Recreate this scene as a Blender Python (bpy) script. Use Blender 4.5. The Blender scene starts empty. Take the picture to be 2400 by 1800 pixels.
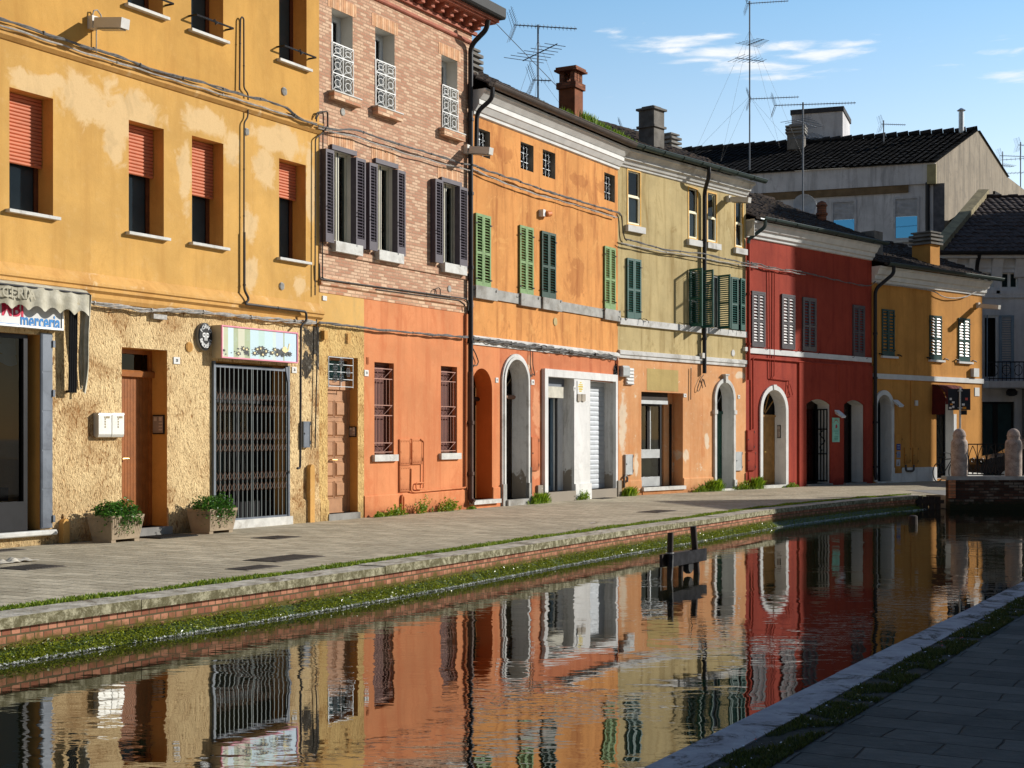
import bpy, math, random
from mathutils import Vector, Matrix, noise
random.seed(7)
R = math.radians
SC = bpy.context.scene
COL = SC.collection
# ---------------------------------------------------------------- camera
FPX, CX, HY, EYE = 3333.0, 1200.0, 1025.0, 1.55      # focal length and horizon of the 2400x1800 photograph
cam = bpy.data.objects.new('camera', bpy.data.cameras.new('camera'))
COL.objects.link(cam)
cam.data.sensor_width = 36
cam.data.lens = FPX / 2400 * 36
cam.data.shift_y = (HY - 900) / 2400
cam.data.clip_start, cam.data.clip_end = 0.1, 5000
cam.location = (0, 0, EYE)
cam.rotation_euler = (R(90), 0, 0)
SC.camera = cam
# ---------------------------------------------------------------- light
SUN_DIR = (0.9588, 0.2841)          # horizontal direction towards the sun
SUN_EL = R(23.0)
SUN_AZ = math.atan2(SUN_DIR[0], SUN_DIR[1])
sun = bpy.data.objects.new('sun', bpy.data.lights.new('sun', 'SUN'))
COL.objects.link(sun)
sun.data.energy = 5.0
sun.data.angle = R(0.5)
sun.data.color = (1.0, 0.955, 0.88)
_sv = Vector((SUN_DIR[0] * math.cos(SUN_EL), SUN_DIR[1] * math.cos(SUN_EL), math.sin(SUN_EL)))
sun.rotation_euler = _sv.to_track_quat('Z', 'Y').to_euler()
sun.location = (30, 10, 40)
W = bpy.data.worlds.new('World')
SC.world = W
W.use_nodes = True
SC.view_settings.view_transform = 'Standard'
SC.view_settings.look = 'None'
SC.view_settings.exposure = 0.08
SC.view_settings.gamma = 1.0
SKY_STRENGTH = 0.12


def world_nodes():
 nt = W.node_tree
 nt.nodes.clear()
 N = lambda t: nt.nodes.new(t)
 L = nt.links.new
 out = N('ShaderNodeOutputWorld')
 bg = N('ShaderNodeBackground')
 sky = N('ShaderNodeTexSky')
 sky.sky_type = 'NISHITA'
 sky.sun_disc = False
 sky.sun_elevation = SUN_EL
 sky.sun_rotation = SUN_AZ
 sky.air_density = 1.0
 sky.dust_density = 0.0
 sky.ozone_density = 1.0
 # thin fair-weather clouds: stretched noise limited to a few streaks of sky
 tc = N('ShaderNodeTexCoord')
 sep = N('ShaderNodeSeparateXYZ')
 L(tc.outputs['Generated'], sep.inputs[0])

 def math_(op, a, b=None, c=None):
  m = N('ShaderNodeMath')
  m.operation = op
  for i, v in enumerate((a, b, c)):
   if v is None:
    continue
   if isinstance(v, (int, float)):
    m.inputs[i].default_value = v
   else:
    L(v, m.inputs[i])
  return m.outputs[0]
 az = math_('ARCTAN2', sep.outputs[0], sep.outputs[1])
 hor = math_('SQRT', math_('ADD', math_('MULTIPLY', sep.outputs[0], sep.outputs[0]), math_('MULTIPLY', sep.outputs[1], sep.outputs[1])))
 el = math_('ARCTAN2', sep.outputs[2], hor)
 comb = N('ShaderNodeCombineXYZ')
 L(math_('MULTIPLY', az, 14), comb.inputs[0])
 L(math_('MULTIPLY', el, 75), comb.inputs[1])
 nz = N('ShaderNodeTexNoise')
 nz.inputs['Scale'].default_value = 1.6
 nz.inputs['Detail'].default_value = 7
 nz.inputs['Roughness'].default_value = 0.62
 nz.inputs['Distortion'].default_value = 0.3
 L(comb.outputs[0], nz.inputs['Vector'])
 total = None
 # azimuth, elevation, half width, half height, weight   (degrees)
 for a, e, wa, we, k in CLOUDS:
  da = math_('DIVIDE', math_('SUBTRACT', az, R(a)), R(wa))
  de = math_('DIVIDE', math_('SUBTRACT', el, R(e)), R(we))
  r2 = math_('ADD', math_('MULTIPLY', da, da), math_('MULTIPLY', de, de))
  g = math_('MULTIPLY', math_('POWER', 2.718, math_('MULTIPLY', r2, -1.0)), k)
  total = g if total is None else math_('MAXIMUM', total, g)
 f = math_('ADD', math_('MULTIPLY', math_('SUBTRACT', nz.outputs['Fac'], 0.5), 2.3), math_('SUBTRACT', total, 0.33))
 mr = N('ShaderNodeMapRange')
 mr.interpolation_type = 'SMOOTHSTEP'
 mr.inputs['From Min'].default_value = 0.0
 mr.inputs['From Max'].default_value = 0.85
 mr.inputs['To Max'].default_value = 0.95
 L(f, mr.inputs['Value'])
 # clear, dry air: pale blue low down, deeper blue above
 cr = N('ShaderNodeValToRGB')
 for e_, (p_, c_) in zip((cr.color_ramp.elements[0], cr.color_ramp.elements[1], cr.color_ramp.elements.new(.25), cr.color_ramp.elements.new(.5)), SKY_TINT):
  e_.position = p_
  e_.color = c_
 L(math_('MULTIPLY', el, 1 / R(40)), cr.inputs[0])
 hs = N('ShaderNodeMix')
 hs.data_type = 'RGBA'
 hs.blend_type = 'MULTIPLY'
 hs.inputs[0].default_value = 1.0
 L(sky.outputs[0], hs.inputs[6])
 sc_ = N('ShaderNodeVectorMath')
 sc_.operation = 'SCALE'
 sc_.inputs[3].default_value = 1.75
 L(cr.outputs[0], sc_.inputs[0])
 # the sky over the far end of the canal is brighter than the one behind the camera
 az_k = N('ShaderNodeMapRange')
 az_k.interpolation_type = 'SMOOTHSTEP'
 for k_, v_ in (('From Min', -.1), ('From Max', .85), ('To Min', .36), ('To Max', 1.0)):
  az_k.inputs[k_].default_value = v_
 L(math_('DIVIDE', sep.outputs[1], hor), az_k.inputs['Value'])
 sc2 = N('ShaderNodeVectorMath')
 sc2.operation = 'SCALE'
 L(sc_.outputs[0], sc2.inputs[0])
 L(az_k.outputs[0], sc2.inputs[3])
 L(sc2.outputs[0], hs.inputs[7])
 mix = N('ShaderNodeMix')
 mix.data_type = 'RGBA'
 L(mr.outputs[0], mix.inputs[0])
 L(hs.outputs[2], mix.inputs[6])
 mix.inputs[7].default_value = (7.9, 8.1, 8.3, 1)
 L(mix.outputs[2], bg.inputs['Color'])
 bg.inputs['Strength'].default_value = SKY_STRENGTH
 L(bg.outputs[0], out.inputs['Surface'])


def _dir(px, py):
 x, z = (px - CX) / FPX, (HY - py) / FPX
 return math.degrees(math.atan(x)), math.degrees(math.atan2(z, math.hypot(x, 1)))


SKY_TINT = ((0, (1, .80, .72, 1)), (.62, (.035, .05, .075, 1)), (.25, (.98, .86, .80, 1)), (.46, (.62, .80, .85, 1)))
CLOUDS = []
for px, py, w, h, k in ((1590, 96, 130, 14, .95), (1480, 104, 70, 8, .6), (1690, 125, 90, 17, 1.0), (1590, 118, 60, 7, .7),
      (1760, 157, 105, 14, .95), (1850, 108, 70, 11, .9), (1970, 102, 65, 11, .85), (1930, 130, 105, 14, 1.0),
      (1830, 182, 80, 8, .75), (1425, 72, 35, 7, .55), (2060, 80, 40, 5, .45), (2380, 175, 70, 11, .85),
      (2230, 152, 80, 8, .5), (2350, 120, 70, 9, .5), (1945, 165, 50, 6, .5), (2350, 95, 60, 6, .4)):
 a, e = _dir(px, py)
 CLOUDS.append((a, e, 1.3 * w / FPX * 57.3, 1.25 * h / FPX * 57.3, k * 1.05))
world_nodes()

# ---------------------------------------------------------------- colour and node helpers


def srgb(r, g, b):
 f = lambda v: (v / 255 / 12.92) if v / 255 <= 0.04045 else ((v / 255 + 0.055) / 1.055) ** 2.4
 return (f(r), f(g), f(b), 1.0)


def scale(c, k):
 return (min(c[0] * k, 1), min(c[1] * k, 1), min(c[2] * k, 1), 1)


class NT:
 """small wrapper to write node trees"""

 def __init__(self, name):
  self.m = bpy.data.materials.new(name)
  self.m.use_nodes = True
  self.t = self.m.node_tree
  self.t.nodes.clear()
  self.out = self.n('ShaderNodeOutputMaterial')
  self.p = self.n('ShaderNodeBsdfPrincipled')
  self.l(self.p.outputs[0], self.out.inputs['Surface'])
  self.tc = self.n('ShaderNodeTexCoord').outputs['Object']

 def n(self, t):
  return self.t.nodes.new(t)

 def l(self, a, b):
  self.t.links.new(a, b)

 def setp(self, **kw):
  names = dict(base='Base Color', rough='Roughness', metal='Metallic', spec='Specular IOR Level', ior='IOR', alpha='Alpha', sub='Subsurface Weight')
  for k, v in kw.items():
   s = self.p.inputs[names[k]]
   if isinstance(v, (int, float, tuple)):
    s.default_value = v
   else:
    self.l(v, s)

 def mapv(self, scl=(1, 1, 1), loc=(0, 0, 0), rot=(0, 0, 0), v=None):
  m = self.n('ShaderNodeMapping')
  m.inputs['Scale'].default_value = scl
  m.inputs['Location'].default_value = loc
  m.inputs['Rotation'].default_value = rot
  self.l(v or self.tc, m.inputs['Vector'])
  return m.outputs[0]

 def noise(self, sc, detail=5, rough=.55, dist=0, v=None, col=False):
  n = self.n('ShaderNodeTexNoise')
  n.inputs['Scale'].default_value = sc
  n.inputs['Detail'].default_value = detail
  n.inputs['Roughness'].default_value = rough
  n.inputs['Distortion'].default_value = dist
  self.l(v or self.tc, n.inputs['Vector'])
  return n.outputs['Color' if col else 'Fac']

 def voro(self, sc, v=None, feat='F1'):
  n = self.n('ShaderNodeTexVoronoi')
  n.feature = feat
  n.inputs['Scale'].default_value = sc
  self.l(v or self.tc, n.inputs['Vector'])
  return n.outputs['Distance']

 def math(self, op, a, b=None, c=None):
  m = self.n('ShaderNodeMath')
  m.operation = op
  for i, v in enumerate((a, b, c)):
   if v is None:
    continue
   if isinstance(v, (int, float)):
    m.inputs[i].default_value = v
   else:
    self.l(v, m.inputs[i])
  return m.outputs[0]

 def ramp(self, f, lo, hi, a=0.0, b=1.0):
  m = self.n('ShaderNodeMapRange')
  m.interpolation_type = 'SMOOTHSTEP'
  for k, v in (('From Min', lo), ('From Max', hi), ('To Min', a), ('To Max', b)):
   m.inputs[k].default_value = v
  self.l(f, m.inputs['Value'])
  return m.outputs[0]

 def mix(self, f, a, b, mode='MIX'):
  m = self.n('ShaderNodeMix')
  m.data_type = 'RGBA'
  m.blend_type = mode
  for i, v in ((0, f), (6, a), (7, b)):
   if isinstance(v, (int, float, tuple)):
    m.inputs[i].default_value = v
   else:
    self.l(v, m.inputs[i])
  return m.outputs[2]

 def bump(self, h, strength=.5, dist=.01):
  b = self.n('ShaderNodeBump')
  b.inputs['Strength'].default_value = strength
  b.inputs['Distance'].default_value = dist
  self.l(h, b.inputs['Height'])
  self.l(b.outputs[0], self.p.inputs['Normal'])

 def sepxyz(self, v=None):
  s = self.n('ShaderNodeSeparateXYZ')
  self.l(v or self.tc, s.inputs[0])
  return s.outputs

 def comb(self, x, y, z=0.0):
  s = self.n('ShaderNodeCombineXYZ')
  for i, v in enumerate((x, y, z)):
   if isinstance(v, (int, float)):
    s.inputs[i].default_value = v
   else:
    self.l(v, s.inputs[i])
  return s.outputs[0]

 def blob(self, x, z, rx, rz, warp=None):
  """0 outside, 1 inside an ellipse on the wall plane, edge broken by noise"""
  o = self._xyz if hasattr(self, '_xyz') else self.sepxyz()
  self._xyz = o
  dx = self.math('DIVIDE', self.math('SUBTRACT', o[0], x), rx)
  dz = self.math('DIVIDE', self.math('SUBTRACT', o[2], z), rz)
  d = self.math('ADD', self.math('MULTIPLY', dx, dx), self.math('MULTIPLY', dz, dz))
  d = self.math('SUBTRACT', 1.0, self.math('SQRT', d))
  return d


def plain(name, col, rough=.7, metal=0.0, var=.18, vs=4.0, bump=0.0, bs=60.0, spec=.3, dirt=None):
 t = NT(name)
 n1 = t.noise(vs, 6, .6)
 c = t.mix(t.ramp(n1, .3, .7), scale(col, 1 - var), scale(col, 1 + var * .6))
 if dirt:
  c = t.mix(t.math('MULTIPLY', t.ramp(t.noise(vs * .6, 8, .7, .5), .5, .68), .7), c, dirt)
 t.setp(base=c, rough=rough, metal=metal, spec=spec)
 if bump:
  t.bump(t.noise(bs, 4), bump, .004)
 return t.m


def tone(c, k=.89, g=.12):
 l_ = .2126 * c[0] + .7152 * c[1] + .0722 * c[2]
 return tuple((v + (l_ - v) * g) * k for v in c[:3]) + (1,)


def plaster(name, col, light=None, dark=None, blobs=(), streak=.35, bump=.35, grime=.0, patch=0.0, patch_col=None, dblobs=(), peel=None, base_dirt=None, chips=None):
 """painted render: broad fading, vertical rain streaks, optional repaired patches at given places"""
 t = NT(name)
 light = tone(light or scale(col, 1.12))
 dark = tone(dark or scale(col, .72))
 col = tone(col)
 patch_col = tone(patch_col) if patch_col else None
 big = t.noise(.7, 7, .6, .4)
 c = t.mix(t.ramp(big, .3, .7), scale(col, .84), scale(col, 1.08))
 st = t.noise(1.0, 6, .65, .2, v=t.mapv((3.2, 3.2, .28)))
 c = t.mix(t.math('MULTIPLY', t.ramp(st, .46, .70), min(1, streak * 1.25)), c, dark)
 st2 = t.noise(1.0, 8, .75, 1.2, v=t.mapv((1.1, 1.1, .5), loc=(3.1, 0, 1.7)))
 c = t.mix(t.math('MULTIPLY', t.ramp(st2, .54, .66), streak), c, scale(dark, 1.08))
 mid = t.noise(5.0, 6, .7, .3)
 c = t.mix(t.math('MULTIPLY', t.ramp(mid, .52, .75), .25), c, light)
 c = t.mix(t.math('MULTIPLY', t.ramp(mid, .46, .28), .32), c, scale(dark, 1.05))
 warp = t.noise(2.6, 7, .62, .6)
 warp2 = t.noise(9, 5, .6)
 wsum = t.math('ADD', t.math('MULTIPLY', t.math('SUBTRACT', warp, .5), 2.1), t.math('MULTIPLY', t.math('SUBTRACT', warp2, .5), .35))
 if blobs:
  tot = None
  for b in blobs:
   d = t.blob(*b)
   tot = d if tot is None else t.math('MAXIMUM', tot, d)
  f = t.ramp(t.math('ADD', tot, wsum), -.03, .36)
  inner = t.mix(t.ramp(t.noise(1.7, 6, .65, .6), .48, .68), light, scale(light, .82))
  c = t.mix(t.math('MULTIPLY', f, .92), c, inner)
 if dblobs:
  tot = None
  for b in dblobs:
   d = t.blob(*b)
   tot = d if tot is None else t.math('MAXIMUM', tot, d)
  f = t.ramp(t.math('ADD', tot, wsum), .05, .3)
  c = t.mix(t.math('MULTIPLY', f, .5), c, dark)
 if patch:
  f = t.ramp(t.noise(2.1, 9, .72, .7), .98 - patch, 1.10 - patch)
  c = t.mix(t.math('MULTIPLY', f, .75), c, patch_col or light)
 if peel:
  zlo, zhi, pc = peel
  o = t.sepxyz()
  f = t.math('ADD', t.ramp(o[2], zlo, zhi, .38, 0.0), t.math('SUBTRACT', t.noise(3.0, 9, .7, .4), .5))
  c = t.mix(t.ramp(f, .2, .24), c, pc)
 if base_dirt:
  o = t.sepxyz()
  f = t.math('ADD', t.ramp(o[2], .0, base_dirt, .45, 0.0), t.math('SUBTRACT', t.noise(2.2, 8, .7, .4), .5))
  c = t.mix(t.math('MULTIPLY', t.ramp(f, .1, .5), .6), c, scale(dark, .6))
 if chips:
  f = t.ramp(t.math('ADD', t.noise(3.4, 10, .78, .8), t.math('MULTIPLY', t.math('SUBTRACT', t.noise(.8, 3, .5), .5), .5)), chips, chips + .03)
  c = t.mix(f, c, srgb(226, 206, 178))
 fine = t.noise(40, 4, .6)
 c = t.mix(t.math('MULTIPLY', t.ramp(fine, .45, .7), .12), c, scale(dark, .8))
 t.setp(base=c, rough=.88, spec=.15)
 t.bump(t.math('ADD', t.noise(3.5, 5, .6), t.math('MULTIPLY', t.noise(55, 4, .6), .25)), bump, .02)
 return t.m


def rough_stucco(name, lit, dark, strength=1.0, scl=21.0, patches=()):
 t = NT(name)
 lit, dark = tone(lit, .95), tone(dark, .9)
 w = t.noise(3.0, 3, .5, 0, col=True)
 v0 = t.n('ShaderNodeVectorMath')
 v0.operation = 'MULTIPLY_ADD'
 t.l(w, v0.inputs[0])
 v0.inputs[1].default_value = (.16, .16, .10)
 t.l(t.tc, v0.inputs[2])
 v = t.mapv((1, 1, .42), v=v0.outputs[0])
 a = t.noise(scl, 3, .55, .9, v=v)
 b = t.noise(scl * 2.2, 3, .6, .5, v=v)
 ridge = t.math('SUBTRACT', 1.0, t.math('MULTIPLY', t.math('ABSOLUTE', t.math('SUBTRACT', a, .5)), 4.0))
 h = t.math('ADD', t.math('MULTIPLY', ridge, .45), t.math('MULTIPLY', b, .7))
 h = t.math('MULTIPLY', h, t.ramp(t.noise(.9, 4, .6, .5), .3, .6, .55, 1.05))
 f = t.ramp(h, .22, .78)
 c = t.mix(f, dark, lit)  # shade of the crevices painted in, following the relief height
 c = t.mix(t.math('MULTIPLY', t.ramp(t.noise(.8, 6, .6, .3), .45, .7), .35), c, scale(dark, 1.1))
 o = t.sepxyz()
 g = t.math('ADD', t.ramp(o[2], 0.0, .55, .4, 0.0), t.math('SUBTRACT', t.noise(2.4, 7, .7), .5))
 c = t.mix(t.math('MULTIPLY', t.ramp(g, .15, .5), .55), c, srgb(120, 100, 70))
 if patches:
  tot = None
  for b_ in patches:
   d = t.blob(*b_)
   tot = d if tot is None else t.math('MAXIMUM', tot, d)
  f = t.ramp(t.math('ADD', tot, t.math('MULTIPLY', t.math('SUBTRACT', t.noise(3.2, 8, .75, .6), .5), 3.0)), .05, .12)
  c = t.mix(f, c, t.mix(t.ramp(t.noise(7, 7, .75), .5, .72), srgb(72, 66, 58), srgb(160, 155, 145)))
 t.setp(base=c, rough=.95, spec=.1)
 t.bump(h, strength, .035)
 return t.m


def bricks(name, c1, c2, mortar, bw=.25, bh=.068, msize=.011, rot=False, bump=.5, extra=None, axis='xz', moss=None, offset=.5):
 t = NT(name)
 c1, c2, mortar = tone(c1), tone(c2, .92), tone(mortar)
 o = t.sepxyz()
 if axis == 'xz':
  v = t.comb(t.math('ADD', o[0], o[1]), o[2])
 else:
  v = t.comb(o[0], o[1])
 if rot:
  v = t.mapv((1, 1, 1), rot=(0, 0, rot), v=v)
 wob = t.noise(3, 3, .5, col=True)
 vm = t.n('ShaderNodeVectorMath')
 vm.operation = 'MULTIPLY_ADD'
 t.l(wob, vm.inputs[0])
 vm.inputs[1].default_value = (.012, .012, 0)
 t.l(v, vm.inputs[2])
 b = t.n('ShaderNodeTexBrick')
 b.offset = offset
 for k, val in (('Color1', (0, 0, 0, 1)), ('Color2', (1, 1, 1, 1)), ('Mortar', (.5, .5, .5, 1)), ('Scale', 1.0), ('Mortar Size', msize),
                   ('Mortar Smooth', .3), ('Bias', 0.0), ('Brick Width', bw), ('Row Height', bh)):
  b.inputs[k].default_value = val
 t.l(vm.outputs[0], b.inputs['Vector'])
 tone_ = t.n('ShaderNodeRGBToBW')
 t.l(b.outputs['Color'], tone_.inputs[0])
 tn = t.math('ADD', tone_.outputs[0], t.math('MULTIPLY', t.math('SUBTRACT', t.noise(4, 6, .7), .5), 1.1))
 c = t.mix(t.ramp(tn, .1, .95), c1, c2)
 if extra:
  c = t.mix(t.ramp(t.math('ADD', t.math('MULTIPLY', tone_.outputs[0], .3), t.noise(1.4, 7, .7)), .66, .84), c, extra)
 c = t.mix(t.math('MULTIPLY', t.ramp(t.noise(30, 4, .7), .5, .75), .35), c, scale(c1, .6))
 c = t.mix(b.outputs['Fac'], c, mortar)
 if moss:
  zlo, zhi, mc = moss
  f = t.math('ADD', t.ramp(o[2], zlo, zhi, .6, -.1), t.math('SUBTRACT', t.noise(6, 8, .7), .5))
  c = t.mix(t.ramp(f, .1, .4), c, mc)
 t.setp(base=c, rough=.9, spec=.15)
 h = t.math('ADD', t.math('MULTIPLY', b.outputs['Fac'], -1.0), t.math('MULTIPLY', t.noise(35, 4), .5))
 t.bump(h, bump, .012)
 return t.m


def paving(name, c1, c2, mortar, bw, bh, msize, ang, bump=.4, wear=None, rough=.85, edge=.3, spec=.3):
 t = NT(name)
 v = t.mapv((1, 1, 1), rot=(0, 0, -ang))
 wob = t.noise(1.5, 3, .5, col=True)
 vm = t.n('ShaderNodeVectorMath')
 vm.operation = 'MULTIPLY_ADD'
 t.l(wob, vm.inputs[0])
 vm.inputs[1].default_value = (.09, .09, 0)
 t.l(v, vm.inputs[2])
 b = t.n('ShaderNodeTexBrick')
 b.offset = .43
 for k, val in (('Color1', (0, 0, 0, 1)), ('Color2', (1, 1, 1, 1)), ('Mortar', (.5, .5, .5, 1)), ('Scale', 1.0), ('Mortar Size', msize),
                   ('Mortar Smooth', edge), ('Bias', 0.0), ('Brick Width', bw), ('Row Height', bh)):
  b.inputs[k].default_value = val
 t.l(vm.outputs[0], b.inputs['Vector'])
 tone_ = t.n('ShaderNodeRGBToBW')
 t.l(b.outputs['Color'], tone_.inputs[0])
 tn = t.math('ADD', t.math('MULTIPLY', tone_.outputs[0], .45), t.math('MULTIPLY', t.math('SUBTRACT', t.noise(2.5, 7, .7, .3), .3), 1.1))
 c = t.mix(t.ramp(tn, .0, 1.0), c1, c2)
 c = t.mix(t.math('MULTIPLY', t.ramp(t.noise(.35, 6, .6, .5), .45, .65), .35), c, scale(c1, .7))
 if wear:
  c = t.mix(t.math('MULTIPLY', t.ramp(t.noise(14, 7, .75), .58, .75), .5), c, wear)
 c = t.mix(t.math('MULTIPLY', b.outputs['Fac'], t.ramp(t.noise(1.7, 6, .7), .35, .62, .12, .85)), c, mortar)
 t.setp(base=c, rough=rough, spec=spec)
 h = t.math('ADD', t.math('MULTIPLY', b.outputs['Fac'], -1.0), t.math('ADD', t.math('MULTIPLY', t.noise(9, 6, .65), .8), t.math('MULTIPLY', tone_.outputs[0], .3)))
 t.bump(h, bump, .02)
 return t.m


def glass(name, tint=(.75, .85, .85, 1), trans=.8):
 t = NT(name)
 t.t.nodes.remove(t.p)
 tr = t.n('ShaderNodeBsdfTransparent')
 tr.inputs[0].default_value = tuple(v * trans for v in tint[:3]) + (1,)
 gl = t.n('ShaderNodeBsdfGlossy')
 gl.inputs['Roughness'].default_value = .02
 fr = t.n('ShaderNodeFresnel')
 fr.inputs['IOR'].default_value = 1.38
 mx = t.n('ShaderNodeMixShader')
 t.l(fr.outputs[0], mx.inputs[0])
 t.l(tr.outputs[0], mx.inputs[1])
 t.l(gl.outputs[0], mx.inputs[2])
 t.l(mx.outputs[0], t.out.inputs['Surface'])
 return t.m


def leafy(name, c1, c2, rough=.5, vs=9.0):
 t = NT(name)
 oi = t.n('ShaderNodeNewGeometry')
 rnd = oi.outputs['Random Per Island']
 f = t.math('ADD', t.math('MULTIPLY', rnd, .7), t.math('MULTIPLY', t.noise(vs, 4), .4))
 t.setp(base=t.mix(t.ramp(f, .15, .9), c1, c2), rough=rough, spec=.35)
 # thin leaves let some light through
 tl = t.n('ShaderNodeBsdfTranslucent')
 t.l(t.mix(t.ramp(f, .15, .9), c1, c2), tl.inputs[0])
 ms = t.n('ShaderNodeMixShader')
 ms.inputs[0].default_value = .3
 t.l(t.p.outputs[0], ms.inputs[1])
 t.l(tl.outputs[0], ms.inputs[2])
 t.l(ms.outputs[0], t.out.inputs['Surface'])
 return t.m


# ---------------------------------------------------------------- mesh builder
class MB:
 def __init__(self):
  self.v, self.f, self.mi, self.cur = [], [], [], 0

 def add(self, vs, fs):
  b = len(self.v)
  self.v += [tuple(p) for p in vs]
  for f in fs:
   self.f.append([b + i for i in f])
   self.mi.append(self.cur)
  return self

 def quad(self, a, b, c, d):
  return self.add((a, b, c, d), ((0, 1, 2, 3),))

 def box(self, x0, x1, y0, y1, z0, z1):
  vs = [(x, y, z) for x in (x0, x1) for y in (y0, y1) for z in (z0, z1)]
  return self.add(vs, ((0, 1, 3, 2), (4, 6, 7, 5), (0, 4, 5, 1), (2, 3, 7, 6), (0, 2, 6, 4), (1, 5, 7, 3)))

 def prism(self, poly, y0, y1):
  """outline in the x-z plane pushed from y0 to y1"""
  n = len(poly)
  vs = [(x, y0, z) for x, z in poly] + [(x, y1, z) for x, z in poly]
  fs = [tuple(range(n)), tuple(range(2 * n - 1, n - 1, -1))]
  fs += [(i, i + n, (i + 1) % n + n, (i + 1) % n) for i in range(n)]
  return self.add(vs, fs)

 def bar(self, prof, x0, x1):
  """profile of (y, z) points run along x"""
  n = len(prof)
  vs = [(x0, y, z) for y, z in prof] + [(x1, y, z) for y, z in prof]
  fs = [tuple(range(n)), tuple(range(2 * n - 1, n - 1, -1))]
  fs += [(i, i + n, (i + 1) % n + n, (i + 1) % n) for i in range(n)]
  return self.add(vs, fs)

 def flat(self, poly, z0, z1):
  n = len(poly)
  vs = [(x, y, z0) for x, y in poly] + [(x, y, z1) for x, y in poly]
  fs = [tuple(range(n - 1, -1, -1)), tuple(range(n, 2 * n))]
  fs += [(i, (i + 1) % n, (i + 1) % n + n, i + n) for i in range(n)]
  return self.add(vs, fs)

 def tube(self, pts, r, n=6, cap=True, taper=1.0):
  pts = [Vector(p) for p in pts]
  rings, vs = [], []
  prev = None
  for i, p in enumerate(pts):
   a = pts[max(i - 1, 0)]
   b = pts[min(i + 1, len(pts) - 1)]
   d = (b - a)
   d = d.normalized() if d.length > 1e-9 else Vector((0, 0, 1))
   up = prev if prev is not None else (Vector((0, 0, 1)) if abs(d.z) < .9 else Vector((1, 0, 0)))
   s = d.cross(up)
   if s.length < 1e-6:
    s = d.cross(Vector((0, 1, 0)))
   s.normalize()
   u = s.cross(d).normalized()
   prev = u
   rr = r * (1 + (taper - 1) * i / max(1, len(pts) - 1))
   for k in range(n):
    t = 2 * math.pi * k / n
    vs.append(p + s * math.cos(t) * rr + u * math.sin(t) * rr)
  fs = []
  for i in range(len(pts) - 1):
   for k in range(n):
    fs.append((i * n + k, i * n + (k + 1) % n, (i + 1) * n + (k + 1) % n, (i + 1) * n + k))
  if cap:
   fs.append(tuple(range(n - 1, -1, -1)))
   fs.append(tuple((len(pts) - 1) * n + k for k in range(n)))
  return self.add(vs, fs)

 def lathe(self, prof, c=(0, 0, 0), n=20, sx=1.0, sy=1.0):
  vs, fs = [], []
  for r, z in prof:
   for k in range(n):
    t = 2 * math.pi * k / n
    vs.append((c[0] + r * math.cos(t) * sx, c[1] + r * math.sin(t) * sy, c[2] + z))
  for i in range(len(prof) - 1):
   for k in range(n):
    fs.append((i * n + k, i * n + (k + 1) % n, (i + 1) * n + (k + 1) % n, (i + 1) * n + k))
  fs.append(tuple(range(n - 1, -1, -1)))
  fs.append(tuple((len(prof) - 1) * n + k for k in range(n)))
  return self.add(vs, fs)

 def rot(self, ang, piv=(0, 0, 0), axis='Z', start=0):
  m = Matrix.Translation(piv) @ Matrix.Rotation(ang, 4, axis) @ Matrix.Translation(-Vector(piv))
  for i in range(start, len(self.v)):
   self.v[i] = tuple(m @ Vector(self.v[i]))
  return self

 def move(self, d, start=0):
  for i in range(start, len(self.v)):
   self.v[i] = tuple(Vector(self.v[i]) + Vector(d))
  return self

 def build(self, name, mat, parent=None, loc=None, smooth=False):
  me = bpy.data.meshes.new(name)
  me.from_pydata(self.v, [], self.f)
  mats = mat if isinstance(mat, (list, tuple)) else [mat]
  for m in mats:
   me.materials.append(m)
  if len(mats) > 1:
   me.polygons.foreach_set('material_index', self.mi)
  if smooth:
   me.polygons.foreach_set('use_smooth', [True] * len(me.polygons))
   try:
    me.set_sharp_from_angle(angle=R(40))
   except Exception:
    pass
  me.update()
  o = bpy.data.objects.new(name, me)
  COL.objects.link(o)
  if parent is not None:
   o.parent = parent
  if loc is not None:
   o.location = loc
  return o


def tag(o, label=None, cat=None, group=None, kind=None):
 for k, v in (('label', label), ('category', cat), ('group', group), ('kind', kind)):
  if v:
   o[k] = v
 return o


def thing(name, label, cat, loc=(0, 0, 0), rotz=0.0, group=None):
 o = bpy.data.objects.new(name, None)
 o.empty_display_size = .2
 COL.objects.link(o)
 o.location = loc
 o.rotation_euler = (0, 0, rotz)
 return tag(o, label, cat, group)


def copy_tree(o, parent=None):
 c = o.copy()
 COL.objects.link(c)
 if parent is not None:
  c.parent = parent
 for ch in list(o.children):
  copy_tree(ch, c)
 return c


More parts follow.
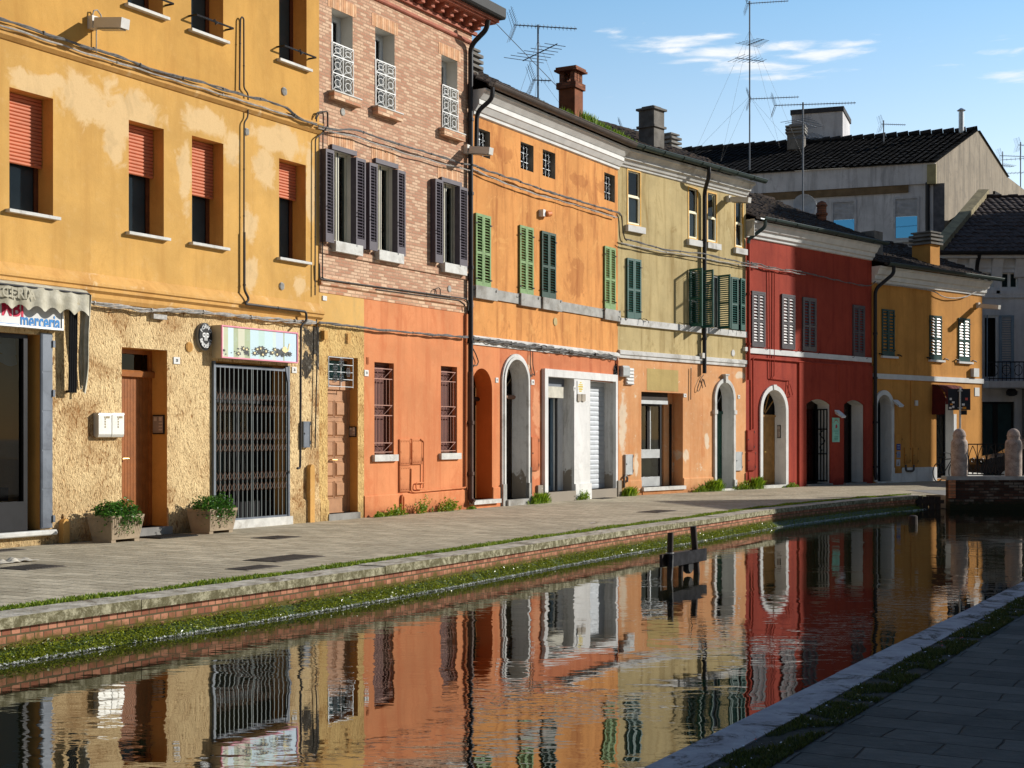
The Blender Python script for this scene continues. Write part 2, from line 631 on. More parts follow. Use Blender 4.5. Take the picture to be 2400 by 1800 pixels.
def text_mesh(body, size, mb, x, z, y, sx=1.0, thick=.004, bold=0.0, spacing=1.0, mirror=False, rot=0.0):
 """letters as thin solid shapes standing in the x-z plane facing -y"""
 cu = bpy.data.curves.new('lettering', 'FONT')
 cu.body = body
 cu.size = size
 cu.extrude = thick / 2
 cu.offset = bold
 cu.space_character = spacing
 cu.align_x = 'CENTER'
 cu.align_y = 'CENTER'
 cu.resolution_u = 3
 ob = bpy.data.objects.new('lettering', cu)
 COL.objects.link(ob)
 dg = bpy.context.evaluated_depsgraph_get()
 me = bpy.data.meshes.new_from_object(ob.evaluated_get(dg))
 bpy.data.objects.remove(ob)
 ca, sa = math.cos(rot), math.sin(rot)
 vs = []
 for p in me.vertices:
  px, pz = p.co.x * sx * (-1 if mirror else 1), p.co.y
  vs.append((x + px * ca - pz * sa, y - p.co.z, z + px * sa + pz * ca))
 mb.add(vs, [tuple(f.vertices) for f in me.polygons])
 bpy.data.meshes.remove(me)
 bpy.data.curves.remove(cu)
 return mb
# ---------------------------------------------------------------- where things stand
# crops of the photograph that were measured: origin and magnification


def _crop(ox, oy, k):
 return lambda x, y=0: (ox + x / k, oy + y / k)


qA, qB, qC, qD = _crop(0, 0, 2.37), _crop(700, 0, 2.37), _crop(1080, 100, 2.37), _crop(1700, 200, 2.766)
qE, qF, qG, qH = _crop(0, 650, 2.5526), _crop(650, 650, 2.765), _crop(1080, 750, 3.16), _crop(1700, 650, 2.766)
qI, qJ, qK, qL = _crop(0, 1150, 2.458), _crop(800, 1150, 2.458), _crop(1500, 1150, 2.458), _crop(1100, 0, 1.7015)
qP = _crop(0, 0, 1.0)


def ground_at(px, py, z=0.0):
 y = FPX * (EYE - z) / (py - HY)
 return Vector(((px - CX) / FPX * y, y, z))


def at_depth(px, py, y):
 return Vector(((px - CX) / FPX * y, y, EYE + (HY - py) / FPX * y))


class Front:
 """street front of a house: a vertical plane with x along the street, -y towards the canal"""

 def __init__(self, o, u):
  self.o, self.u = o, u
  self.n = (u[1], -u[0])
  self.ang = math.atan2(u[1], u[0])

 def s(self, px, out=0.0):
  t = (px - CX) / FPX
  ox, oy = self.o[0] + out * self.n[0], self.o[1] + out * self.n[1]
  return (t * oy - ox) / (self.u[0] - t * self.u[1])

 def depth(self, px, out=0.0):
  return self.o[1] + out * self.n[1] + self.s(px, out) * self.u[1]

 def z(self, px, py, out=0.0):
  return EYE + (HY - py) / FPX * self.depth(px, out)

 def sz(self, p, out=0.0):
  return self.s(p[0], out), self.z(p[0], p[1], out)

 def loc(self, p, out=0.0):
  s, z = self.sz(p, out)
  return Vector((s, -out, z))

 def world(self, s, out=0.0, z=0.0):
  return Vector((self.o[0] + s * self.u[0] + out * self.n[0], self.o[1] + s * self.u[1] + out * self.n[1], z))

 def at(self, p, out=0.0):
  s, z = self.sz(p, out)
  return self.world(s, out, z)

 def meet(self, px):
  return self.world(self.s(px))


def _unit(x, y):
 k = math.hypot(x, y)
 return (x / k, y / k)


U1 = _unit(.5656, 1.0)
_base = Front((-3.58, 26.16), U1)
_c0 = _base.meet(-150)
_c1 = _base.meet(748)
_c2 = _base.meet(1106)
_c3 = _base.meet(1448)
F1 = Front((_c0.x, _c0.y), U1)
F2 = Front((_c1.x, _c1.y), U1)
F3 = Front((_c2.x, _c2.y), U1)
F4 = Front((_c3.x, _c3.y), _unit(.825, 1.0))
_c4 = F4.meet(1748)
F5 = Front((_c4.x, _c4.y), _unit(.93, 1.0))
_c5 = F5.meet(2043)
F6 = Front((_c5.x, _c5.y), _unit(1.125, 1.0))
_c6 = F6.meet(2302)
LEN1, LEN2, LEN3 = F1.s(748), F2.s(1106), F3.s(1448)
LEN4, LEN5, LEN6 = F4.s(1748), F5.s(2043), F6.s(2302)
STREET = F1.ang
N1 = F1.n                                # from the fronts towards the canal
WATER = -0.36


def strip_xy(r, q):
 """r along the street, q across it (q grows towards the right bank); camera at 0,0"""
 return Vector((r * U1[0] + q * U1[1], r * U1[1] - q * U1[0], 0))


# ---------------------------------------------------------------- materials
WHITE = srgb(232, 230, 226)
M = {}
M['white'] = plain('white_paint', (.72, .72, .70, 1), .7, var=.1, vs=3, bump=.1)
M['white_old'] = plain('weathered_white_paint', (.66, .65, .62, 1), .8, var=.14, vs=2.5, bump=.25, dirt=srgb(150, 145, 135))
M['marble'] = plain('pale_stone', (.62, .61, .57, 1), .6, var=.15, vs=6, bump=.15, dirt=srgb(165, 160, 150))
M['grey_stone'] = plain('grey_stone', (.40, .39, .36, 1), .85, var=.25, vs=3, bump=.4, dirt=srgb(120, 112, 100))
M['concrete'] = plain('grey_cement', (.27, .26, .24, 1), .9, var=.25, vs=2, bump=.4, dirt=srgb(90, 85, 78))
M['black_metal'] = plain('black_metal', (.015, .015, .017, 1), .45, .3, var=.2)
M['dark_pipe'] = plain('dark_pipe', (.022, .022, .026, 1), .4, .2, var=.2)
M['brown_pipe'] = plain('brown_pipe', (.10, .055, .04, 1), .5, .2, var=.2)
M['conduit'] = plain('dark_conduit', (.05, .042, .035, 1), .6, var=.2)
M['wire_grey'] = plain('grey_cable', (.16, .155, .15, 1), .6, var=.3, vs=15)
M['wire_pale'] = plain('pale_cable', (.42, .40, .37, 1), .6, var=.3, vs=15)
M['steel'] = plain('galvanised_steel', (.45, .47, .48, 1), .42, .75, var=.12, vs=5)
M['shutter_steel'] = plain('ribbed_shutter_steel', (.50, .53, .56, 1), .5, .35, var=.1, vs=5)
M['grey_metal'] = plain('grey_painted_metal', (.15, .17, .20, 1), .5, .2, var=.15, vs=3, dirt=srgb(80, 85, 95))
M['gutter_grey'] = plain('grey_gutter', (.05, .05, .05, 1), .75, 0, var=.12)
M['gutter_brown'] = plain('brown_gutter', (.10, .08, .07, 1), .5, .3, var=.15)
M['gutter_green'] = plain('green_gutter', (.05, .075, .07, 1), .4, .3, var=.15)
M['glass'] = glass('window_glass')
M['glass_dark'] = glass('dark_glass', (.5, .55, .55, 1), .7)
M['dark_room'] = plain('dark_room', (.012, .011, .010, 1), .9, var=.2)
M['curtain'] = plain('grey_curtain', (.25, .25, .25, 1), .9, var=.12, vs=3)
M['curtain_white'] = plain('white_curtain', (.6, .62, .62, 1), .9, var=.1, vs=3)
M['roller'] = plain('coral_slats', (.62, .185, .085, 1), .6, var=.1, vs=3)
M['wood_frame'] = plain('red_brown_wood', (.13, .045, .02, 1), .5, var=.25, vs=8)
M['wood_door'] = plain('orange_brown_wood', (.36, .125, .03, 1), .45, var=.2, vs=6)
M['wood_pale'] = plain('tan_wood', (.46, .235, .115, 1), .5, var=.15, vs=6)
M['wood_honey'] = plain('honey_wood', (.38, .20, .06, 1), .5, var=.2, vs=6)
M['wood_dark'] = plain('dark_old_wood', (.035, .022, .015, 1), .7, var=.35, vs=5)
M['wood_beam'] = plain('grey_weathered_timber', (.10, .095, .09, 1), .85, var=.4, vs=8, bump=.5)
M['brass'] = plain('brass', (.6, .42, .15, 1), .3, .9, var=.1)
M['green_door'] = plain('bottle_green_paint', (.02, .085, .06, 1), .45, var=.2, vs=4)
M['sh_purple'] = plain('dark_aubergine_shutter', (.085, .070, .088, 1), .55, var=.15, vs=6)
M['sh_light'] = plain('sage_green_shutter', (.21, .34, .135, 1), .65, var=.18, vs=5, dirt=srgb(90, 110, 65))
M['sh_dark'] = plain('dark_green_shutter', (.012, .055, .036, 1), .55, var=.2, vs=5)
M['sh_teal'] = plain('teal_green_shutter', (.018, .10, .082, 1), .5, var=.18, vs=5)
M['sh_pine'] = plain('pine_green_shutter', (.03, .085, .08, 1), .32, var=.18, vs=5)
M['sh_grey'] = plain('grey_shutter', (.10, .09, .10, 1), .32, var=.15, vs=5)
M['sh_blue'] = plain('blue_grey_shutter', (.22, .30, .38, 1), .6, var=.15, vs=5)
M['lamp_body'] = plain('cream_lamp_housing', (.62, .60, .55, 1), .5, var=.08)
M['tile'] = None
t = NT('lichen_dark_roof_tiles')
_c = t.mix(t.ramp(t.noise(3.5, 7, .7, .3), .3, .7), (.022, .019, .017, 1), (.075, .055, .044, 1))
_c = t.mix(t.math('MULTIPLY', t.ramp(t.noise(9, 7, .75), .58, .74), .7), _c, (.13, .115, .085, 1))
_c = t.mix(t.math('MULTIPLY', t.ramp(t.noise(1.6, 6, .7), .62, .75), .5), _c, (.07, .085, .03, 1))
t.setp(base=_c, rough=.95, spec=.1)
t.bump(t.noise(30, 5, .7), .6, .02)
M['tile'] = t.m
M['tile_grey'] = plain('charcoal_roof_tiles', (.028, .027, .028, 1), .95, var=.4, vs=4, bump=.4, dirt=(.05, .047, .045, 1))
M['brick_red'] = bricks('chimney_brick', srgb(128, 74, 50), srgb(164, 100, 68), srgb(120, 85, 65), .24, .07)
M['chimney_rust'] = plain('rust_red_render', srgb(138, 84, 56), .9, var=.3, vs=3, bump=.4, dirt=srgb(95, 60, 42))
M['chimney_grey'] = plain('grey_chimney_render', (.20, .185, .165, 1), .9, var=.3, vs=2.5, bump=.4, dirt=srgb(85, 78, 68))
M['paper'] = plain('white_paper', (.75, .75, .72, 1), .8, var=.05)
M['ink'] = plain('dark_lettering', (.02, .02, .02, 1), .7, var=.0)
M['moss'] = leafy('moss_and_grass', (.09, .17, .01, 1), (.30, .38, .025, 1), .6)
M['weed'] = leafy('weed_leaves', (.09, .20, .01, 1), (.34, .46, .03, 1), .5)
M['shrub'] = leafy('shrub_leaves', (.02, .075, .01, 1), (.10, .26, .03, 1), .28)
M['flower'] = plain('yellow_petals', (.75, .42, .03, 1), .6, var=.15)
M['algae'] = leafy('wet_algae', (.07, .105, .014, 1), (.36, .40, .03, 1), .25)
M['glint'] = plain('painted_foam_glint', (.75, .76, .70, 1), .12, var=.4, vs=30)  # near-white flecks: sun glints along the waterline put into the colour
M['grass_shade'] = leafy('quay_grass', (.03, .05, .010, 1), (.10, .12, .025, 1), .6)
M['iron'] = plain('cast_iron', (.13, .115, .10, 1), .6, .4, var=.3, vs=8)
M['railing_white'] = plain('white_railing', (.78, .78, .76, 1), .5, var=.05)
M['red_paint'] = plain('red_handle_paint', (.28, .02, .025, 1), .4, var=.1)

# walls (object space of each house: x along the front, z up)
Y1 = srgb(226, 172, 78)


def _b(fr, q, x0, y0, x1, y1):
 s0, z0 = fr.sz(q(x0, (y0 + y1) / 2))
 s1, _ = fr.sz(q(x1, (y0 + y1) / 2))
 xm = (x0 + x1) / 2
 za, zb = fr.z(*q(xm, y0)), fr.z(*q(xm, y1))
 return ((s0 + s1) / 2, (za + zb) / 2, abs(s1 - s0) / 2, abs(za - zb) / 2)


_pale = [_b(F1, qA, 30, 380, 330, 560), _b(F1, qA, 250, 400, 700, 720), _b(F1, qA, 500, 480, 930, 800), _b(F1, qA, 560, 560, 715, 960),
         _b(F1, qA, 990, 590, 1290, 760), _b(F1, qA, 985, 700, 1070, 1180), _b(F1, qA, 1235, 700, 1340, 940), _b(F1, qA, 1395, 690, 1720, 880),
         _b(F1, qA, 1400, 800, 1550, 1070), _b(F1, qA, 1690, 760, 1750, 1300), _b(F1, qA, 1340, 1150, 1430, 1360), _b(F1, qA, 1350, 1400, 1440, 1620),
         _b(F1, qA, 1620, 1520, 1720, 1660)]
M['h1_wall'] = plaster('ochre_yellow_render', Y1, light=srgb(234, 196, 136), dark=srgb(200, 146, 60), blobs=_pale, streak=.42)
M['h1_upper'] = plaster('ochre_yellow_render_upper_floor', srgb(220, 164, 66), light=srgb(230, 182, 96), dark=srgb(194, 138, 50), streak=.35)
M['h1_trim'] = plaster('ochre_moulding', srgb(226, 170, 82), light=srgb(240, 205, 150), dark=srgb(190, 130, 52), patch=.42, patch_col=srgb(238, 205, 150))
M['h1_reveal'] = plaster('ochre_reveal', srgb(222, 160, 66), dark=srgb(180, 120, 45), bump=.15)
M['h1_rough'] = rough_stucco('rough_thrown_stucco', srgb(248, 214, 152), srgb(150, 98, 40), 1.0, patches=[_b(F1, qF, 160, 300, 290, 520), _b(F1, qF, 155, 460, 235, 680), _b(F1, qF, 230, 310, 300, 590)])
M['h2_rough'] = rough_stucco('rough_thrown_stucco_by_the_panelled_door', srgb(242, 202, 122), srgb(165, 108, 40), 1.0)
M['h2_yellow'] = plaster('pale_yellow_paint', srgb(232, 180, 90), dark=srgb(185, 160, 110), streak=.2)
M['h2_brick'] = bricks('pale_buff_brick', srgb(200, 144, 112), srgb(230, 190, 154), srgb(186, 150, 120), .20, .062)
M['h2_band'] = bricks('pinkish_brick_band', srgb(205, 140, 102), srgb(240, 200, 160), srgb(190, 155, 122), .245, .067)
M['h2_orange'] = plaster('bright_orange_render', srgb(234, 146, 86), light=srgb(242, 172, 116), dark=srgb(214, 116, 60), streak=.55, base_dirt=.35)
M['h2_reveal'] = plain('grey_plaster_reveal', srgb(205, 200, 190), .9, var=.1, vs=2, bump=.2)
M['terracotta'] = plain('terracotta_corbel', srgb(176, 108, 88), .85, var=.2, vs=5, bump=.3)
_dk = [_b(F3, qC, 590, 1150, 700, 1440), _b(F3, qC, 590, 730, 720, 800), _b(F3, qC, 180, 560, 290, 680), _b(F3, qC, 630, 1000, 690, 1120), _b(F3, qC, 750, 760, 850, 850)]
M['h3_wall'] = plaster('warm_orange_render', srgb(238, 160, 74), light=srgb(244, 184, 110), dark=srgb(176, 102, 40), streak=.6, dblobs=_dk, patch=.44, chips=.74, patch_col=srgb(240, 170, 84))
M['h3_ground'] = plaster('faded_red_orange_render', srgb(222, 130, 78), light=srgb(236, 160, 110), dark=srgb(188, 92, 48), streak=.5, chips=.66, base_dirt=.5,
                         blobs=[_b(F3, qG, 530, 480, 595, 900), _b(F3, qG, 490, 250, 530, 400), _b(F3, qG, 525, 1080, 590, 1180)], patch=0)
M['h3_orange'] = plaster('bright_orange_render_round_the_arch', srgb(234, 146, 86), dark=srgb(216, 108, 50), streak=.4)
M['h4_wall'] = plaster('khaki_render', srgb(212, 188, 128), light=srgb(216, 194, 132), dark=srgb(160, 132, 72), streak=.6, patch=.4, patch_col=srgb(218, 198, 140))
M['h4_ground'] = plaster('pale_orange_render', srgb(240, 172, 108), light=srgb(244, 222, 190), dark=srgb(218, 132, 62), streak=.4, patch=.42, chips=.64,
                         patch_col=srgb(234, 158, 88), blobs=[_b(F4, qG, 1165, 500, 1235, 1000), _b(F4, qG, 1640, 950, 1690, 1060), _b(F4, qG, 1800, 830, 1840, 960),
             _b(F4, qG, 2020, 380, 2105, 440), _b(F4, qG, 1280, 1000, 1320, 1180)],
                         dblobs=[_b(F4, qG, 1775, 850, 1815, 1030)], base_dirt=.4)
M['khaki_patch'] = plaster('khaki_paint_patch', srgb(206, 178, 104), dark=srgb(176, 150, 82))
M['h5_wall'] = plaster('deep_red_render', srgb(182, 66, 42), light=srgb(196, 86, 58), dark=srgb(138, 40, 30), streak=.45, base_dirt=.4)
M['h6_wall'] = plaster('golden_yellow_render', srgb(226, 156, 58), dark=srgb(190, 122, 40), streak=.42, base_dirt=.5)
M['white_render'] = plaster('white_render', (.86, .85, .82, 1), light=(.9, .89, .87, 1), dark=(.48, .47, .44, 1), streak=.35, grime=.3)
M['white_dirty'] = plaster('dirty_white_render', (.84, .83, .8, 1), light=(.88, .87, .84, 1), dark=(.30, .27, .23, 1), streak=.5, peel=(.2, 1.3, (.30, .26, .21, 1)))
M['grey_render'] = plaster('grey_streaked_render', (.74, .73, .75, 1), light=(.8, .79, .79, 1), dark=(.36, .35, .36, 1), streak=.6, patch=.36, patch_col=(.46, .455, .46, 1))
M['tan_render'] = plaster('stained_tan_render', (.38, .315, .23, 1), light=(.44, .38, .29, 1), dark=(.17, .145, .11, 1), streak=.6, patch=.45, patch_col=(.26, .22, .17, 1))
M['bank_wall'] = plaster('dull_ochre_render', (.42, .30, .18, 1), dark=(.25, .18, .1, 1))
M['bank_wall_b'] = plaster('dull_rose_render', (.40, .22, .16, 1), dark=(.25, .14, .1, 1))

# ---------------------------------------------------------------- ground, canal, water
# outer top edge of the left coping, read from the photograph
EDGE = [strip_xy(-6, -9.62), strip_xy(4, -9.62)] + [ground_at(*p) for p in
  ((0, 1454), (342, 1407), (900, 1330.5), (1410, 1253), (1703, 1211.5), (1825, 1194), (1947, 1180.5), (2070, 1168.5), (2171, 1161))]


def spline(pts, n=10):
 out = []
 P = [pts[0] * 2 - pts[1]] + list(pts) + [pts[-1] * 2 - pts[-2]]
 for i in range(1, len(P) - 2):
  a, b, c, d = P[i - 1], P[i], P[i + 1], P[i + 2]
  for k in range(n):
   t = k / n
   out.append(.5 * ((2 * b) + (c - a) * t + (2 * a - 5 * b + 4 * c - d) * t * t + (3 * b - a - 3 * c + d) * t ** 3))
 out.append(pts[-1])
 return out


def resample(pts, step):
 out, acc = [pts[0]], 0
 for a, b in zip(pts, pts[1:]):
  l = (b - a).length
  while acc + l >= step:
   t = (step - acc) / l
   a = a + (b - a) * t
   l = (b - a).length
   out.append(a)
   acc = 0
  acc += l
 out.append(pts[-1])
 return out


BRIDGE_Y = 37.9
LEFT = resample(spline(EDGE), .5)


def side(path, d):
 """path moved d to its left (away from the water for the left bank)"""
 out = []
 for i, p in enumerate(path):
  a, b = path[max(0, i - 1)], path[min(len(path) - 1, i + 1)]
  t = (b - a)
  t.z = 0
  t.normalize()
  out.append(Vector((p.x - t.y * d, p.y + t.x * d, p.z)))
 return out


COPE, TURF = .42, .20
inner = side(LEFT, COPE)
pave_edge = side(LEFT, COPE - .02)
RQ = -2.72                                            # outer top edge of the right coping
right0, right1 = strip_xy(-6, RQ), strip_xy(36.2, RQ)
M['pave'] = paving('grey_stone_setts', srgb(160, 149, 126), srgb(204, 192, 166), srgb(84, 76, 60), .50, .22, .012, STREET + R(90), 1.0, srgb(222, 212, 188), edge=.6)
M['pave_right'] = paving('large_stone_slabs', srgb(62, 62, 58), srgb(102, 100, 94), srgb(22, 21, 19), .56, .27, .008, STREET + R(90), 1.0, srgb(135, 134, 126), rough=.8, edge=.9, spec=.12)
mb = MB()
far = 900
pts = [(p.x, p.y, 0) for p in pave_edge]
end = pave_edge[-1]
poly = pts + [(end.x + .3, BRIDGE_Y + .4, 0), (far, BRIDGE_Y + .4, 0), (far, far, 0), (-far, far, 0), (-far, -40, 0), (pts[0][0], -40, 0)]
mb.add(poly, [tuple(range(len(poly)))])
tag(mb.build('pavement', M['pave']), 'grey stone paved quay in front of the coloured houses', 'pavement', kind='structure')
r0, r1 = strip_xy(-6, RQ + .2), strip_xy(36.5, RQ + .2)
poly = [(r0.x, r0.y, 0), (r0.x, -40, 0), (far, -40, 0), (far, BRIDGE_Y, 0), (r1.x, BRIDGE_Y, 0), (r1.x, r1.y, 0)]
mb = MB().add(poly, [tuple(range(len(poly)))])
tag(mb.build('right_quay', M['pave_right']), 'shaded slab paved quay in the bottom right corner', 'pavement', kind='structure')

# canal water
t = NT('dark_canal_water')
v = t.mapv((1, 1, 1), rot=(0, 0, R(-8)))
v2 = t.mapv((.55, 1.25, 1), rot=(0, 0, R(6)))
n_small = t.noise(9.0, 2, .5, .2, v=v2)
n_mid = t.noise(3.0, 2, .5, .3, v=v2)
n_big = t.noise(.55, 3, .5, .4, v=v)
calm = t.ramp(n_big, .38, .62, .14, 1.0)
h = t.math('MULTIPLY', t.math('ADD', t.math('MULTIPLY', n_small, .42), t.math('MULTIPLY', n_mid, .8)), calm)
t.setp(base=(.012, .012, .006, 1), rough=.012, spec=1.0, ior=2.7)
t.bump(h, 1.0, .0036)
M['water'] = t.m
wp = [(p.x - .05, p.y, WATER) for p in LEFT] + [(end.x + 4, BRIDGE_Y + 6, WATER), (40, BRIDGE_Y + 6, WATER), (right1.x + .2, right1.y, WATER), (right0.x + .2, right0.y, WATER)]
mb = MB().add(wp, [tuple(range(len(wp)))])
tag(mb.build('canal_water', M['water']), 'dark canal water mirroring the house fronts', 'water', kind='structure')
mb = MB().add([(x, y, z - 1.4) for x, y, z in wp], [tuple(range(len(wp)))])
tag(mb.build('canal_bed', plain('canal_mud', (.03, .028, .02, 1), .9)), 'muddy canal bed under the water', 'ground', kind='structure')

# left canal wall
t = NT('mossy_coping_stone')
_o = t.sepxyz(t.n('ShaderNodeNewGeometry').outputs['Normal'])
_c = t.mix(t.ramp(t.noise(5, 7, .7), .3, .7), srgb(150, 142, 124), srgb(212, 204, 188))
_lich = t.ramp(t.noise(9, 9, .8, .4), .36, .56)
_c2 = t.mix(t.math('MULTIPLY', _lich, .85), srgb(176, 170, 142), srgb(76, 70, 40))
_top = t.mix(t.math('MULTIPLY', t.ramp(t.noise(2.2, 8, .75, 1.2, v=t.mapv((1, 1, 1))), .5, .62), .75), _c, srgb(96, 78, 60))
_c = t.mix(t.ramp(_o[2], .5, .8), _c2, _top)
t.setp(base=_c, rough=.9, spec=.15)
t.bump(t.noise(22, 7, .7), .7, .02)
M['coping'] = t.m
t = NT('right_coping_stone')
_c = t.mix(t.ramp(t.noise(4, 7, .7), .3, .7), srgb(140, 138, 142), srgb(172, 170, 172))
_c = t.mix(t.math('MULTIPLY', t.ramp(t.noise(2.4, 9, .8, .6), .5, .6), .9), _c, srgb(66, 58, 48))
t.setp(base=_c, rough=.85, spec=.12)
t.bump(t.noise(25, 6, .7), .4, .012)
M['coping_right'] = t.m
M['canal_brick'] = bricks('canal_brick', srgb(150, 90, 64), srgb(194, 130, 98), srgb(96, 84, 58), .14, .072, .010, axis='xz', moss=(-.37, -.02, srgb(92, 82, 38)))


def wall_band(name, path, d0, d1, z0, z1, mat, parent, gap=0.0, every=1, jit=0.0):
 """a band following the canal edge from offset d0 to d1, cut into blocks when gap is set"""
 a, b = side(path, d0), side(path, d1)
 m = MB()
 i = 0
 rnd = random.Random(3)
 while i < len(path) - 1:
  j = min(i + every, len(path) - 1)
  dz = rnd.uniform(-jit, jit)
  ring = []
  for k in range(i, j + 1):
   for q in (a[k], b[k]):
    ring.append((q.x, q.y, z0))
    ring.append((q.x, q.y, z1 + dz))
  n = j - i + 1
  if gap:
   for e, s in ((0, 1), (n - 1, -1)):
    t_ = (a[i + 1 if e == 0 else j] - a[i if e == 0 else j - 1]).normalized()
    for c in range(4):
     x, y, z = ring[e * 4 + c]
     ring[e * 4 + c] = (x + s * t_.x * gap, y + s * t_.y * gap, z)
  fs = []
  for k in range(n - 1):
   o0, o1 = k * 4, k * 4 + 4
   fs += [(o0, o1, o1 + 1, o0 + 1), (o0 + 1, o1 + 1, o1 + 3, o0 + 3), (o0 + 3, o1 + 3, o1 + 2, o0 + 2), (o0 + 2, o1 + 2, o1, o0)]
  fs += [(0, 1, 3, 2), ((n - 1) * 4, (n - 1) * 4 + 2, (n - 1) * 4 + 3, (n - 1) * 4 + 1)]
  m.add(ring, fs)
  i = j
 return m.build(name, mat, parent)


cw = thing('canal_wall', 'low brick canal wall with mossy stone coping below the houses', 'canal wall')
wall_band('coping', LEFT, 0.0, COPE, -.080, .012, M['coping'], cw, .006, 4, .006)
wall_band('brickwork', LEFT, .045, .35, -1.5, -.081, M['canal_brick'], cw, 0, 1)
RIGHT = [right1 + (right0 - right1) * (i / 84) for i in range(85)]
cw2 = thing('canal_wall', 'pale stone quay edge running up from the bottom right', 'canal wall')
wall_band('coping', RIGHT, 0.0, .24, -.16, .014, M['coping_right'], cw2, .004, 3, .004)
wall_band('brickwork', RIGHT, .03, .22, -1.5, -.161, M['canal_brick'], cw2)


def blades(path_pts, per, mat, name, hmin, hmax, spread, seed, label, cat, wid=.006, parent=None, clump=None):
 rnd = random.Random(seed)
 m = MB()
 for a, b in zip(path_pts, path_pts[1:]):
  d = b - a
  n = Vector((-d.y, d.x, 0)).normalized()
  for k in range(int(per * d.length)):
   p = a + d * rnd.random() + n * rnd.uniform(-spread, spread)
   if clump and noise.noise(p * clump) < -.12:
    continue
   h = rnd.uniform(hmin, hmax) * (1 + .6 * noise.noise(p * 1.3))
   w = wid * rnd.uniform(.7, 1.6)
   t = rnd.uniform(0, math.tau)
   lx, ly = math.cos(t) * w, math.sin(t) * w
   bx, by = rnd.uniform(-.7, .7) * h, rnd.uniform(-.7, .7) * h
   m.add(((p.x - lx, p.y - ly, p.z), (p.x + lx, p.y + ly, p.z), (p.x + lx * .6 + bx * .5, p.y + ly * .6 + by * .5, p.z + h * .7), (p.x + bx, p.y + by, p.z + h)), ((0, 1, 2), (0, 2, 3)))
 o = m.build(name, mat, parent)
 tag(o, label, cat, kind='stuff')
 return o


mid = [Vector((p.x, p.y, .0)) for p in side(LEFT, COPE + TURF / 2)]
turf = MB()
ea, eb = side(LEFT, COPE + .005), side(LEFT, COPE + TURF)
_r = random.Random(5)
for i in range(len(ea) - 1):
 w0, w1 = .02 * math.sin(i * 1.7) + .02 * math.sin(i * .63), .02 * math.sin((i + 1) * 1.7) + .02 * math.sin((i + 1) * .63)
 na, nb_ = (eb[i] - ea[i]).normalized(), (eb[i + 1] - ea[i + 1]).normalized()
 b0, b1 = eb[i] + na * w0, eb[i + 1] + nb_ * w1
 turf.quad((ea[i].x, ea[i].y, .012), (ea[i + 1].x, ea[i + 1].y, .012), (b1.x, b1.y, .006), (b0.x, b0.y, .006))
tag(turf.build('moss_strip', plain('turf_soil', (.045, .055, .015, 1), .95, var=.5, vs=20, bump=.6)), 'mossy strip of earth between pavement and coping', 'moss', kind='stuff')
blades(mid, 900, M['moss'], 'grass_strip', .015, .05, TURF * .55, 11, 'bright moss and grass along the back of the coping', 'grass', .009)
# wet weed and algae at the water line of the left wall
rnd = random.Random(21)
alg = MB()
gl = MB()
wl = side(LEFT, .03)
for i in range(len(wl) - 1):
 a, b = wl[i], wl[i + 1]
 d = b - a
 n = Vector((d.y, -d.x, 0)).normalized()
 near = a.y < 30
 for k in range(int((2400 if near else 420) * d.length)):
  u_ = rnd.random()
  p = a + d * rnd.random() + n * (.015 + .16 * u_ ** 1.3)
  z = WATER + .135 * (1 - u_ ** .8) * rnd.uniform(.5, 1.1) + .008
  if noise.noise(p * 2.2) + .35 * noise.noise(p * 9) < rnd.uniform(-.75, .05):
   continue
  s = rnd.uniform(.006, .018)
  q = Vector((rnd.uniform(-1, 1), rnd.uniform(-1, 1), rnd.uniform(-.6, .6))).normalized() * s
  w = Vector((rnd.uniform(-1, 1), rnd.uniform(-1, 1), rnd.uniform(-.6, .8))).normalized() * s * .6
  c = Vector((p.x, p.y, z))
  alg.add((c - q, c + w, c + q, c - w), ((0, 1, 2, 3),))
 for k in range(int((340 if a.y < 24 else 130) * d.length)) if noise.noise(a * .9) > -.45 else range(20):
  p = a + d * rnd.random() + n * rnd.gauss(.18, .026)
  s = rnd.uniform(.005, .015)
  an = rnd.uniform(0, 6.28)
  c = Vector((p.x, p.y, WATER + rnd.uniform(.006, .02)))
  q = Vector((math.cos(an), math.sin(an), rnd.uniform(-.8, .8))) * s
  w = Vector((-math.sin(an), math.cos(an), rnd.uniform(-.9, .9))) * s * .5
  gl.add((c - q, c + w, c + q, c - w), ((0, 1, 2, 3),))
tag(alg.build('algae', M['algae']), 'green wet weed growing along the waterline of the brick wall', 'algae', kind='stuff')
tag(gl.build('painted_glints', M['glint']), 'thin scum line where weed meets the water, glints painted as pale flecks', 'painted_glints', kind='stuff')
led = MB()
for i in range(len(wl) - 1):
 a, b = wl[i], wl[i + 1]
 d = (b - a)
 n = Vector((d.y, -d.x, 0)).normalized()
 led.quad((a.x, a.y, WATER + .10), (b.x, b.y, WATER + .10), (b.x + n.x * .15, b.y + n.y * .15, WATER - .02), (a.x + n.x * .15, a.y + n.y * .15, WATER - .02))
tag(led.build('weed_bank', plain('wet_green_silt', (.045, .075, .014, 1), .5, var=.6, vs=14, bump=.6)), 'sloping bank of green silt at the foot of the brick wall', 'algae', kind='stuff')
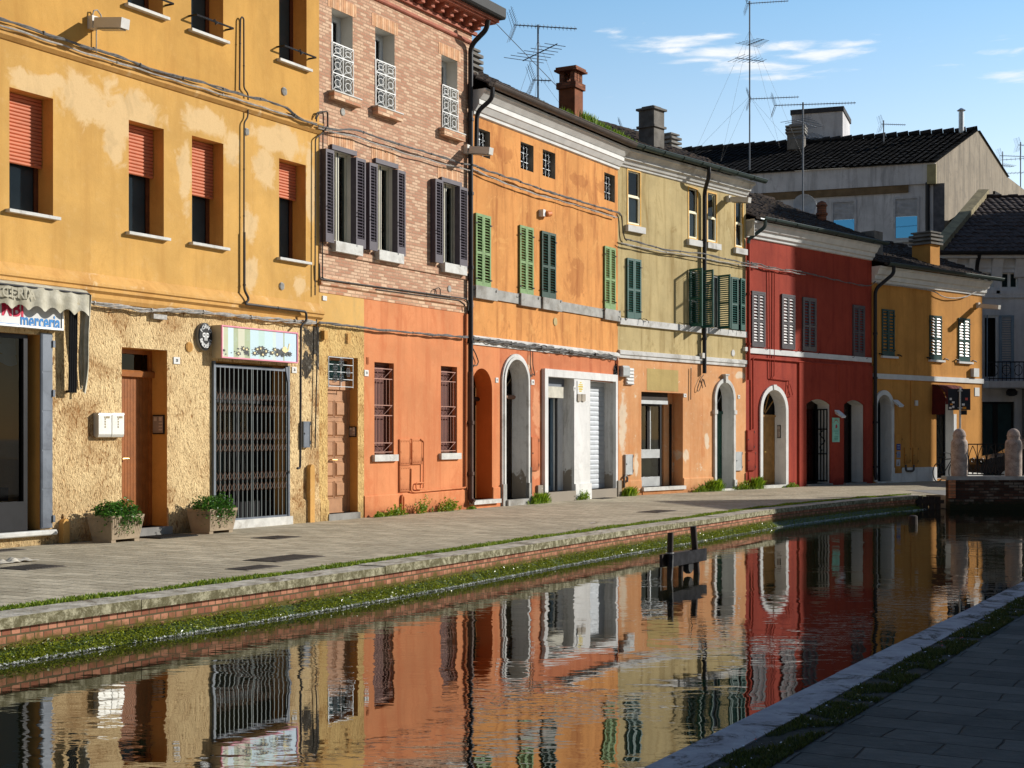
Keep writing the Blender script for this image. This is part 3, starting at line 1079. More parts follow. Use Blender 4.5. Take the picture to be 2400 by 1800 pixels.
# grass verge and litter behind the right coping
vr = [Vector((p.x, p.y, .004)) for p in side(RIGHT, .24 + .13)]
vs = MB()
va, vb = side(RIGHT, .235), side(RIGHT, .24 + .25)
for i in range(len(va) - 1):
 vs.quad((va[i].x, va[i].y, .008), (va[i + 1].x, va[i + 1].y, .008), (vb[i + 1].x, vb[i + 1].y, .005), (vb[i].x, vb[i].y, .005))
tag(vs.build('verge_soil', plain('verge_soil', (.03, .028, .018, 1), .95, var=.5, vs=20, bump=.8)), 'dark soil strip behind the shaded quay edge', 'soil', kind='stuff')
near = [p for p in vr if p.y < 26]
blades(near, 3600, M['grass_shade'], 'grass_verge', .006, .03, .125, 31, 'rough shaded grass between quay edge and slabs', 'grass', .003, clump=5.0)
lit = MB()
rnd = random.Random(8)
lm = [plain('white_litter', (.6, .62, .65, 1)), plain('red_litter', (.5, .06, .05, 1)), plain('blue_litter', (.08, .2, .5, 1)), plain('straw_litter', (.35, .26, .1, 1))]
for k in range(1100):
 a = rnd.choice(near)
 p = a + Vector((U1[0], U1[1], 0)) * rnd.uniform(-.3, .3) + Vector((N1[0], N1[1], 0)) * rnd.uniform(-.11, .14)
 s = rnd.uniform(.002, .008)
 an = rnd.uniform(0, 6.28)
 lit.cur = rnd.choice((0, 0, 0, 0, 1, 2, 3, 3))
 q, w = Vector((math.cos(an), math.sin(an), rnd.uniform(-.4, .4))) * s, Vector((-math.sin(an), math.cos(an), rnd.uniform(-.4, .4))) * s
 c = Vector((p.x, p.y, .022 + rnd.random() * .02))
 lit.add((c - q, c + w, c + q, c - w), ((0, 1, 2, 3),))
tag(lit.build('confetti', lm), 'scattered confetti and scraps lying in the shaded grass', 'litter', kind='stuff')
# ---------------------------------------------------------------- house building kit


class Op:
 """an opening in a front wall"""

 def __init__(self, s0, s1, z0, z1, d=.25, rise=0.0, back=True):
  self.s0, self.s1, self.z0, self.z1, self.d, self.rise = s0, s1, z0, z1, d, rise

 @property
 def w(self):
  return self.s1 - self.s0

 @property
 def h(self):
  return self.z1 - self.z0

 def arc(self, n=16, grow=0.0):
  """points over the arched top from right to left, z1 is the crown"""
  c, r = (self.s0 + self.s1) / 2, (self.s1 - self.s0) / 2 + grow
  zs = self.z1 - self.rise
  return [(c + r * math.cos(math.pi * k / n), zs + (self.rise + grow) * math.sin(math.pi * k / n)) for k in range(n + 1)]

 def seg(self, n=12):
  """shallow segmental top from right to left"""
  zs = self.z1 - self.rise
  return [(self.s1 - self.w * k / n, zs + self.rise * (1 - (2 * k / n - 1) ** 2)) for k in range(n + 1)]

 def top(self, n=16):
  return self.arc(n) if self.rise >= self.w * .35 else self.seg(n)

 def outline(self, n=16):
  if not self.rise:
   return [(self.s0, self.z0), (self.s1, self.z0), (self.s1, self.z1), (self.s0, self.z1)]
  return [(self.s0, self.z0), (self.s1, self.z0)] + self.top(n)


def opening(fr, q, xl, xr, yt, yb, d=.25, rise=0.0, yx=None):
 """opening measured on a crop: left and right edge, top and bottom at the left edge (or at yx)"""
 yx = xl if yx is None else yx
 ym = (yt + yb) / 2
 s0, s1 = fr.s(q(xl, ym)[0]), fr.s(q(xr, ym)[0])
 px = q(yx, 0)[0]
 return Op(s0, s1, fr.z(px, q(0, yb)[1]), fr.z(px, q(0, yt)[1]), d, rise)


def front_wall(house, name, mats, s0, s1, z0, z1, ops, y=0.0, label=None):
 """wall sheet with real holes; mats = [front, reveal]"""
 m = MB()
 zc = sorted({z0, z1, *[v for o in ops for v in (o.z0, o.z1, (o.z1 - o.rise))]})
 xc = sorted({s0, s1, *[v for o in ops for v in (o.s0, o.s1)]})
 xc = [x for x in xc if s0 - 1e-6 <= x <= s1 + 1e-6]
 zc = [z for z in zc if z0 - 1e-6 <= z <= z1 + 1e-6]
 for xa, xb in zip(xc, xc[1:]):
  for za, zb in zip(zc, zc[1:]):
   cx, cz = (xa + xb) / 2, (za + zb) / 2
   if any(o.s0 < cx < o.s1 and o.z0 < cz < o.z1 for o in ops):
    continue
   m.quad((xa, y, za), (xb, y, za), (xb, y, zb), (xa, y, zb))
 for o in ops:
  lo, hi = max(o.z0, z0), min(o.z1, z1)
  if hi <= lo:
   continue
  zs = o.z1 - o.rise
  m.cur = 0
  if o.rise and zs < z1:
   tp = o.top()
   for (xa, za), (xb, zb) in zip(tp, tp[1:]):
    m.quad((xb, y, zb), (xa, y, za), (xa, y, o.z1), (xb, y, o.z1))
  m.cur = len(mats) - 1
  zt = min(zs, z1)
  m.quad((o.s0, y, lo), (o.s0, y, zt), (o.s0, y + o.d, zt), (o.s0, y + o.d, lo))
  m.quad((o.s1, y, lo), (o.s1, y + o.d, lo), (o.s1, y + o.d, zt), (o.s1, y, zt))
  if o.z0 >= z0 - 1e-6:
   m.quad((o.s0, y, o.z0), (o.s0, y + o.d, o.z0), (o.s1, y + o.d, o.z0), (o.s1, y, o.z0))
  if o.z1 <= z1 + 1e-6:
   if o.rise:
    tp = o.top()
    for (xa, za), (xb, zb) in zip(tp, tp[1:]):
     m.quad((xb, y, zb), (xb, y + o.d, zb), (xa, y + o.d, za), (xa, y, za))
   else:
    m.quad((o.s0, y, o.z1), (o.s1, y, o.z1), (o.s1, y + o.d, o.z1), (o.s0, y + o.d, o.z1))
  m.cur = 0
 return tag(m.build(name, mats, house), label)


def shell(house, s0, s1, ztop, depth, mat, z0=0.0):
 """side and back walls of a house"""
 m = MB()
 m.quad((s0, .002, z0), (s0, .002, ztop), (s0, depth, ztop), (s0, depth, z0))
 m.quad((s1, .002, z0), (s1, depth, z0), (s1, depth, ztop), (s1, .002, ztop))
 m.quad((s0, depth, z0), (s0, depth, ztop), (s1, depth, ztop), (s1, depth, z0))
 m.quad((s0, .6, z0 + .002), (s1, .6, z0 + .002), (s1, .6, ztop), (s0, .6, ztop))
 return m.build('wall', mat, house)


def rect_frame(m, s0, s1, z0, z1, y0, y1, w, wb=None):
 wb = w if wb is None else wb
 m.box(s0, s0 + w, y0, y1, z0, z1)
 m.box(s1 - w, s1, y0, y1, z0, z1)
 m.box(s0 + w, s1 - w, y0, y1, z1 - w, z1)
 m.box(s0 + w, s1 - w, y0, y1, z0, z0 + wb)
 return m


def pane(parent, s0, s1, z0, z1, y, mat='glass'):
 return MB().quad((s0, y, z0), (s1, y, z0), (s1, y, z1), (s0, y, z1)).build('pane', M[mat], parent)


def backing(parent, o, y, mat='dark_room', name='interior'):
 g = .05
 return MB().quad((o.s0 - g, y, o.z0 - g), (o.s1 + g, y, o.z0 - g), (o.s1 + g, y, o.z1 + g), (o.s0 - g, y, o.z1 + g)).build(name, M[mat], parent)


def sill(parent, s0, s1, z, h, out, mat='marble', y1=.02, lip=0):
 m = MB().box(s0, s1, -out, y1, z - h, z)
 return m.build('sill', M[mat], parent)


def louvre_mesh(m, w, h, pitch=.052, tilt=38, t=.035, stile=.055, mid=True, tall=.09, L=.042):
 """one shutter leaf in the x-z plane from (0,0,0), front face at y=0, back at y=t"""
 m.box(0, stile, 0, t, 0, h)
 m.box(w - stile, w, 0, t, 0, h)
 m.box(stile, w - stile, .001, t - .001, 0, tall)
 m.box(stile, w - stile, .001, t - .001, h - .06, h)
 bays = [(tall, h - .06)]
 if mid:
  zm = h * .48
  m.box(stile, w - stile, .001, t - .001, zm - .03, zm + .03)
  bays = [(tall, zm - .03), (zm + .03, h - .06)]
 ca, sa = math.cos(R(tilt)), math.sin(R(tilt))
 th = .007
 for za, zb in bays:
  n = max(1, int((zb - za) / pitch))
  for k in range(n):
   zc = za + (zb - za) * (k + .5) / n
   yc = t / 2
   # slat falls outwards: front edge lower
   p = [(yc - L / 2 * ca, zc - L / 2 * sa), (yc + L / 2 * ca, zc + L / 2 * sa)]
   oy, oz = th / 2 * sa, th / 2 * ca
   prof = [(p[0][0] + oy, p[0][1] - oz), (p[1][0] + oy, p[1][1] - oz), (p[1][0] - oy, p[1][1] + oz), (p[0][0] - oy, p[0][1] + oz)]
   m.bar(prof, stile, w - stile)
 return m


def leaf(parent, s, z0, w, h, mat, y=-.05, angle=0.0, hinge='l', label=None, **kw):
 """shutter leaf whose left edge (hinge l) or right edge (hinge r) is at s; angle opens it outwards"""
 m = louvre_mesh(MB(), w, h, **kw)
 if hinge == 'r':
  m.move((-w, 0, 0))
  m.rot(angle)
 else:
  m.rot(-angle)
 return tag(m.build('shutter_leaf', M[mat] if isinstance(mat, str) else mat, parent, (s, y, z0)), label)


def closed_shutters(house, fr, q, xl, xr, yt, yb, mat, y=-.045, sill_mat=None, frame=None, hooks=True, label=None, pitch=.052, **kw):
 """pair of closed louvred leaves over a window"""
 o = opening(fr, q, xl, xr, yt, yb)
 m = MB()
 if frame:
  f = .05
  rect_frame(m, o.s0 - f, o.s1 + f, o.z0 - .005, o.z1 + f, -.05, .03, f, .02)
 else:
  for zf in (.12, .86):                       # strap hinges
   for s, e in ((o.s0 - .03, o.s0 + .05), (o.s1 - .05, o.s1 + .03)):
    m.box(s, e, y - .012, y, o.z0 + o.h * zf, o.z0 + o.h * zf + .03)
 wdw = m.build('window', M[frame] if frame else M['black_metal'], house)
 tag(wdw, label)
 hw = o.w / 2 - .003
 leaf(wdw, o.s0, o.z0, hw, o.h, mat, y, pitch=pitch, **kw)
 leaf(wdw, o.s1, o.z0, hw, o.h, mat, y, hinge='r', pitch=pitch, **kw)
 MB().quad((o.s0, y + .05, o.z0), (o.s1, y + .05, o.z0), (o.s1, y + .05, o.z1), (o.s0, y + .05, o.z1)).build('interior', M['dark_room'], wdw)
 if hooks:
  for s in (o.s0 - .12, o.s1 + .12):
   hk = MB()
   hk.tube([(s, .0, o.z0 - .06), (s, -.07, o.z0 - .06), (s + .03, -.10, o.z0 - .03), (s + .01, -.11, o.z0 + .01)], .008, 5)
   hk.build('shutter_hook', M['black_metal'], wdw)
 return wdw, o


def cornice(house, s0, s1, prof, mat, name='cornice'):
 return MB().bar(prof, s0, s1).build(name, M[mat] if isinstance(mat, str) else mat, house)


def half_gutter(house, s0, s1, out, z, r, mat, joints=0.0):
 m = MB()
 n = 8
 prof = [(-out - r * math.cos(math.pi * k / n), z - r * math.sin(math.pi * k / n)) for k in range(n + 1)]
 inn = [(-out - (r - .012) * math.cos(math.pi * k / n), z - .004 - (r - .012) * math.sin(math.pi * k / n)) for k in range(n, -1, -1)]
 m.bar(prof + inn, s0, s1)
 m.tube([(s0, -out - r, z + .006), (s1, -out - r, z + .006)], .012, 6)
 if joints:
  x = s0 + joints / 2
  while x < s1:
   ring = [(x, -out - (r + .008) * math.cos(math.pi * k / n), z - (r + .008) * math.sin(math.pi * k / n)) for k in range(n + 1)]
   m.tube(ring, .010, 4)
   x += joints
 return m.build('gutter', M[mat], house, smooth=True)


def tile_roof(house, s0, s1, out, ze, pitch, depth, mat, seed=1, wave=.21, row=.36, back=True, name='roof', jit=.03, hip=0.0):
 """clay tile roof: wavy courses stepped one over the other, eave over the street"""
 rnd = random.Random(seed)
 m = MB()
 tp = math.tan(R(pitch))
 n = max(2, int((s1 - s0) / wave * 6))
 rows = int((depth + out) / row)
 for r in range(rows):
  y0, y1 = -out + r * row, -out + (r + 1) * row + .05
  base = len(m.v)
  ph = [rnd.uniform(-jit, jit) for _ in range(int((s1 - s0) / wave) + 3)]
  pv = [rnd.uniform(-.012, .016) for _ in range(int((s1 - s0) / wave) + 3)]
  for k in range(n + 1):
   sh = min(hip * r * row, (s1 - s0) * .8)
   x = s0 + sh + (s1 - s0 - sh) * k / n
   c = int((x - s0) / wave)
   w = .055 * abs(math.sin(math.pi * (x - s0) / wave)) ** .7 + pv[c]
   yj = ph[c]
   sag = .03 * noise.noise(Vector((x * .5, r * .3, seed)))
   m.v.append((x, y0 + yj, ze + (y0 + out) * tp + w + .035 + sag))
   m.v.append((x, y1, ze + (y1 + out) * tp + w + sag))
   m.v.append((x, y0 + yj, ze + (y0 + out) * tp - .01 + sag))
  for k in range(n):
   a = base + k * 3
   m.f.append([a, a + 3, a + 4, a + 1])
   m.f.append([a + 2, a + 5, a + 3, a])
   m.mi += [0, 0]
 yr = -out + rows * row
 zr = ze + (yr + out) * tp
 # ridge tiles
 x = s0 + hip * rows * row
 while x < s1 - .1:
  e = min(x + .42, s1)
  dz = rnd.uniform(-.02, .03)
  m.tube([(x, yr, zr + .03 + dz), (e, yr, zr + .05 + dz)], .10, 8)
  x += .38
 # underside and rear slope
 hx_ = s0 + hip * rows * row
 m.quad((s0, -out, ze - .012), (hx_, yr, zr - .02), (s1, yr, zr - .02), (s1, -out, ze - .012))
 if back:
  m.quad((hx_, yr, zr), (s1, yr, zr), (s1, yr + depth * .9, zr - depth * .9 * tp), (s0, yr + depth * .9, zr - depth * .9 * tp))
  for x in ((s1,) if hip else (s0, s1)):
   m.add(((x, 0, ze - .1), (x, yr, zr), (x, yr + depth * .9, zr - depth * .9 * tp), (x, yr, ze - .3)), ((0, 1, 2, 3),))
 o = m.build(name, mat, house)
 return o


def pipe_run(house, pts, r, mat, name='drainpipe', clips=0.0, n=8):
 """pipe with rounded bends and bracket rings; points are (s, z) or (s, out, z)"""
 P = [Vector((p[0], -p[1], p[2])) for p in pts]
 out = [P[0]]
 for a, b, c in zip(P, P[1:], P[2:]):
  k = min(.5 * (b - a).length, .5 * (c - b).length, max(r * 3, .05))
  p0, p1 = b + (a - b).normalized() * k, b + (c - b).normalized() * k
  for i in range(5):
   t_ = i / 4
   out.append(p0.lerp(b, t_).lerp(b.lerp(p1, t_), t_))
 out.append(P[-1])
 m = MB().tube(out, r, n)
 if clips:
  for a, b in zip(P, P[1:]):
   L = (b - a).length
   k = 1
   while k * clips < L:
    c = a + (b - a) * (k * clips / L)
    d = (b - a).normalized() * r * .6
    m.tube([c - d, c + d], r * 1.3, n)
    k += 1
 return m.build(name, M[mat] if isinstance(mat, str) else mat, house, smooth=True)


def P3(fr, q, pts, out):
 """pixel points of a crop put on the plane standing 'out' before the front -> (s, out, z)"""
 r = []
 for x, y in pts:
  s, z = fr.sz(q(x, y), out)
  r.append((s, out, z))
 return r


def hang(name, label, cat, fr, p, out=0.0, group=None):
 """thing fixed on a front at a measured point; returns its Empty (x along the front, -y outwards)"""
 return thing(name, label, cat, fr.at(p, out), fr.ang, group)


def span(fr, q, x0, x1, y0, y1, out=0.0):
 """width and height in metres of a measured rectangle, and its lower left point"""
 ym = (y0 + y1) / 2
 s0, s1 = fr.s(q(x0, ym)[0], out), fr.s(q(x1, ym)[0], out)
 px = q((x0 + x1) / 2, 0)[0]
 return s1 - s0, fr.z(px, q(0, y0)[1], out) - fr.z(px, q(0, y1)[1], out), s0, fr.z(px, q(0, y1)[1], out)


def plate(fr, q, x0, x1, y0, y1, name, label, cat, out, thick, mat, group=None, frame=None):
 """flat box fixed on a front, measured on its outer face"""
 w, h, s0, z0 = span(fr, q, x0, x1, y0, y1, out)
 t_ = thing(name, label, cat, fr.world(s0, out, z0), fr.ang, group)
 MB().box(0, w, 0, thick, 0, h).build('body', M[mat] if isinstance(mat, str) else mat, t_)
 return t_, w, h


def arch_band(m, o, w, out, y1=.0, proj=None, n=18, foot=None):
 """moulded band round an arched opening: two legs and a half ring"""
 inn, outr = o.arc(n), o.arc(n, w)
 zs = o.z1 - o.rise
 zf = o.z0 if foot is None else foot
 for (a, b), (c, d) in zip(zip(inn, inn[1:]), zip(outr, outr[1:])):
  m.prism([(a[0], a[1]), (c[0], c[1]), (d[0], d[1]), (b[0], b[1])], -out, y1)
 m.box(o.s0 - w, o.s0, -out, y1, zf, zs)
 m.box(o.s1, o.s1 + w, -out, y1, zf, zs)
 return m


def iron_scroll(m, x0, x1, z0, z1, y, r=.006):
 """pairs of C curves in a rectangle"""
 cx = (x0 + x1) / 2
 hw, hh = (x1 - x0) / 2, (z1 - z0) / 2
 cz = (z0 + z1) / 2
 for sx in (-1, 1):
  pts = []
  for k in range(13):
   a = R(-120 + 20 * k)
   pts.append((cx + sx * (hw * .5 + hw * .42 * -math.cos(a)), y, cz + hh * .85 * math.sin(a)))
  m.tube(pts, r, 4)
  for e in (-1, 1):
   m.tube([(cx + sx * hw * (.62 + .16 * math.cos(t_ * .9)), y, cz + e * (hh * .55 + hh * .22 * math.sin(t_ * .9))) for t_ in range(8)], r, 4)
 return m


def foliage(m, centre, rad, n, size, rnd, squash=.7, droop=0.0):
 for _ in range(n):
  d = Vector((rnd.gauss(0, 1), rnd.gauss(0, 1), abs(rnd.gauss(0, 1)) * squash)).normalized()
  k = rnd.uniform(.45, 1.0) ** .6 * (1.0 + .5 * noise.noise(d * 2.3 + Vector((n, size * 99, rad[0] * 9))))
  p = Vector((centre[0] + d.x * rad[0] * k, centre[1] + d.y * rad[1] * k, centre[2] + d.z * rad[2] * k))
  if droop and rnd.random() < droop:
   p.z -= rnd.uniform(0, rad[2] * 1.1)
  s = size * rnd.uniform(.6, 1.3)
  q = Vector((rnd.uniform(-1, 1), rnd.uniform(-1, 1), rnd.uniform(-.7, .7))).normalized()
  w = q.cross(Vector((rnd.uniform(-1, 1), rnd.uniform(-1, 1), rnd.uniform(-1, 1)))).normalized()
  m.add((p - q * s, p + w * s * .55 - q * s * .1, p + q * s, p - w * s * .55 - q * s * .1), ((0, 1, 2, 3),))
 return m


def weed(fr, p, w, h, label, seed, n=160, kind='leafy', out=.17):
 rnd = random.Random(seed)
 s, _ = fr.sz(p, out)
 t_ = thing('weed', label, 'weed', fr.world(s, out, 0), fr.ang, 'weeds at the foot of the house fronts')
 m = MB()
 if kind == 'leafy':
  for _ in range(int(w * 80) + 14):
   bx = rnd.gauss(0, w / 4.2)
   L_ = h * rnd.uniform(.35, 1.15) * max(.35, 1 - 1.3 * abs(bx) / w)
   tip = Vector((bx + rnd.gauss(0, .35) * L_, rnd.uniform(-.75, .3) * L_, L_))
   for j in range(11):
    p = Vector((bx, 0, 0)).lerp(tip, rnd.random() ** .7) + Vector((rnd.gauss(0, .012), rnd.gauss(0, .012), 0))
    s = rnd.uniform(.012, .030)
    a_ = Vector((rnd.uniform(-1, 1), rnd.uniform(-1, .6), rnd.uniform(-.5, .9))).normalized() * s
    b_ = a_.cross(Vector((rnd.uniform(-1, 1), rnd.uniform(-1, 1), rnd.uniform(-1, 1)))).normalized() * s * .5
    m.add((p - a_, p + b_, p + a_, p - b_), ((0, 1, 2, 3),))
 else:
  for _ in range(n * 2):
   x, y = rnd.gauss(0, w / 4), rnd.gauss(0, .04)
   hh = h * rnd.uniform(.35, 1) * max(.3, 1 - abs(x) / w)
   lx, ly = rnd.uniform(-.6, .6) * hh, rnd.uniform(-.6, .3) * hh
   m.add(((x - .006, y, 0), (x + .006, y, 0), (x + lx * .4 + .004, y + ly * .4, hh * .7), (x + lx, y + ly, hh)), ((0, 1, 2), (0, 2, 3)))
 m.build('foliage', M['weed'], t_)
 return t_
# ================================================================ house with ochre upper floors
def house1():
 fr, L = F1, LEN1
 H = thing('house', 'ochre yellow house with patched render, coral roller shutters and rough stucco ground floor', 'house', (fr.o[0], fr.o[1], 0), fr.ang)
 TOP = 10.7
 zm_hi = fr.z(*qE(1000, 118))                     # lower string course
 zm_lo = fr.z(*qE(1000, 172))
 zu_hi, zu_lo = fr.z(*qA(880, 418)), fr.z(*qA(880, 470))
 op = lambda *a: opening(fr, qA, *a, d=.31)
 w1 = [op(52, 295, 483, 1165), op(715, 910, 665, 1290), op(1066, 1241, 752, 1348), op(1550, 1699, 878, 1432)]
 w2 = []
 for i, (xl, xr, yb) in enumerate(((708, 905, 25), (1062, 1240, 165), (1550, 1703, 330))):
  o = op(xl, xr, yb - 300, yb)
  o.z1 = o.z0 + 1.72
  w2.append(o)
 shop = opening(fr, qE, -330, 240, 345, 1512, d=.30, yx=240)
 door = opening(fr, qE, 728, 1000, 417, 1508, d=.33, yx=735)
 gate = opening(fr, qE, 1266, 1722, 500, 1462, d=.35, yx=1270)
 shop.s0 = max(.3, shop.s0)
 front_wall(H, 'wall', [M['h1_upper'], M['h1_reveal']], 0, L, zu_lo, TOP, w2)
 front_wall(H, 'wall', [M['h1_wall'], M['h1_reveal']], 0, L, zm_lo, zu_lo, w1)
 front_wall(H, 'wall', [M['h1_rough'], M['h1_reveal']], 0, L, 0, zm_lo, [shop, door, gate])
 shell(H, 0, L - .002, TOP, 9, M['h1_upper'])
 # plinth of thicker stucco between the doors
 for a, b in ((shop.s1 + .42, door.s0), (door.s1, gate.s0), (gate.s1, L)):
  MB().bar([(-.03, 0), (-.03, .40), (-.012, .43), (.01, .43), (.01, 0)], a, b).build('plinth', M['h1_rough'], H)
 mo = MB()
 mo.bar([(-.02, zu_lo - .02), (-.07, zu_lo + .03), (-.07, zu_hi - .05), (-.10, zu_hi - .01), (-.10, zu_hi + .02), (0, zu_hi + .05), (0, zu_lo - .02)], 0, L)
 mo.bar([(-.02, zm_lo - .06), (-.05, zm_lo), (-.05, zm_lo + .06), (-.10, zm_lo + .10), (-.10, zm_hi), (-.13, zm_hi + .02), (-.13, zm_hi + .06), (0, zm_hi + .22), (0, zm_lo - .06)], 0, L)
 mo.build('string_course', M['h1_trim'], H)
 tile_roof(H, -.05, L + .05, .45, TOP, 18, 4.4, M['tile'], 2)
 half_gutter(H, -.05, L, .52, TOP - .02, .08, 'gutter_brown')

 def roller_window(o, zsh, lbl=None):
  y = o.d
  f = MB()
  rect_frame(f, o.s0, o.s1, o.z0, o.z1, y - .005, y + .06, .055)
  w = f.build('window', M['wood_frame'], H)
  pane(w, o.s0 + .05, o.s1 - .05, o.z0 + .05, o.z1 - .05, y + .03)
  MB().quad((o.s0, y + .05, o.z0), (o.s1, y + .05, o.z0), (o.s1, y + .05, o.z1), (o.s0, y + .05, o.z1)).build('curtain', M['curtain'], w)
  r = MB()
  n = int((o.z1 - zsh) / .052)
  for k in range(n):
   z = zsh + (o.z1 - zsh) * k / n
   dz = (o.z1 - zsh) / n
   r.bar([(y - .085, z + .004), (y - .095, z + dz * .3), (y - .095, z + dz * .75), (y - .082, z + dz - .004), (y - .07, z + dz), (y - .07, z)], o.s0 + .015, o.s1 - .015)
  r.box(o.s0 + o.w * .78, o.s0 + o.w * .86, y - .11, y - .095, zsh + .02, zsh + .05)
  r.build('roller_shutter', M['roller'], w)
  sill(w, o.s0 - .07, o.s1 + .07, o.z0 + .005, .045, .09, 'marble', o.d)
  return w
 for o, (x, y) in zip(w1, ((55, 862), (716, 926), (1067, 1048), (1550, 1062))):
  roller_window(o, fr.z(*qA(x, y)) - .05)
 for i, o in enumerate(w2):
  w = roller_window(o, o.z0 + (1.05 if i < 2 else 1.47))
  g = MB()
  z = o.z0 + .20
  for dz in (0, .012):
   g.tube([(o.s0 - .06, 0, z + dz), (o.s0 - .06, -.17, z + dz), (o.s1 + .06, -.17, z + dz), (o.s1 + .06, 0, z + dz)], .011, 6)
  c = (o.s0 + o.s1) / 2
  g.tube([(c - .07, -.17, z), (c - .02, -.18, z + .035), (c + .02, -.16, z - .03), (c + .07, -.17, z + .01)], .014, 6)
  g.build('guard_bar', M['black_metal'], w)
 # conduits
 a = P3(fr, qA, [(1330, 500), (1336, 105), (1345, 92), (1354, 105), (1355, 490), (1378, 520), (1377, 650), (1356, 680), (1355, 1300)], .05)
 pipe_run(H, a, .014, 'conduit', 'conduit', .8)
 b = P3(fr, qA, [(1357, 1290), (1357, 1640)], .06) + P3(fr, qE, [(1462, 158), (1832, 205), (1834, 262), (1800, 292), (1796, 1140), (1778, 1143)], .17)
 b[1] = (b[0][0], .06, b[1][2])
 pipe_run(H, [b[0], (b[0][0], .06, b[2][2] + .25), (b[0][0], .17, b[2][2] + .08)] + b[2:], .022, 'conduit', 'conduit', .9)
 c = P3(fr, qA, [(1752, 660), (1760, 625), (1818, 618), (1820, 700), (1790, 740), (1752, 770), (1750, 1640)], .05)
 pipe_run(H, c, .013, 'conduit', 'conduit', .9)
 d = P3(fr, qE, [(1890, 215), (1900, 330), (1885, 1020)], .05)
 pipe_run(H, d, .012, 'conduit', 'conduit', .9)
 # round vents
 for q, x, y, r in ((qA, 1577, 508, .075), (qA, 1368, 732, .065), (qA, 1563, 1590, .07), (qE, 1130, 417, .085)):
  s, z = fr.sz(q(x, y))
  v = MB().lathe([(r, 0), (r, .012), (r * .85, .018)], n=16).rot(R(90), axis='X')
  for k in range(-3, 4):
   v.box(-r * .7, r * .7, -.026, -.018, k * r * .22 - .004, k * r * .22 + .004)
  v.build('vent', M['grey_stone'] if q is qA else M['h1_trim'], H, (s, -.002, z))
 # ---- shop window on the left
 y = shop.d
 f = MB()
 sx = fr.s(qE(165, 900)[0])
 f.box(sx + .0, sx + .07, y - .22, y - .12, shop.z0, shop.z1)
 f.box(shop.s0, sx, y - .22, y - .12, shop.z1 - .06, shop.z1)
 f.box(shop.s0, sx, y - .22, y - .12, shop.z0, shop.z0 + .42)
 sw = f.build('window', M['black_metal'], H)
 tag(sw, 'dark glazed shop window under the awning')
 pane(sw, shop.s0, sx, shop.z0 + .42, shop.z1 - .06, y - .17, 'glass_dark')
 MB().box(shop.s0, sx - .02, y + .55, y + .6, 0, shop.z1 + .2).build('interior', M['dark_room'], sw)
 cu = MB()
 for k in range(24):
  x0, x1 = shop.s0 + (sx - shop.s0) * k / 24, shop.s0 + (sx - shop.s0) * (k + 1) / 24
  for (zt, zb_, dd) in ((0, .14, 0), (.14, .29, .02), (.29, .43, .035)):
   sagk = lambda x: .03 * math.cos((x - shop.s0) * 14)
   cu.quad((x0, y - .05 - dd, shop.z1 - zb_ + sagk(x0)), (x1, y - .05 - dd, shop.z1 - zb_ + sagk(x1)), (x1, y - .05, shop.z1 - zt), (x0, y - .05, shop.z1 - zt))
 cu.build('blind', M['curtain_white'], sw, smooth=True)
 MB().box(shop.s0, sx - .1, y - .02, y + .2, shop.z0 + .43, shop.z0 + .62).build('display_shelf', M['wood_dark'], sw)
 # grey folded metal door leaf on the wall
 x0, x1 = fr.s(qE(242, 900)[0]), fr.s(qE(304, 900)[0])
 z0, z1 = fr.z(*qE(270, 1500)), fr.z(*qE(270, 335))
 g = MB().box(x0, x1, -.035, .01, z0, z1)
 for k in range(5):
  zz = z0 + (z1 - z0) * (k + .5) / 5
  g.box(x0 + .008, x1 - .008, -.040, -.034, zz - .5 * (z1 - z0) / 5 + .012, zz + .5 * (z1 - z0) / 5 - .012)
 g.tube([(x0 - .015, -.03, z0), (x0 - .015, -.03, z1)], .018, 6)
 for zz in (z0 + .08, z1 - .2, z0 + 1.9):
  g.box(x1 - .01, x1 + .03, -.06, 0, zz, zz + .10)
 g.build('folded_door', M['grey_metal'], H)
 s_ = MB()
 zs = shop.z0
 s_.bar([(-.10, zs - .075), (-.115, zs - .06), (-.115, zs - .02), (-.10, zs), (.3, zs), (.3, zs - .075)], shop.s0 - .2, x1 + .02)
 s_.build('sill', M['marble'], H)
 # ---- brown door 28
 f = MB()
 rect_frame(f, door.s0, door.s1, door.z0, door.z1, door.d - .01, door.d + .07, .07, .01)
 zt = fr.z(*qE(735, 588))
 zb = fr.z(*qE(735, 545))
 f.box(door.s0, door.s1, door.d - .045, door.d + .05, zt, zb)
 f.bar([(door.d - .045, zb - .002), (door.d - .075, zb - .02), (door.d - .06, zt + .01), (door.d - .045, zt)], door.s0, door.s1)
 dr = f.build('door', M['wood_door'], H)
 tag(dr, 'ribbed brown timber door with transom light, number 28')
 p = MB()
 n = 26
 for k in range(n):
  a, b = door.s0 + .07 + (door.w - .14) * k / n, door.s0 + .07 + (door.w - .14) * (k + 1) / n
  p.box(a + .005, b - .005, door.d + .005, door.d + .05, door.z0 + .02, zt)
 p.box(door.s0 + .07, door.s1 - .07, door.d + .022, door.d + .06, door.z0 + .02, zt)
 p.build('door_leaf', M['wood_door'], dr)
 pane(dr, door.s0 + .07, door.s1 - .07, zb, door.z1 - .07, door.d + .03, 'glass_dark')
 MB().box(door.s0, door.s1, door.d + .2, door.d + .22, door.z0, door.z1).build('interior', M['dark_room'], dr)
 hs, hz = door.s0 + door.w * .30, fr.z(*qE(755, 1085), -.3)
 h = MB().tube([(hs, door.d + .01, hz), (hs, door.d - .06, hz), (hs + .13, door.d - .06, hz)], .012, 8)
 h.lathe([(.028, 0), (.028, .012)], (0, 0, 0), 10)
 h.build('handle', M['brass'], dr)
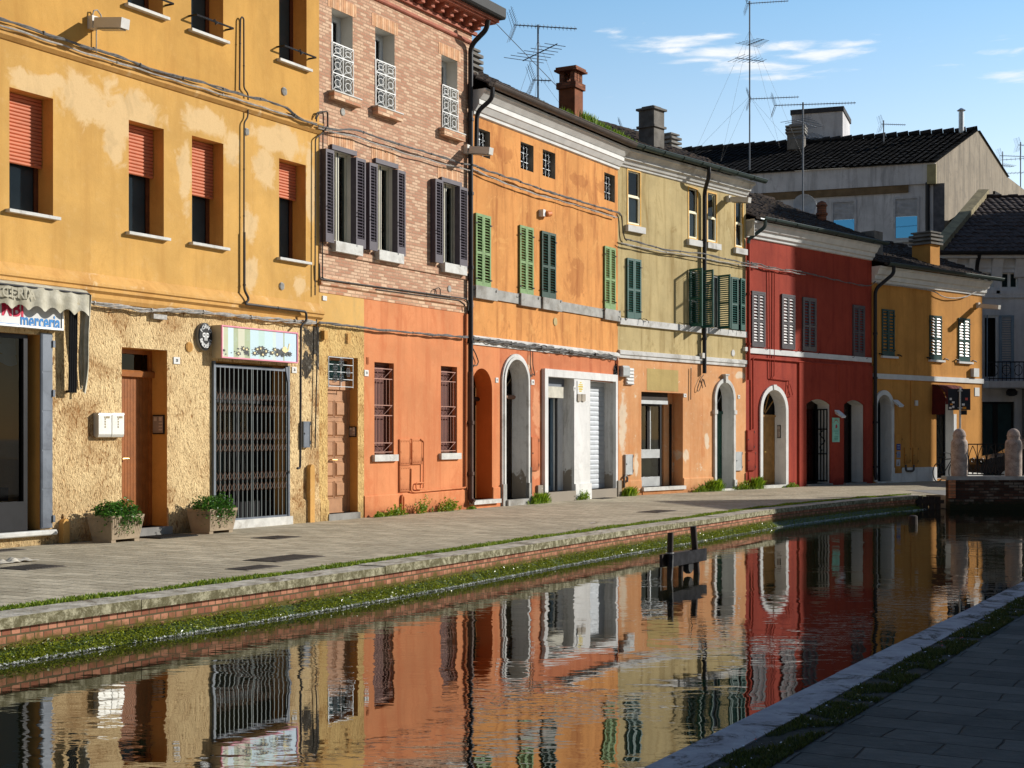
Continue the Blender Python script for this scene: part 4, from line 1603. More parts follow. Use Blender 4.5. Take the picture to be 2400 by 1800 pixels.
 st = MB().box(door.s0 - .02, door.s1 + .02, -.10, door.d + .1, 0.0, door.z0)
 st.build('doorstep', M['concrete'], H)
 # ---- folding gate of the bakery
 z1 = gate.z1
 f = MB()
 f.box(gate.s0, gate.s0 + .045, -.05, .03, gate.z0, z1)
 f.box(gate.s1 - .045, gate.s1, -.05, .03, gate.z0, z1)
 f.box(gate.s0, gate.s1, -.035, .025, gate.z0 - .0, gate.z0 + .03)
 f.box(gate.s0, gate.s1, -.035, .025, z1 - .10, z1 - .05)
 f.add(((gate.s1 - .12, -.045, z1 - .02), (gate.s1 + .0, -.045, z1 - .02), (gate.s1, -.045, z1 - .42), (gate.s1 - .04, -.045, z1 - .34)), ((0, 3, 2, 1),))
 gt = f.build('door', M['grey_metal'], H)
 tag(gt, 'bakery entrance closed by a folding lattice gate')
 sm = fr.s(qE(1502, 900)[0], .0)
 bars = MB()
 lm_ = plain('coppery_lattice', srgb(150, 120, 102), .5, .4, var=.1)
 rows = [(715, 785), (950, 1018), (1185, 1250)]
 xs = []
 for a, b, n in ((gate.s0 + .07, sm - .02, 8), (sm + .02, gate.s1 - .07, 8)):
  st_ = [a + (b - a) * k / n for k in range(n + 1)]
  for x in st_:
   bars.box(x - .006, x + .006, -.03, -.012, gate.z0 + .03, z1 - .06)
   bars.box(x + .014, x + .022, -.012, .004, gate.z0 + .03, z1 - .06)
  xs.append(st_)
 for st_ in xs:
  for ya, yb in rows:
   lat = MB()
   za, zb_ = fr.z(*qE(1500, ya)), fr.z(*qE(1500, yb))
   for zc in (za, zb_):
    for x0_, x1_ in zip(st_, st_[1:]):
     hh = .065
     for sg in (-1, 1):
      lat.tube([(x0_ + .01, -.036 if sg > 0 else -.032, zc - sg * hh), (x1_ - .01, -.036 if sg > 0 else -.032, zc + sg * hh)], .0075, 4)
   lat.build('gate_lattice', lm_, gt)
 bars.build('gate_bars', plain('dull_gate_steel', (.17, .19, .19, 1), .45, .5, var=.1), gt)
 d = .30
 gd = MB()
 for a, b in ((gate.s0, sm), (sm, gate.s1)):
  rect_frame(gd, a, b, gate.z0, z1 - .62, d, d + .05, .055, .28)
 gd.box(gate.s0, gate.s1, d, d + .05, z1 - .62, z1 - .55)
 gl_ = gd.build('glass_door', M['black_metal'], gt)
 for a, b in ((gate.s0, sm), (sm, gate.s1)):
  MB().quad((a + .05, d + .02, gate.z0 + .28), (b - .05, d + .02, gate.z0 + .28), (b - .05, d + .02, z1 - .68), (a + .05, d + .02, z1 - .68)).build('pane', M['glass'], gt)
 MB().quad((gate.s0 + .02, d + .15, gate.z0 + .3), (sm - .15, d + .15, gate.z0 + .3), (sm - .15, d + .15, gate.z0 + 1.45), (gate.s0 + .02, d + .15, gate.z0 + 1.45)).build('half_curtain', plain('teal_half_curtain', (.05, .085, .085, 1), .9, var=.3, vs=9), gt)
 MB().quad((gate.s0 - .1, .5, 0), (gate.s1 + .1, .5, 0), (gate.s1 + .1, .5, z1 + .1), (gate.s0 - .1, .5, z1 + .1)).build('interior', M['dark_room'], gt)
 st = MB().box(gate.s0 - .03, gate.s1 + .05, -.08, .4, 0, gate.z0)
 st.build('doorstep', M['marble'], H)
 # stucco pilaster with rounded head near the panelled door and one by the shop
 for q, x, yt, yb, w in ((qF, 203, 1212, 1580, .13), (qI, 358, 160, 280, .12)):
  s, z1_ = fr.sz(q(x, yt))
  MB().prism([(s - w / 2, 0), (s + w / 2, 0), (s + w / 2, z1_ - .06), (s + w * .3, z1_ - .015), (s, z1_), (s - w * .3, z1_ - .015), (s - w / 2, z1_ - .06)], -.09, 0).build('pipe_casing', M['h1_trim'], H)
 return H, door, gate, shop


H1, DOOR28, GATE, SHOP = house1()


# ================================================================ brick house
def house2():
 fr, L = F2, LEN2
 H = thing('house', 'three storey house of pale brick above an orange rendered ground floor', 'house', (fr.o[0], fr.o[1], 0), fr.ang)
 zb = fr.z(*qF(560, 137))                          # bottom of the brickwork
 zt = fr.z(*qB(945, 238))                          # line under the corbels
 TOP = zt + .62
 sp = fr.s(qF(562, 700)[0])                        # where the stucco bay meets the orange paint
 zy = fr.z(*qF(420, 318))
 t_ops = [opening(fr, qB, 183, 300, 42, 508, d=.30), opening(fr, qB, 425, 533, 147, 592, d=.30), opening(fr, qB, 793, 882, 302, 713, d=.30)]
 k = _crop(740, 330, 5.72)
 s_ops = [opening(fr, k, 205, 470, 130, 1350, d=.12, yx=250), opening(fr, k, 790, 1030, 312, 1470, d=.12, yx=840), opening(fr, qB, 788, 878, 1012, 1460, d=.12, yx=800)]
 g_ops = [opening(fr, qF, 629, 755, 548, 1150, d=.15), opening(fr, qF, 1060, 1165, 573, 1140, d=.15)]
 door = opening(fr, qF, 326, 522, 508, 1535, d=.21, yx=330)
 front_wall(H, 'wall', [M['h2_brick'], M['h2_reveal']], 0, L, zb, TOP, t_ops + s_ops)
 front_wall(H, 'wall', [M['h2_orange']], sp, L, 0, zb, g_ops)
 front_wall(H, 'wall', [M['h2_rough'], M['h1_reveal']], 0, sp, 0, zy, [door])
 front_wall(H, 'wall', [M['h2_yellow']], 0, sp, zy, zb, [])
 shell(H, .004, L - .004, TOP, 9, M['h2_brick'])
 # brick string course and lintels of upright bricks
 za = fr.z(*qB(500, 1600))
 m = MB().bar([(-.012, zb), (-.012, za - .16), (-.05, za - .13), (-.05, za - .05), (-.035, za), (0, za + .02), (0, zb)], 0, L)
 m.build('string_course', M['h2_band'], H)
 m = MB()
 bz = zb + .0
 sb = fr.z(*qB(300, 1400)) + 0
 m.bar([(-.03, sb - .13), (-.03, sb + .005), (0, sb + .02), (0, sb - .13)], 0, L)
 m.build('string_course', M['h2_brick'], H)
 lm_ = [plain('lintel_brick_a', srgb(214, 166, 128), .9, var=.25, vs=6), plain('lintel_brick_b', srgb(208, 158, 118), .9, var=.25, vs=6), plain('lintel_brick_c', srgb(226, 184, 146), .9, var=.25, vs=6)]
 for o in t_ops + s_ops:
  li = MB()
  n = max(6, int((o.w + .24) / .068))
  hgt = .24 if o in t_ops else .26
  b0 = o.z1 + (.0 if o in t_ops else .06)
  for i in range(n):
   a, b = o.s0 - .12 + (o.w + .24) * i / n, o.s0 - .12 + (o.w + .24) * (i + 1) / n
   li.cur = i % 3
   li.box(a + .004, b - .004, -.006, .01, b0, b0 + hgt)
  li.build('lintel', lm_, H)
 # cornice: fillet, terracotta corbels, boards, grey box gutter
 c = MB()
 c.bar([(-.03, zt - .02), (-.05, zt + .0), (-.05, zt + .05), (0, zt + .05), (0, zt - .02)], 0, L)
 c.bar([(0, zt + .20), (-.07, zt + .20), (-.07, zt + .27), (0, zt + .27)], 0, L + .12)
 cb = c.build('cornice', M['terracotta'], H)
 k2 = MB()
 x = L - .02
 while x > -.05:
  k2.box(x - .075, x + .075, -.30, 0, zt + .38, zt + .46)
  k2.box(x - .065, x + .065, -.20, 0, zt + .29, zt + .38)
  x -= .37
 k2.build('corbel', M['terracotta'], H)
 MB().box(-.02, L + .35, -.40, .02, zt + .462, zt + .50).build('soffit', M['terracotta'], H)
 MB().box(-.02, L + .40, -.46, .02, zt + .502, zt + .56).build('soffit', M['terracotta'], H)
 g = MB().bar([(-.60, zt + .60), (-.60, zt + .80), (-.57, zt + .80), (-.57, zt + .64), (-.44, zt + .60), (-.44, zt + .565), (-.56, zt + .565)], -.02, L + .45)
 g.box(L + .43, L + .45, -.58, .1, zt + .565, zt + .80)
 g.build('gutter', M['gutter_grey'], H)
 tile_roof(H, -.05, L + .42, .55, zt + .70, 16, 4.2, M['tile'], 5)
 # french windows on the top floor
 for o, pxr in zip(t_ops, (232, 466, 823)):
  f = MB()
  y = o.d
  rect_frame(f, o.s0, o.s1, o.z0, o.z1, y - .02, y + .05, .06)
  c_ = (o.s0 + o.s1) / 2
  for a, b in ((o.s0 + .06, c_), (c_, o.s1 - .06)):
   rect_frame(f, a, b, o.z0 + .06, o.z1 - .06, y - .035, y + .03, .06)
  w = f.build('window', plain('white_window_wood', (.60, .64, .66, 1), .5, var=.05), H)
  pane(w, o.s0 + .1, o.s1 - .1, o.z0 + .1, o.z1 - .1, y, 'glass_dark')
  backing(w, o, y + .12)
  r = MB()
  yy, z1 = -.02, o.z0 + .92
  a, b = o.s0 + .004, o.s1 - .004
  for z in (o.z0 + .02, o.z0 + .36, o.z0 + .68, z1):
   r.box(a, b, yy - .008, yy + .008, z - .010, z + .010)
  for x in (a, (a + b) / 2, b):
   r.box(x - .006, x + .006, yy - .006, yy + .006, o.z0, z1)
  for za_, zb_ in ((o.z0 + .03, o.z0 + .35), (o.z0 + .37, o.z0 + .67), (o.z0 + .69, z1 - .01)):
   for xa, xb in ((a, (a + b) / 2), ((a + b) / 2, b)):
    cx, cz = (xa + xb) / 2, (za_ + zb_) / 2
    rx, rz = (xb - xa) * .30, (zb_ - za_) * .20
    r.tube([(cx + rx * math.cos(t_ * .5236), yy, cz + rz * math.sin(t_ * .5236)) for t_ in range(13)], .007, 5)
    for e in (-1, 1):
     r.tube([(cx + e * (xb - xa) * (.46 - .30 * math.sin(t_ * .35)), yy, za_ + (zb_ - za_) * t_ / 9) for t_ in range(10)], .007, 5)
     r.tube([(cx + rx * .8 * math.cos(t_ * .6 + (0 if e > 0 else 3.14)), yy, cz + e * (zb_ - za_) * .34 + rz * .5 * math.sin(t_ * .6)) for t_ in range(7)], .007, 5)
  r.build('railing', M['railing_white'], w)
  sl = MB().box(o.s0 - .10, o.s1 + .10, -.14, .0, o.z0 - .165, o.z0 - .025)
  sl.build('sill', M['h2_band'], w)
  MB().box(o.s0 - .11, o.s1 + .11, -.15, o.d, o.z0 - .023, o.z0).build('sill', M['marble'], w)
 # first floor windows with folded shutters
 leaves = [((764, 783.5, 347.5, 566), (835, 857.5, 368, 579)), ((866.5, 885.5, 380, 585), (932, 951, 397, 597)), ((1021, 1039, 418, 614), (1078, 1096.5, 436.5, 625))]
 for o, (lf, rt) in zip(s_ops, leaves):
  y = o.d
  f = MB()
  rect_frame(f, o.s0, o.s1, o.z0, o.z1, y - .03, y + .04, .05)
  c_ = (o.s0 + o.s1) / 2
  f.box(c_ - .045, c_ + .045, y - .035, y + .035, o.z0, o.z1)
  w = f.build('window', plain('cream_window_wood', srgb(210, 205, 185), .5, var=.08), H)
  pane(w, o.s0 + .05, o.s1 - .05, o.z0 + .05, o.z1 - .05, y + .0)
  cm_ = o.s0 + o.w * .52
  MB().quad((o.s0, y + .08, o.z0), (cm_, y + .08, o.z0), (cm_, y + .08, o.z1), (o.s0, y + .08, o.z1)).build('curtain', M['curtain_white'], w)
  backing(w, o, y + .2)
  MB().box(c_ - .012, c_ + .012, y - .042, y - .034, o.z0, o.z1).build('sash_joint', M['black_metal'], w)
  lb = MB().box(o.s0 - .04, o.s1 + .12, -.06, .0, o.z1, o.z1 + .09)
  lb.build('lintel_board', M['sh_purple'], w)
  sl = MB().box(o.s0 - .02, o.s1 + .22, -.13, o.d, o.z0 - .20, o.z0 - .005)
  sl.build('sill', M['marble'], w)
  for i, (xa, xb, yt, yb) in enumerate((lf, rt)):
   out = .13
   sa, sb_ = fr.s(xa, out), fr.s(xb, out)
   z1_, z0_ = fr.z(xa, yt, out), fr.z(xa, yb, out)
   lv = louvre_mesh(MB(), sb_ - sa, z1_ - z0_, pitch=.058, stile=.04, mid=False, tall=.17, t=.04)
   lv.box(0, .03, .04, out + .0, 0, z1_ - z0_)         # folded second half seen edge on
   for zz in (.38, .34):
    lv.tube([(.02, 0, zz * (z1_ - z0_)), (.02, -.05, zz * (z1_ - z0_) + .02)], .008, 5)
   ob = lv.build('shutter_leaf', M['sh_purple'], w, (sa, -out, z0_))
   MB().box(sa + .03, sb_ - .01, -out + .06, -out + .085, z0_ + .02, z1_ - .02).build('shutter_back', M['sh_purple'], w)
 # ground floor windows with bars
 for o in g_ops:
  f = MB()
  y = o.d
  rect_frame(f, o.s0, o.s1, o.z0, o.z1, y - .03, y + .04, .05)
  w = f.build('window', M['wood_frame'], H)
  bk = MB()
  bk.box(o.s0 + .05, o.s1 - .05, y + .0, y + .02, o.z0 + .05, o.z1 - .05)
  bk.build('inner_shutter', plain('oxblood_shutter', (.11, .03, .02, 1), .6, var=.15), w)
  gr = MB()
  yy = .03
  zA, zB = o.z0 + .05, o.z1 - .12
  hz = [zA, zA + .18, zA + (zB - zA) * .44, zA + (zB - zA) * .44 + .2, zB - .2, zB]
  for z in hz:
   gr.box(o.s0 + .01, o.s1 - .01, yy - .008, yy + .008, z - .008, z + .008)
  for x in (o.s0 + .012, o.s1 - .02):
   gr.box(x, x + .014, yy - .007, yy + .007, zA, zB)
  for za_, zb_ in ((hz[1], hz[2]), (hz[3], hz[4])):
   for k in range(1, 6):
    x = o.s0 + o.w * k / 6
    gr.tube([(x, yy, za_), (x, yy, zb_)], .006, 5)
  for za_, zb_ in ((hz[0], hz[1]), (hz[2], hz[3]), (hz[4], hz[5])):
   c_ = (o.s0 + o.s1) / 2
   gr.tube([(o.s0 + .02, yy, zb_), (c_, yy, za_), (o.s1 - .02, yy, zb_)], .007, 5)
   for e in (-1, 1):
    gr.tube([(c_ + e * (.035 + .03 * math.cos(t_ * .8)), yy, (za_ + zb_) / 2 + .02 + .035 * math.sin(t_ * .8)) for t_ in range(7)], .006, 4)
  gr.build('window_grille', plain('pale_iron', srgb(165, 125, 110), .5, .3, var=.1), w)
  sill(w, o.s0 - .08, o.s1 + .07, o.z0, .13, .07, 'marble', .02)
 # panelled door with iron transom grille
 zb_ = fr.z(*qF(330, 728), -.28)
 d = door.d
 f = MB()
 rect_frame(f, door.s0, door.s1, door.z0, door.z1, d - .02, d + .05, .06, .01)
 f.box(door.s0, door.s1, d - .04, d + .04, zb_, zb_ + .17)
 dr = f.build('door', M['wood_pale'], H)
 tag(dr, 'tan door of ten raised panels')
 p = MB()
 a, b = door.s0 + .06, door.s1 - .06
 p.box(a, b, d + .0, d + .05, door.z0 + .01, zb_)
 rows = 5
 ph = (zb_ - door.z0 - .42) / rows
 for i in range(rows):
  z0 = door.z0 + .30 + ph * i
  for j in range(2):
   x0 = a + .07 + (b - a - .10) * j / 2
   x1 = x0 + (b - a - .10) / 2 - .07
   z1 = z0 + ph - .10
   rect_frame(p, x0 - .02, x1 + .02, z0 - .02, z1 + .02, d - .012, d + .01, .018)
   e = .035
   p.add(((x0, d, z0), (x1, d, z0), (x1, d, z1), (x0, d, z1), (x0 + e, d - .03, z0 + e), (x1 - e, d - .03, z0 + e), (x1 - e, d - .03, z1 - e), (x0 + e, d - .03, z1 - e)),
                  ((0, 1, 5, 4), (1, 2, 6, 5), (2, 3, 7, 6), (3, 0, 4, 7), (4, 5, 6, 7)))
 p.build('door_leaf', M['wood_pale'], dr)
 hz_ = door.z0 + .30 + ph * 2 - .06
 MB().tube([(a + .28, d, hz_), (a + .28, d - .07, hz_), (a + .42, d - .07, hz_ - .005)], .013, 8).build('handle', M['brass'], dr)
 pane(dr, a, b, zb_ + .17, door.z1 - .06, d + .01)
 MB().quad((a, d + .06, zb_ + .17), (b, d + .06, zb_ + .17), (b, d + .06, door.z1), (a, d + .06, door.z1)).build('transom_curtain', plain('pale_green_transom', srgb(170, 205, 195), .7, var=.3, vs=5), dr)
 g = MB()
 w_, h_, s0, z0 = span(fr, qF, 330, 488, 520, 708, .0)
 for k in range(5):
  g.box(s0, s0 + w_, -.012, .0, z0 + h_ * k / 4 - .006, z0 + h_ * k / 4 + .006)
 for x in (s0, s0 + w_ * .5, s0 + w_):
  g.box(x - .006, x + .006, -.012, .0, z0 - .02, z0 + h_)
 for cx, cz in ((.25, .62), (.5, .82), (.5, .3), (.78, .5), (.25, .3)):
  X, Z = s0 + w_ * cx, z0 + h_ * cz
  for k in range(6):
   an = math.tau * k / 6
   g.tube([(X + .045 * math.cos(an) + .028 * math.cos(u * 1.05), -.02, Z + .055 * math.sin(an) + .03 * math.sin(u * 1.05)) for u in range(7)], .006, 4)
 g.build('transom_grille', M['steel'], dr)
 MB().box(door.s0 - .02, door.s1 + .02, -.05, door.d + .1, 0, door.z0).build('doorstep', M['concrete'], H)
 MB().bar([(-.035, 0), (-.035, .36), (-.02, .39), (0, .39), (0, 0)], 0, door.s0 - .0).build('plinth', M['h2_rough'], H)
 MB().bar([(-.022, 0), (-.022, .40), (-.01, .42), (0, .42), (0, 0)], sp, L).build('plinth', M['h2_orange'], H)
 # downpipe: black above, brown below
 sx = fr.s(qB(955, 500)[0], .08)
 ztop = fr.z(*qB(955, 240), .08)
 zmid = fr.z(*qF(1253, 618), .08)
 zlow = fr.z(*qF(1256, 1455), .08)
 pipe_run(H, [(sx + .03, .50, ztop + .45), (sx + .03, .46, ztop + .25), (sx, .08, ztop - .05), (sx, .08, zmid)], .055, 'dark_pipe', 'drainpipe', 1.6, 10)
 pipe_run(H, [(sx, .08, zmid + .02), (sx, .08, zlow + .05), (sx + .01, .16, zlow)], .062, 'brown_pipe', 'drainpipe', 1.1, 10)
 # service pipes painted like the wall, and cables along the string course
 b = P3(fr, qF, [(868, 1240), (866, 1385), (890, 1392), (1222, 1362), (1226, 240)], .045)
 pipe_run(H, b, .017, M['h2_orange'], 'service_pipe', 0)
 b = P3(fr, qF, [(955, 1330), (900, 1332), (898, 1372), (946, 1372), (948, 1060), (930, 1050)], .045)
 pipe_run(H, b, .014, M['h2_orange'], 'service_pipe', 0)
 b = P3(fr, qF, [(806, 1520), (806, 1425), (812, 1410), (820, 1425), (820, 1515)], .05)
 pipe_run(H, b, .022, M['h2_orange'], 'service_pipe', 0)
 b = P3(fr, qF, [(272, -90), (275, 10), (640, 60), (1220, 138), (1240, 165), (1235, 215)], .07)
 pipe_run(H, b, .016, 'conduit', 'conduit', .9)
 b = P3(fr, qF, [(640, 78), (1180, 150), (1215, 175), (1220, 215)], .06)
 pipe_run(H, b, .012, 'conduit', 'conduit', .9)
 b = P3(fr, qF, [(1020, 108), (1022, 75), (1045, 66), (1056, 76), (1056, 112)], .06)
 pipe_run(H, b, .011, 'conduit', 'conduit')
 b = P3(fr, qB, [(130, 820), (130, 700), (135, 668), (160, 660)], .06)
 pipe_run(H, P3(fr, qB, [(100, 690), (98, 655), (120, 620), (162, 620), (162, 705)], .06), .013, 'conduit', 'conduit')
 pipe_run(H, P3(fr, qB, [(135, 700), (132, 1545), (180, 1560), (560, 1610)], .05), .012, 'conduit', 'conduit', .9)
 for q, x, y, r in ((qB, 243, 622, .07), (qF, 1113, 75, .07)):
  s, z = fr.sz(q(x, y))
  MB().lathe([(r, 0), (r, .012), (r * .8, .018)], n=14).rot(R(90), axis='X').build('vent', M['grey_stone'], H, (s, -.002, z))
 s, z = fr.sz(qF(455, 392))
 v = MB()
 for k in range(-4, 5):
  v.box(-.05, .05, -.012, .0, k * .022 - .006, k * .022 + .006)
 v.build('vent', M['h1_trim'], H, (s, -.03, z))
 s, z = fr.sz(qF(585, 540))
 v = MB()
 for k in range(-3, 4):
  v.box(-.035, .035, -.012, .0, k * .02 - .006, k * .02 + .006)
 v.build('vent', M['h2_orange'], H, (s, -.002, z))
 return H


H2 = house2()
# ================================================================ warm orange house with green shutters
def house3():
 fr, L = F3, LEN3
 H = thing('house', 'warm orange house with pale green shutters and mossy roof beside the brick house', 'house', (fr.o[0], fr.o[1], 0), fr.ang)
 TOP = fr.z(*qC(75, 400)) + .0
 zg = fr.z(*qG(600, 200))                          # moulding over the ground floor
 zb1, zb0 = fr.z(*qC(440, 1418)), fr.z(*qC(440, 1472))
 a_ops = [opening(fr, qC, *a, d=.16) for a in ((83, 163, 468, 620), (332, 404, 548, 697), (455, 525, 590, 737), (797, 856, 718, 870))]
 arch1 = opening(fr, qF, 1258, 1392, 590, 1440, d=.42, yx=1325)
 arch1.rise = arch1.w / 2 * 1.02
 arch2 = opening(fr, qF, 1467, 1612, 533, 1437, d=.38, yx=1540)
 arch2.rise = arch2.w / 2 * 1.0
 kS = _crop(1260, 860, 5.185)
 bay1 = opening(fr, kS, 90, 415, 115, 1525, d=.40)
 bay2 = opening(fr, kS, 610, 915, 168, 1495, d=.26)
 s_mid = fr.s(qF(1440, 900)[0])
 front_wall(H, 'wall', [M['h3_wall'], plain('grey_weathered_reveal', srgb(150, 142, 130), .9, var=.3, vs=3, bump=.3)], 0, L, zg, TOP, a_ops)
 front_wall(H, 'wall', [M['h3_orange'], plaster('deep_orange_reveal', srgb(232, 118, 34), bump=.1)], 0, s_mid, 0, zg, [arch1])
 front_wall(H, 'wall', [M['h3_ground'], M['white_dirty']], s_mid, L, 0, zg, [arch2, bay1, bay2])
 shell(H, .004, L - .004, TOP + .3, 8.5, M['h3_wall'])
 m = MB()
 zq = fr.z(*qG(600, 232))
 m.bar([(0, zg - .12), (-.03, zg - .12), (-.03, zg - .06), (-.07, zg - .02), (-.07, zg + .05), (-.03, zg + .08), (0, zg + .08)], 0, L)
 m.build('string_course', M['white_old'], H)
 m = MB()
 m.box(.0, L, -.04, 0, zb0, zb1)
 for xa, xb in ((66, 186), (318, 425), (440, 545), (785, 872)):
  s0, s1 = fr.s(qC(xa, 1400)[0]), min(L, fr.s(qC(xb, 1400)[0]))
  m.box(s0, s1, -.09, 0, zb0 - .03, zb1 + .02)
 m.build('sill_band', M['grey_stone'], H)
 # white cornice in three steps and the brown gutter
 z = TOP
 cornice(H, 0, L, [(0, z - .02), (-.05, z), (-.06, z + .07), (-.09, z + .075), (-.17, z + .19), (-.19, z + .20), (-.19, z + .31), (-.21, z + .315), (-.34, z + .46), (-.36, z + .47), (-.36, z + .52), (0, z + .52)], 'white')
 half_gutter(H, .05, L + .05, .46, z + .64, .11, 'gutter_brown')
 rf = tile_roof(H, 0, L + .1, .42, z + .56, 28, 4.3, M['tile'], 11, jit=.05)
 for a in a_ops:
  f = MB()
  rect_frame(f, a.s0, a.s1, a.z0, a.z1, a.d - .02, a.d + .03, .035)
  w = f.build('window', M['black_metal'], H)
  pane(w, a.s0, a.s1, a.z0, a.z1, a.d + .02, 'glass_dark')
  backing(w, a, a.d + .15)
  g = MB()
  y = .10
  for x in (.25, .5, .75):
   g.box(a.s0 + a.w * x - .005, a.s0 + a.w * x + .005, y - .005, y + .005, a.z0, a.z1)
  for zz in (.33, .66):
   g.box(a.s0, a.s1, y - .006, y + .006, a.z0 + a.h * zz - .006, a.z0 + a.h * zz + .006)
  iron_scroll(g, a.s0 + .03, a.s1 - .06, a.z0 + .05, a.z0 + a.h * .62, y - .012, .007)
  iron_scroll(g, a.s0 + .03, a.s1 - .06, a.z0 + a.h * .62, a.z1 - .05, y - .012, .006)
  g.build('window_grille', M['steel'], w)
 for i, (xl, xr, yt, yb) in enumerate(((75, 158, 945, 1362), (320, 395, 1012, 1402), (442, 520, 1044, 1418), (792, 852, 1128, 1478))):
  closed_shutters(H, fr, qC, xl, xr, yt, yb, 'sh_dark' if i == 2 else 'sh_light', -.05, label='dark green shutters between pale green pairs' if i == 2 else None, pitch=.062, tall=.16)
 # doors under the arches
 for o, lbl, mt in ((arch1, 'dark door deep under an orange arch', M['wood_dark']), (arch2, 'dark door under a white moulded arch', M['wood_dark'])):
  f = MB()
  zs = fr.z(*qG(350, 585), -.3) if o is arch2 else fr.z(*qF(1290, 803), -.3)
  d = o.d
  f.box(o.s0, o.s1, d - .05, d + .06, zs, zs + .09)
  f.bar([(d - .05, zs), (d - .10, zs + .03), (d - .10, zs + .07), (d - .05, zs + .10)], o.s0, o.s1)
  dr = f.build('door', plain('brown_transom_bar', srgb(140, 105, 85), .6) if o is arch2 else M['wood_dark'], H)
  tag(dr, lbl)
  p = MB()
  c_ = (o.s0 + o.s1) / 2
  for a, b in ((o.s0, c_), (c_, o.s1)):
   p.box(a + .004, b - .004, d + .01, d + .05, o.z0, zs)
   for za, zb in ((.05, .28), (.32, .62), (.66, .96)):
    rect_frame(p, a + .06, b - .06, o.z0 + (zs - o.z0) * za, o.z0 + (zs - o.z0) * zb, d - .008, d + .012, .02)
  p.build('door_leaf', mt, dr)
  fl = MB()
  R0 = o.w / 2
  for k in range(7):
   an = math.pi * (k + .5) / 7
   fl.tube([(c_ + .06 * math.cos(an), d, zs + .12 + .06 * math.sin(an)), (c_ + (R0 - .03) * math.cos(an), d, max(zs + .12, o.z1 - o.rise) + (o.rise - .05) * math.sin(an))], .010, 4)
  fl.build('fanlight_bars', plain('dull_fanlight_bars', srgb(175, 150, 115), .6), dr)
  MB().box(o.s0 - .05, o.s1 + .05, d + .07, d + .09, zs, o.z1 + .05).build('interior', M['dark_room'], dr)
  hs = c_ + .06
  MB().tube([(hs, d, o.z0 + 1.1), (hs, d - .05, o.z0 + 1.1), (hs + .11, d - .05, o.z0 + 1.1)], .010, 6).build('handle', M['steel'], dr)
 m = MB()
 arch_band(m, arch2, .07, .07)
 m.build('arch_surround', M['white_old'], H)
 m = MB()
 big = Op(arch2.s0 - .07, arch2.s1 + .07, arch2.z0, arch2.z1 + .07, .1, arch2.rise + .07)
 arch_band(m, big, .06, .045)
 m.build('arch_surround', M['white_old'], H)
 for a, b in ((arch2.s0 - .16, arch2.s0 + .0), (arch2.s1 - .0, arch2.s1 + .14)):
  MB().box(a, b, -.085, .0, 0, arch2.z0 + .36).build('arch_foot', M['grey_stone'], H)
 MB().box(arch2.s0 - .02, arch2.s1 + .05, -.14, arch2.d + .1, 0, arch2.z0).build('doorstep', M['grey_stone'], H)
 MB().box(arch1.s0 - .12, arch1.s1 + .16, -.15, arch1.d + .1, arch1.z0 - .09, arch1.z0).build('doorstep', M['marble'], H)
 MB().box(arch1.s0 - .12, arch1.s1 + .1, -.06, arch1.d + .1, 0, arch1.z0 - .092).build('doorstep', M['h3_orange'], H)
 MB().bar([(-.035, 0), (-.035, .42), (-.02, .44), (0, .44), (0, 0)], arch1.s1, s_mid - .02).build('plinth', M['h3_orange'], H)
 # white shop surround with glass door and roller shutter
 xo0, xo1 = fr.s(kS(50, 800)[0]), fr.s(kS(938, 800)[0])
 zt0 = fr.z(*kS(60, 20))
 m = MB()
 m.box(xo0, xo1, -.09, .0, bay1.z1 + .0, zt0)
 m.box(xo0, bay1.s0, -.09, .0, 0, bay1.z1)
 m.box(bay2.s1, xo1, -.09, .0, 0, bay1.z1)
 m.build('shop_surround', M['white_render'], H)
 m = MB()
 m.box(bay1.s1, bay2.s0, -.07, .0, .40, bay1.z1 - .002)
 m.box(bay1.s1 - .0, bay2.s0 + .01, -.11, .0, 0, .40)
 m.build('shop_pillar', M['white_render'], H)
 MB().box(xo1 - .05, L - .04, -.13, .0, 0, .42).build('plinth', M['white_dirty'], H)
 m = MB()
 m.box(bay1.s0 - .14, bay1.s1, -.12, bay1.d + .1, 0, bay1.z0)
 m.box(bay2.s0 + .01, bay2.s1 + .06, -.10, bay2.d + .1, 0, bay2.z0)
 m.build('doorstep', M['white_dirty'], H)
 for a, b in ((-.30, -.14),):
  MB().box(xo0 - .28, xo0, -.06, .0, 0, .42).build('plinth', M['white_dirty'], H)
 # left bay: aluminium door behind
 d = bay1.d
 sd = bay1.s0 + bay1.w * .80
 f = MB()
 rect_frame(f, bay1.s0, sd, bay1.z0, bay1.z1 - .42, d - .03, d + .03, .09, .12)
 dr = f.build('door', plain('blue_grey_aluminium', srgb(120, 145, 165), .4, .3, var=.1), H)
 tag(dr, 'narrow glazed shop door beside the roller shutter')
 pane(dr, bay1.s0 + .09, sd - .09, bay1.z0 + .12, bay1.z1 - .5, d)
 cm = MB()
 n = 26
 for i in range(n):
  a, b = bay1.s0 + .05 + (sd - bay1.s0 - .1) * i / n, bay1.s0 + .05 + (sd - bay1.s0 - .1) * (i + 1) / n
  cm.quad((a, d + .10 + (.02 if i % 2 else 0), bay1.z0), (b, d + .10 + (0 if i % 2 else .02), bay1.z0), (b, d + .10 + (0 if i % 2 else .02), bay1.z1), (a, d + .10 + (.02 if i % 2 else 0), bay1.z1))
 cm.build('curtain', plain('teal_grey_curtain', (.12, .17, .17, 1), .8, var=.15), dr)
 zb0_, zb1_ = bay1.z1 - .55, bay1.z1 - .22
 bx = MB().box(bay1.s0, bay1.s0 + bay1.w * .82, .10, .34, zb0_ + .06, zb1_)
 bx.build('roller_box', plain('cream_roller_box', srgb(200, 196, 180), .6, dirt=srgb(130, 100, 80)), dr)
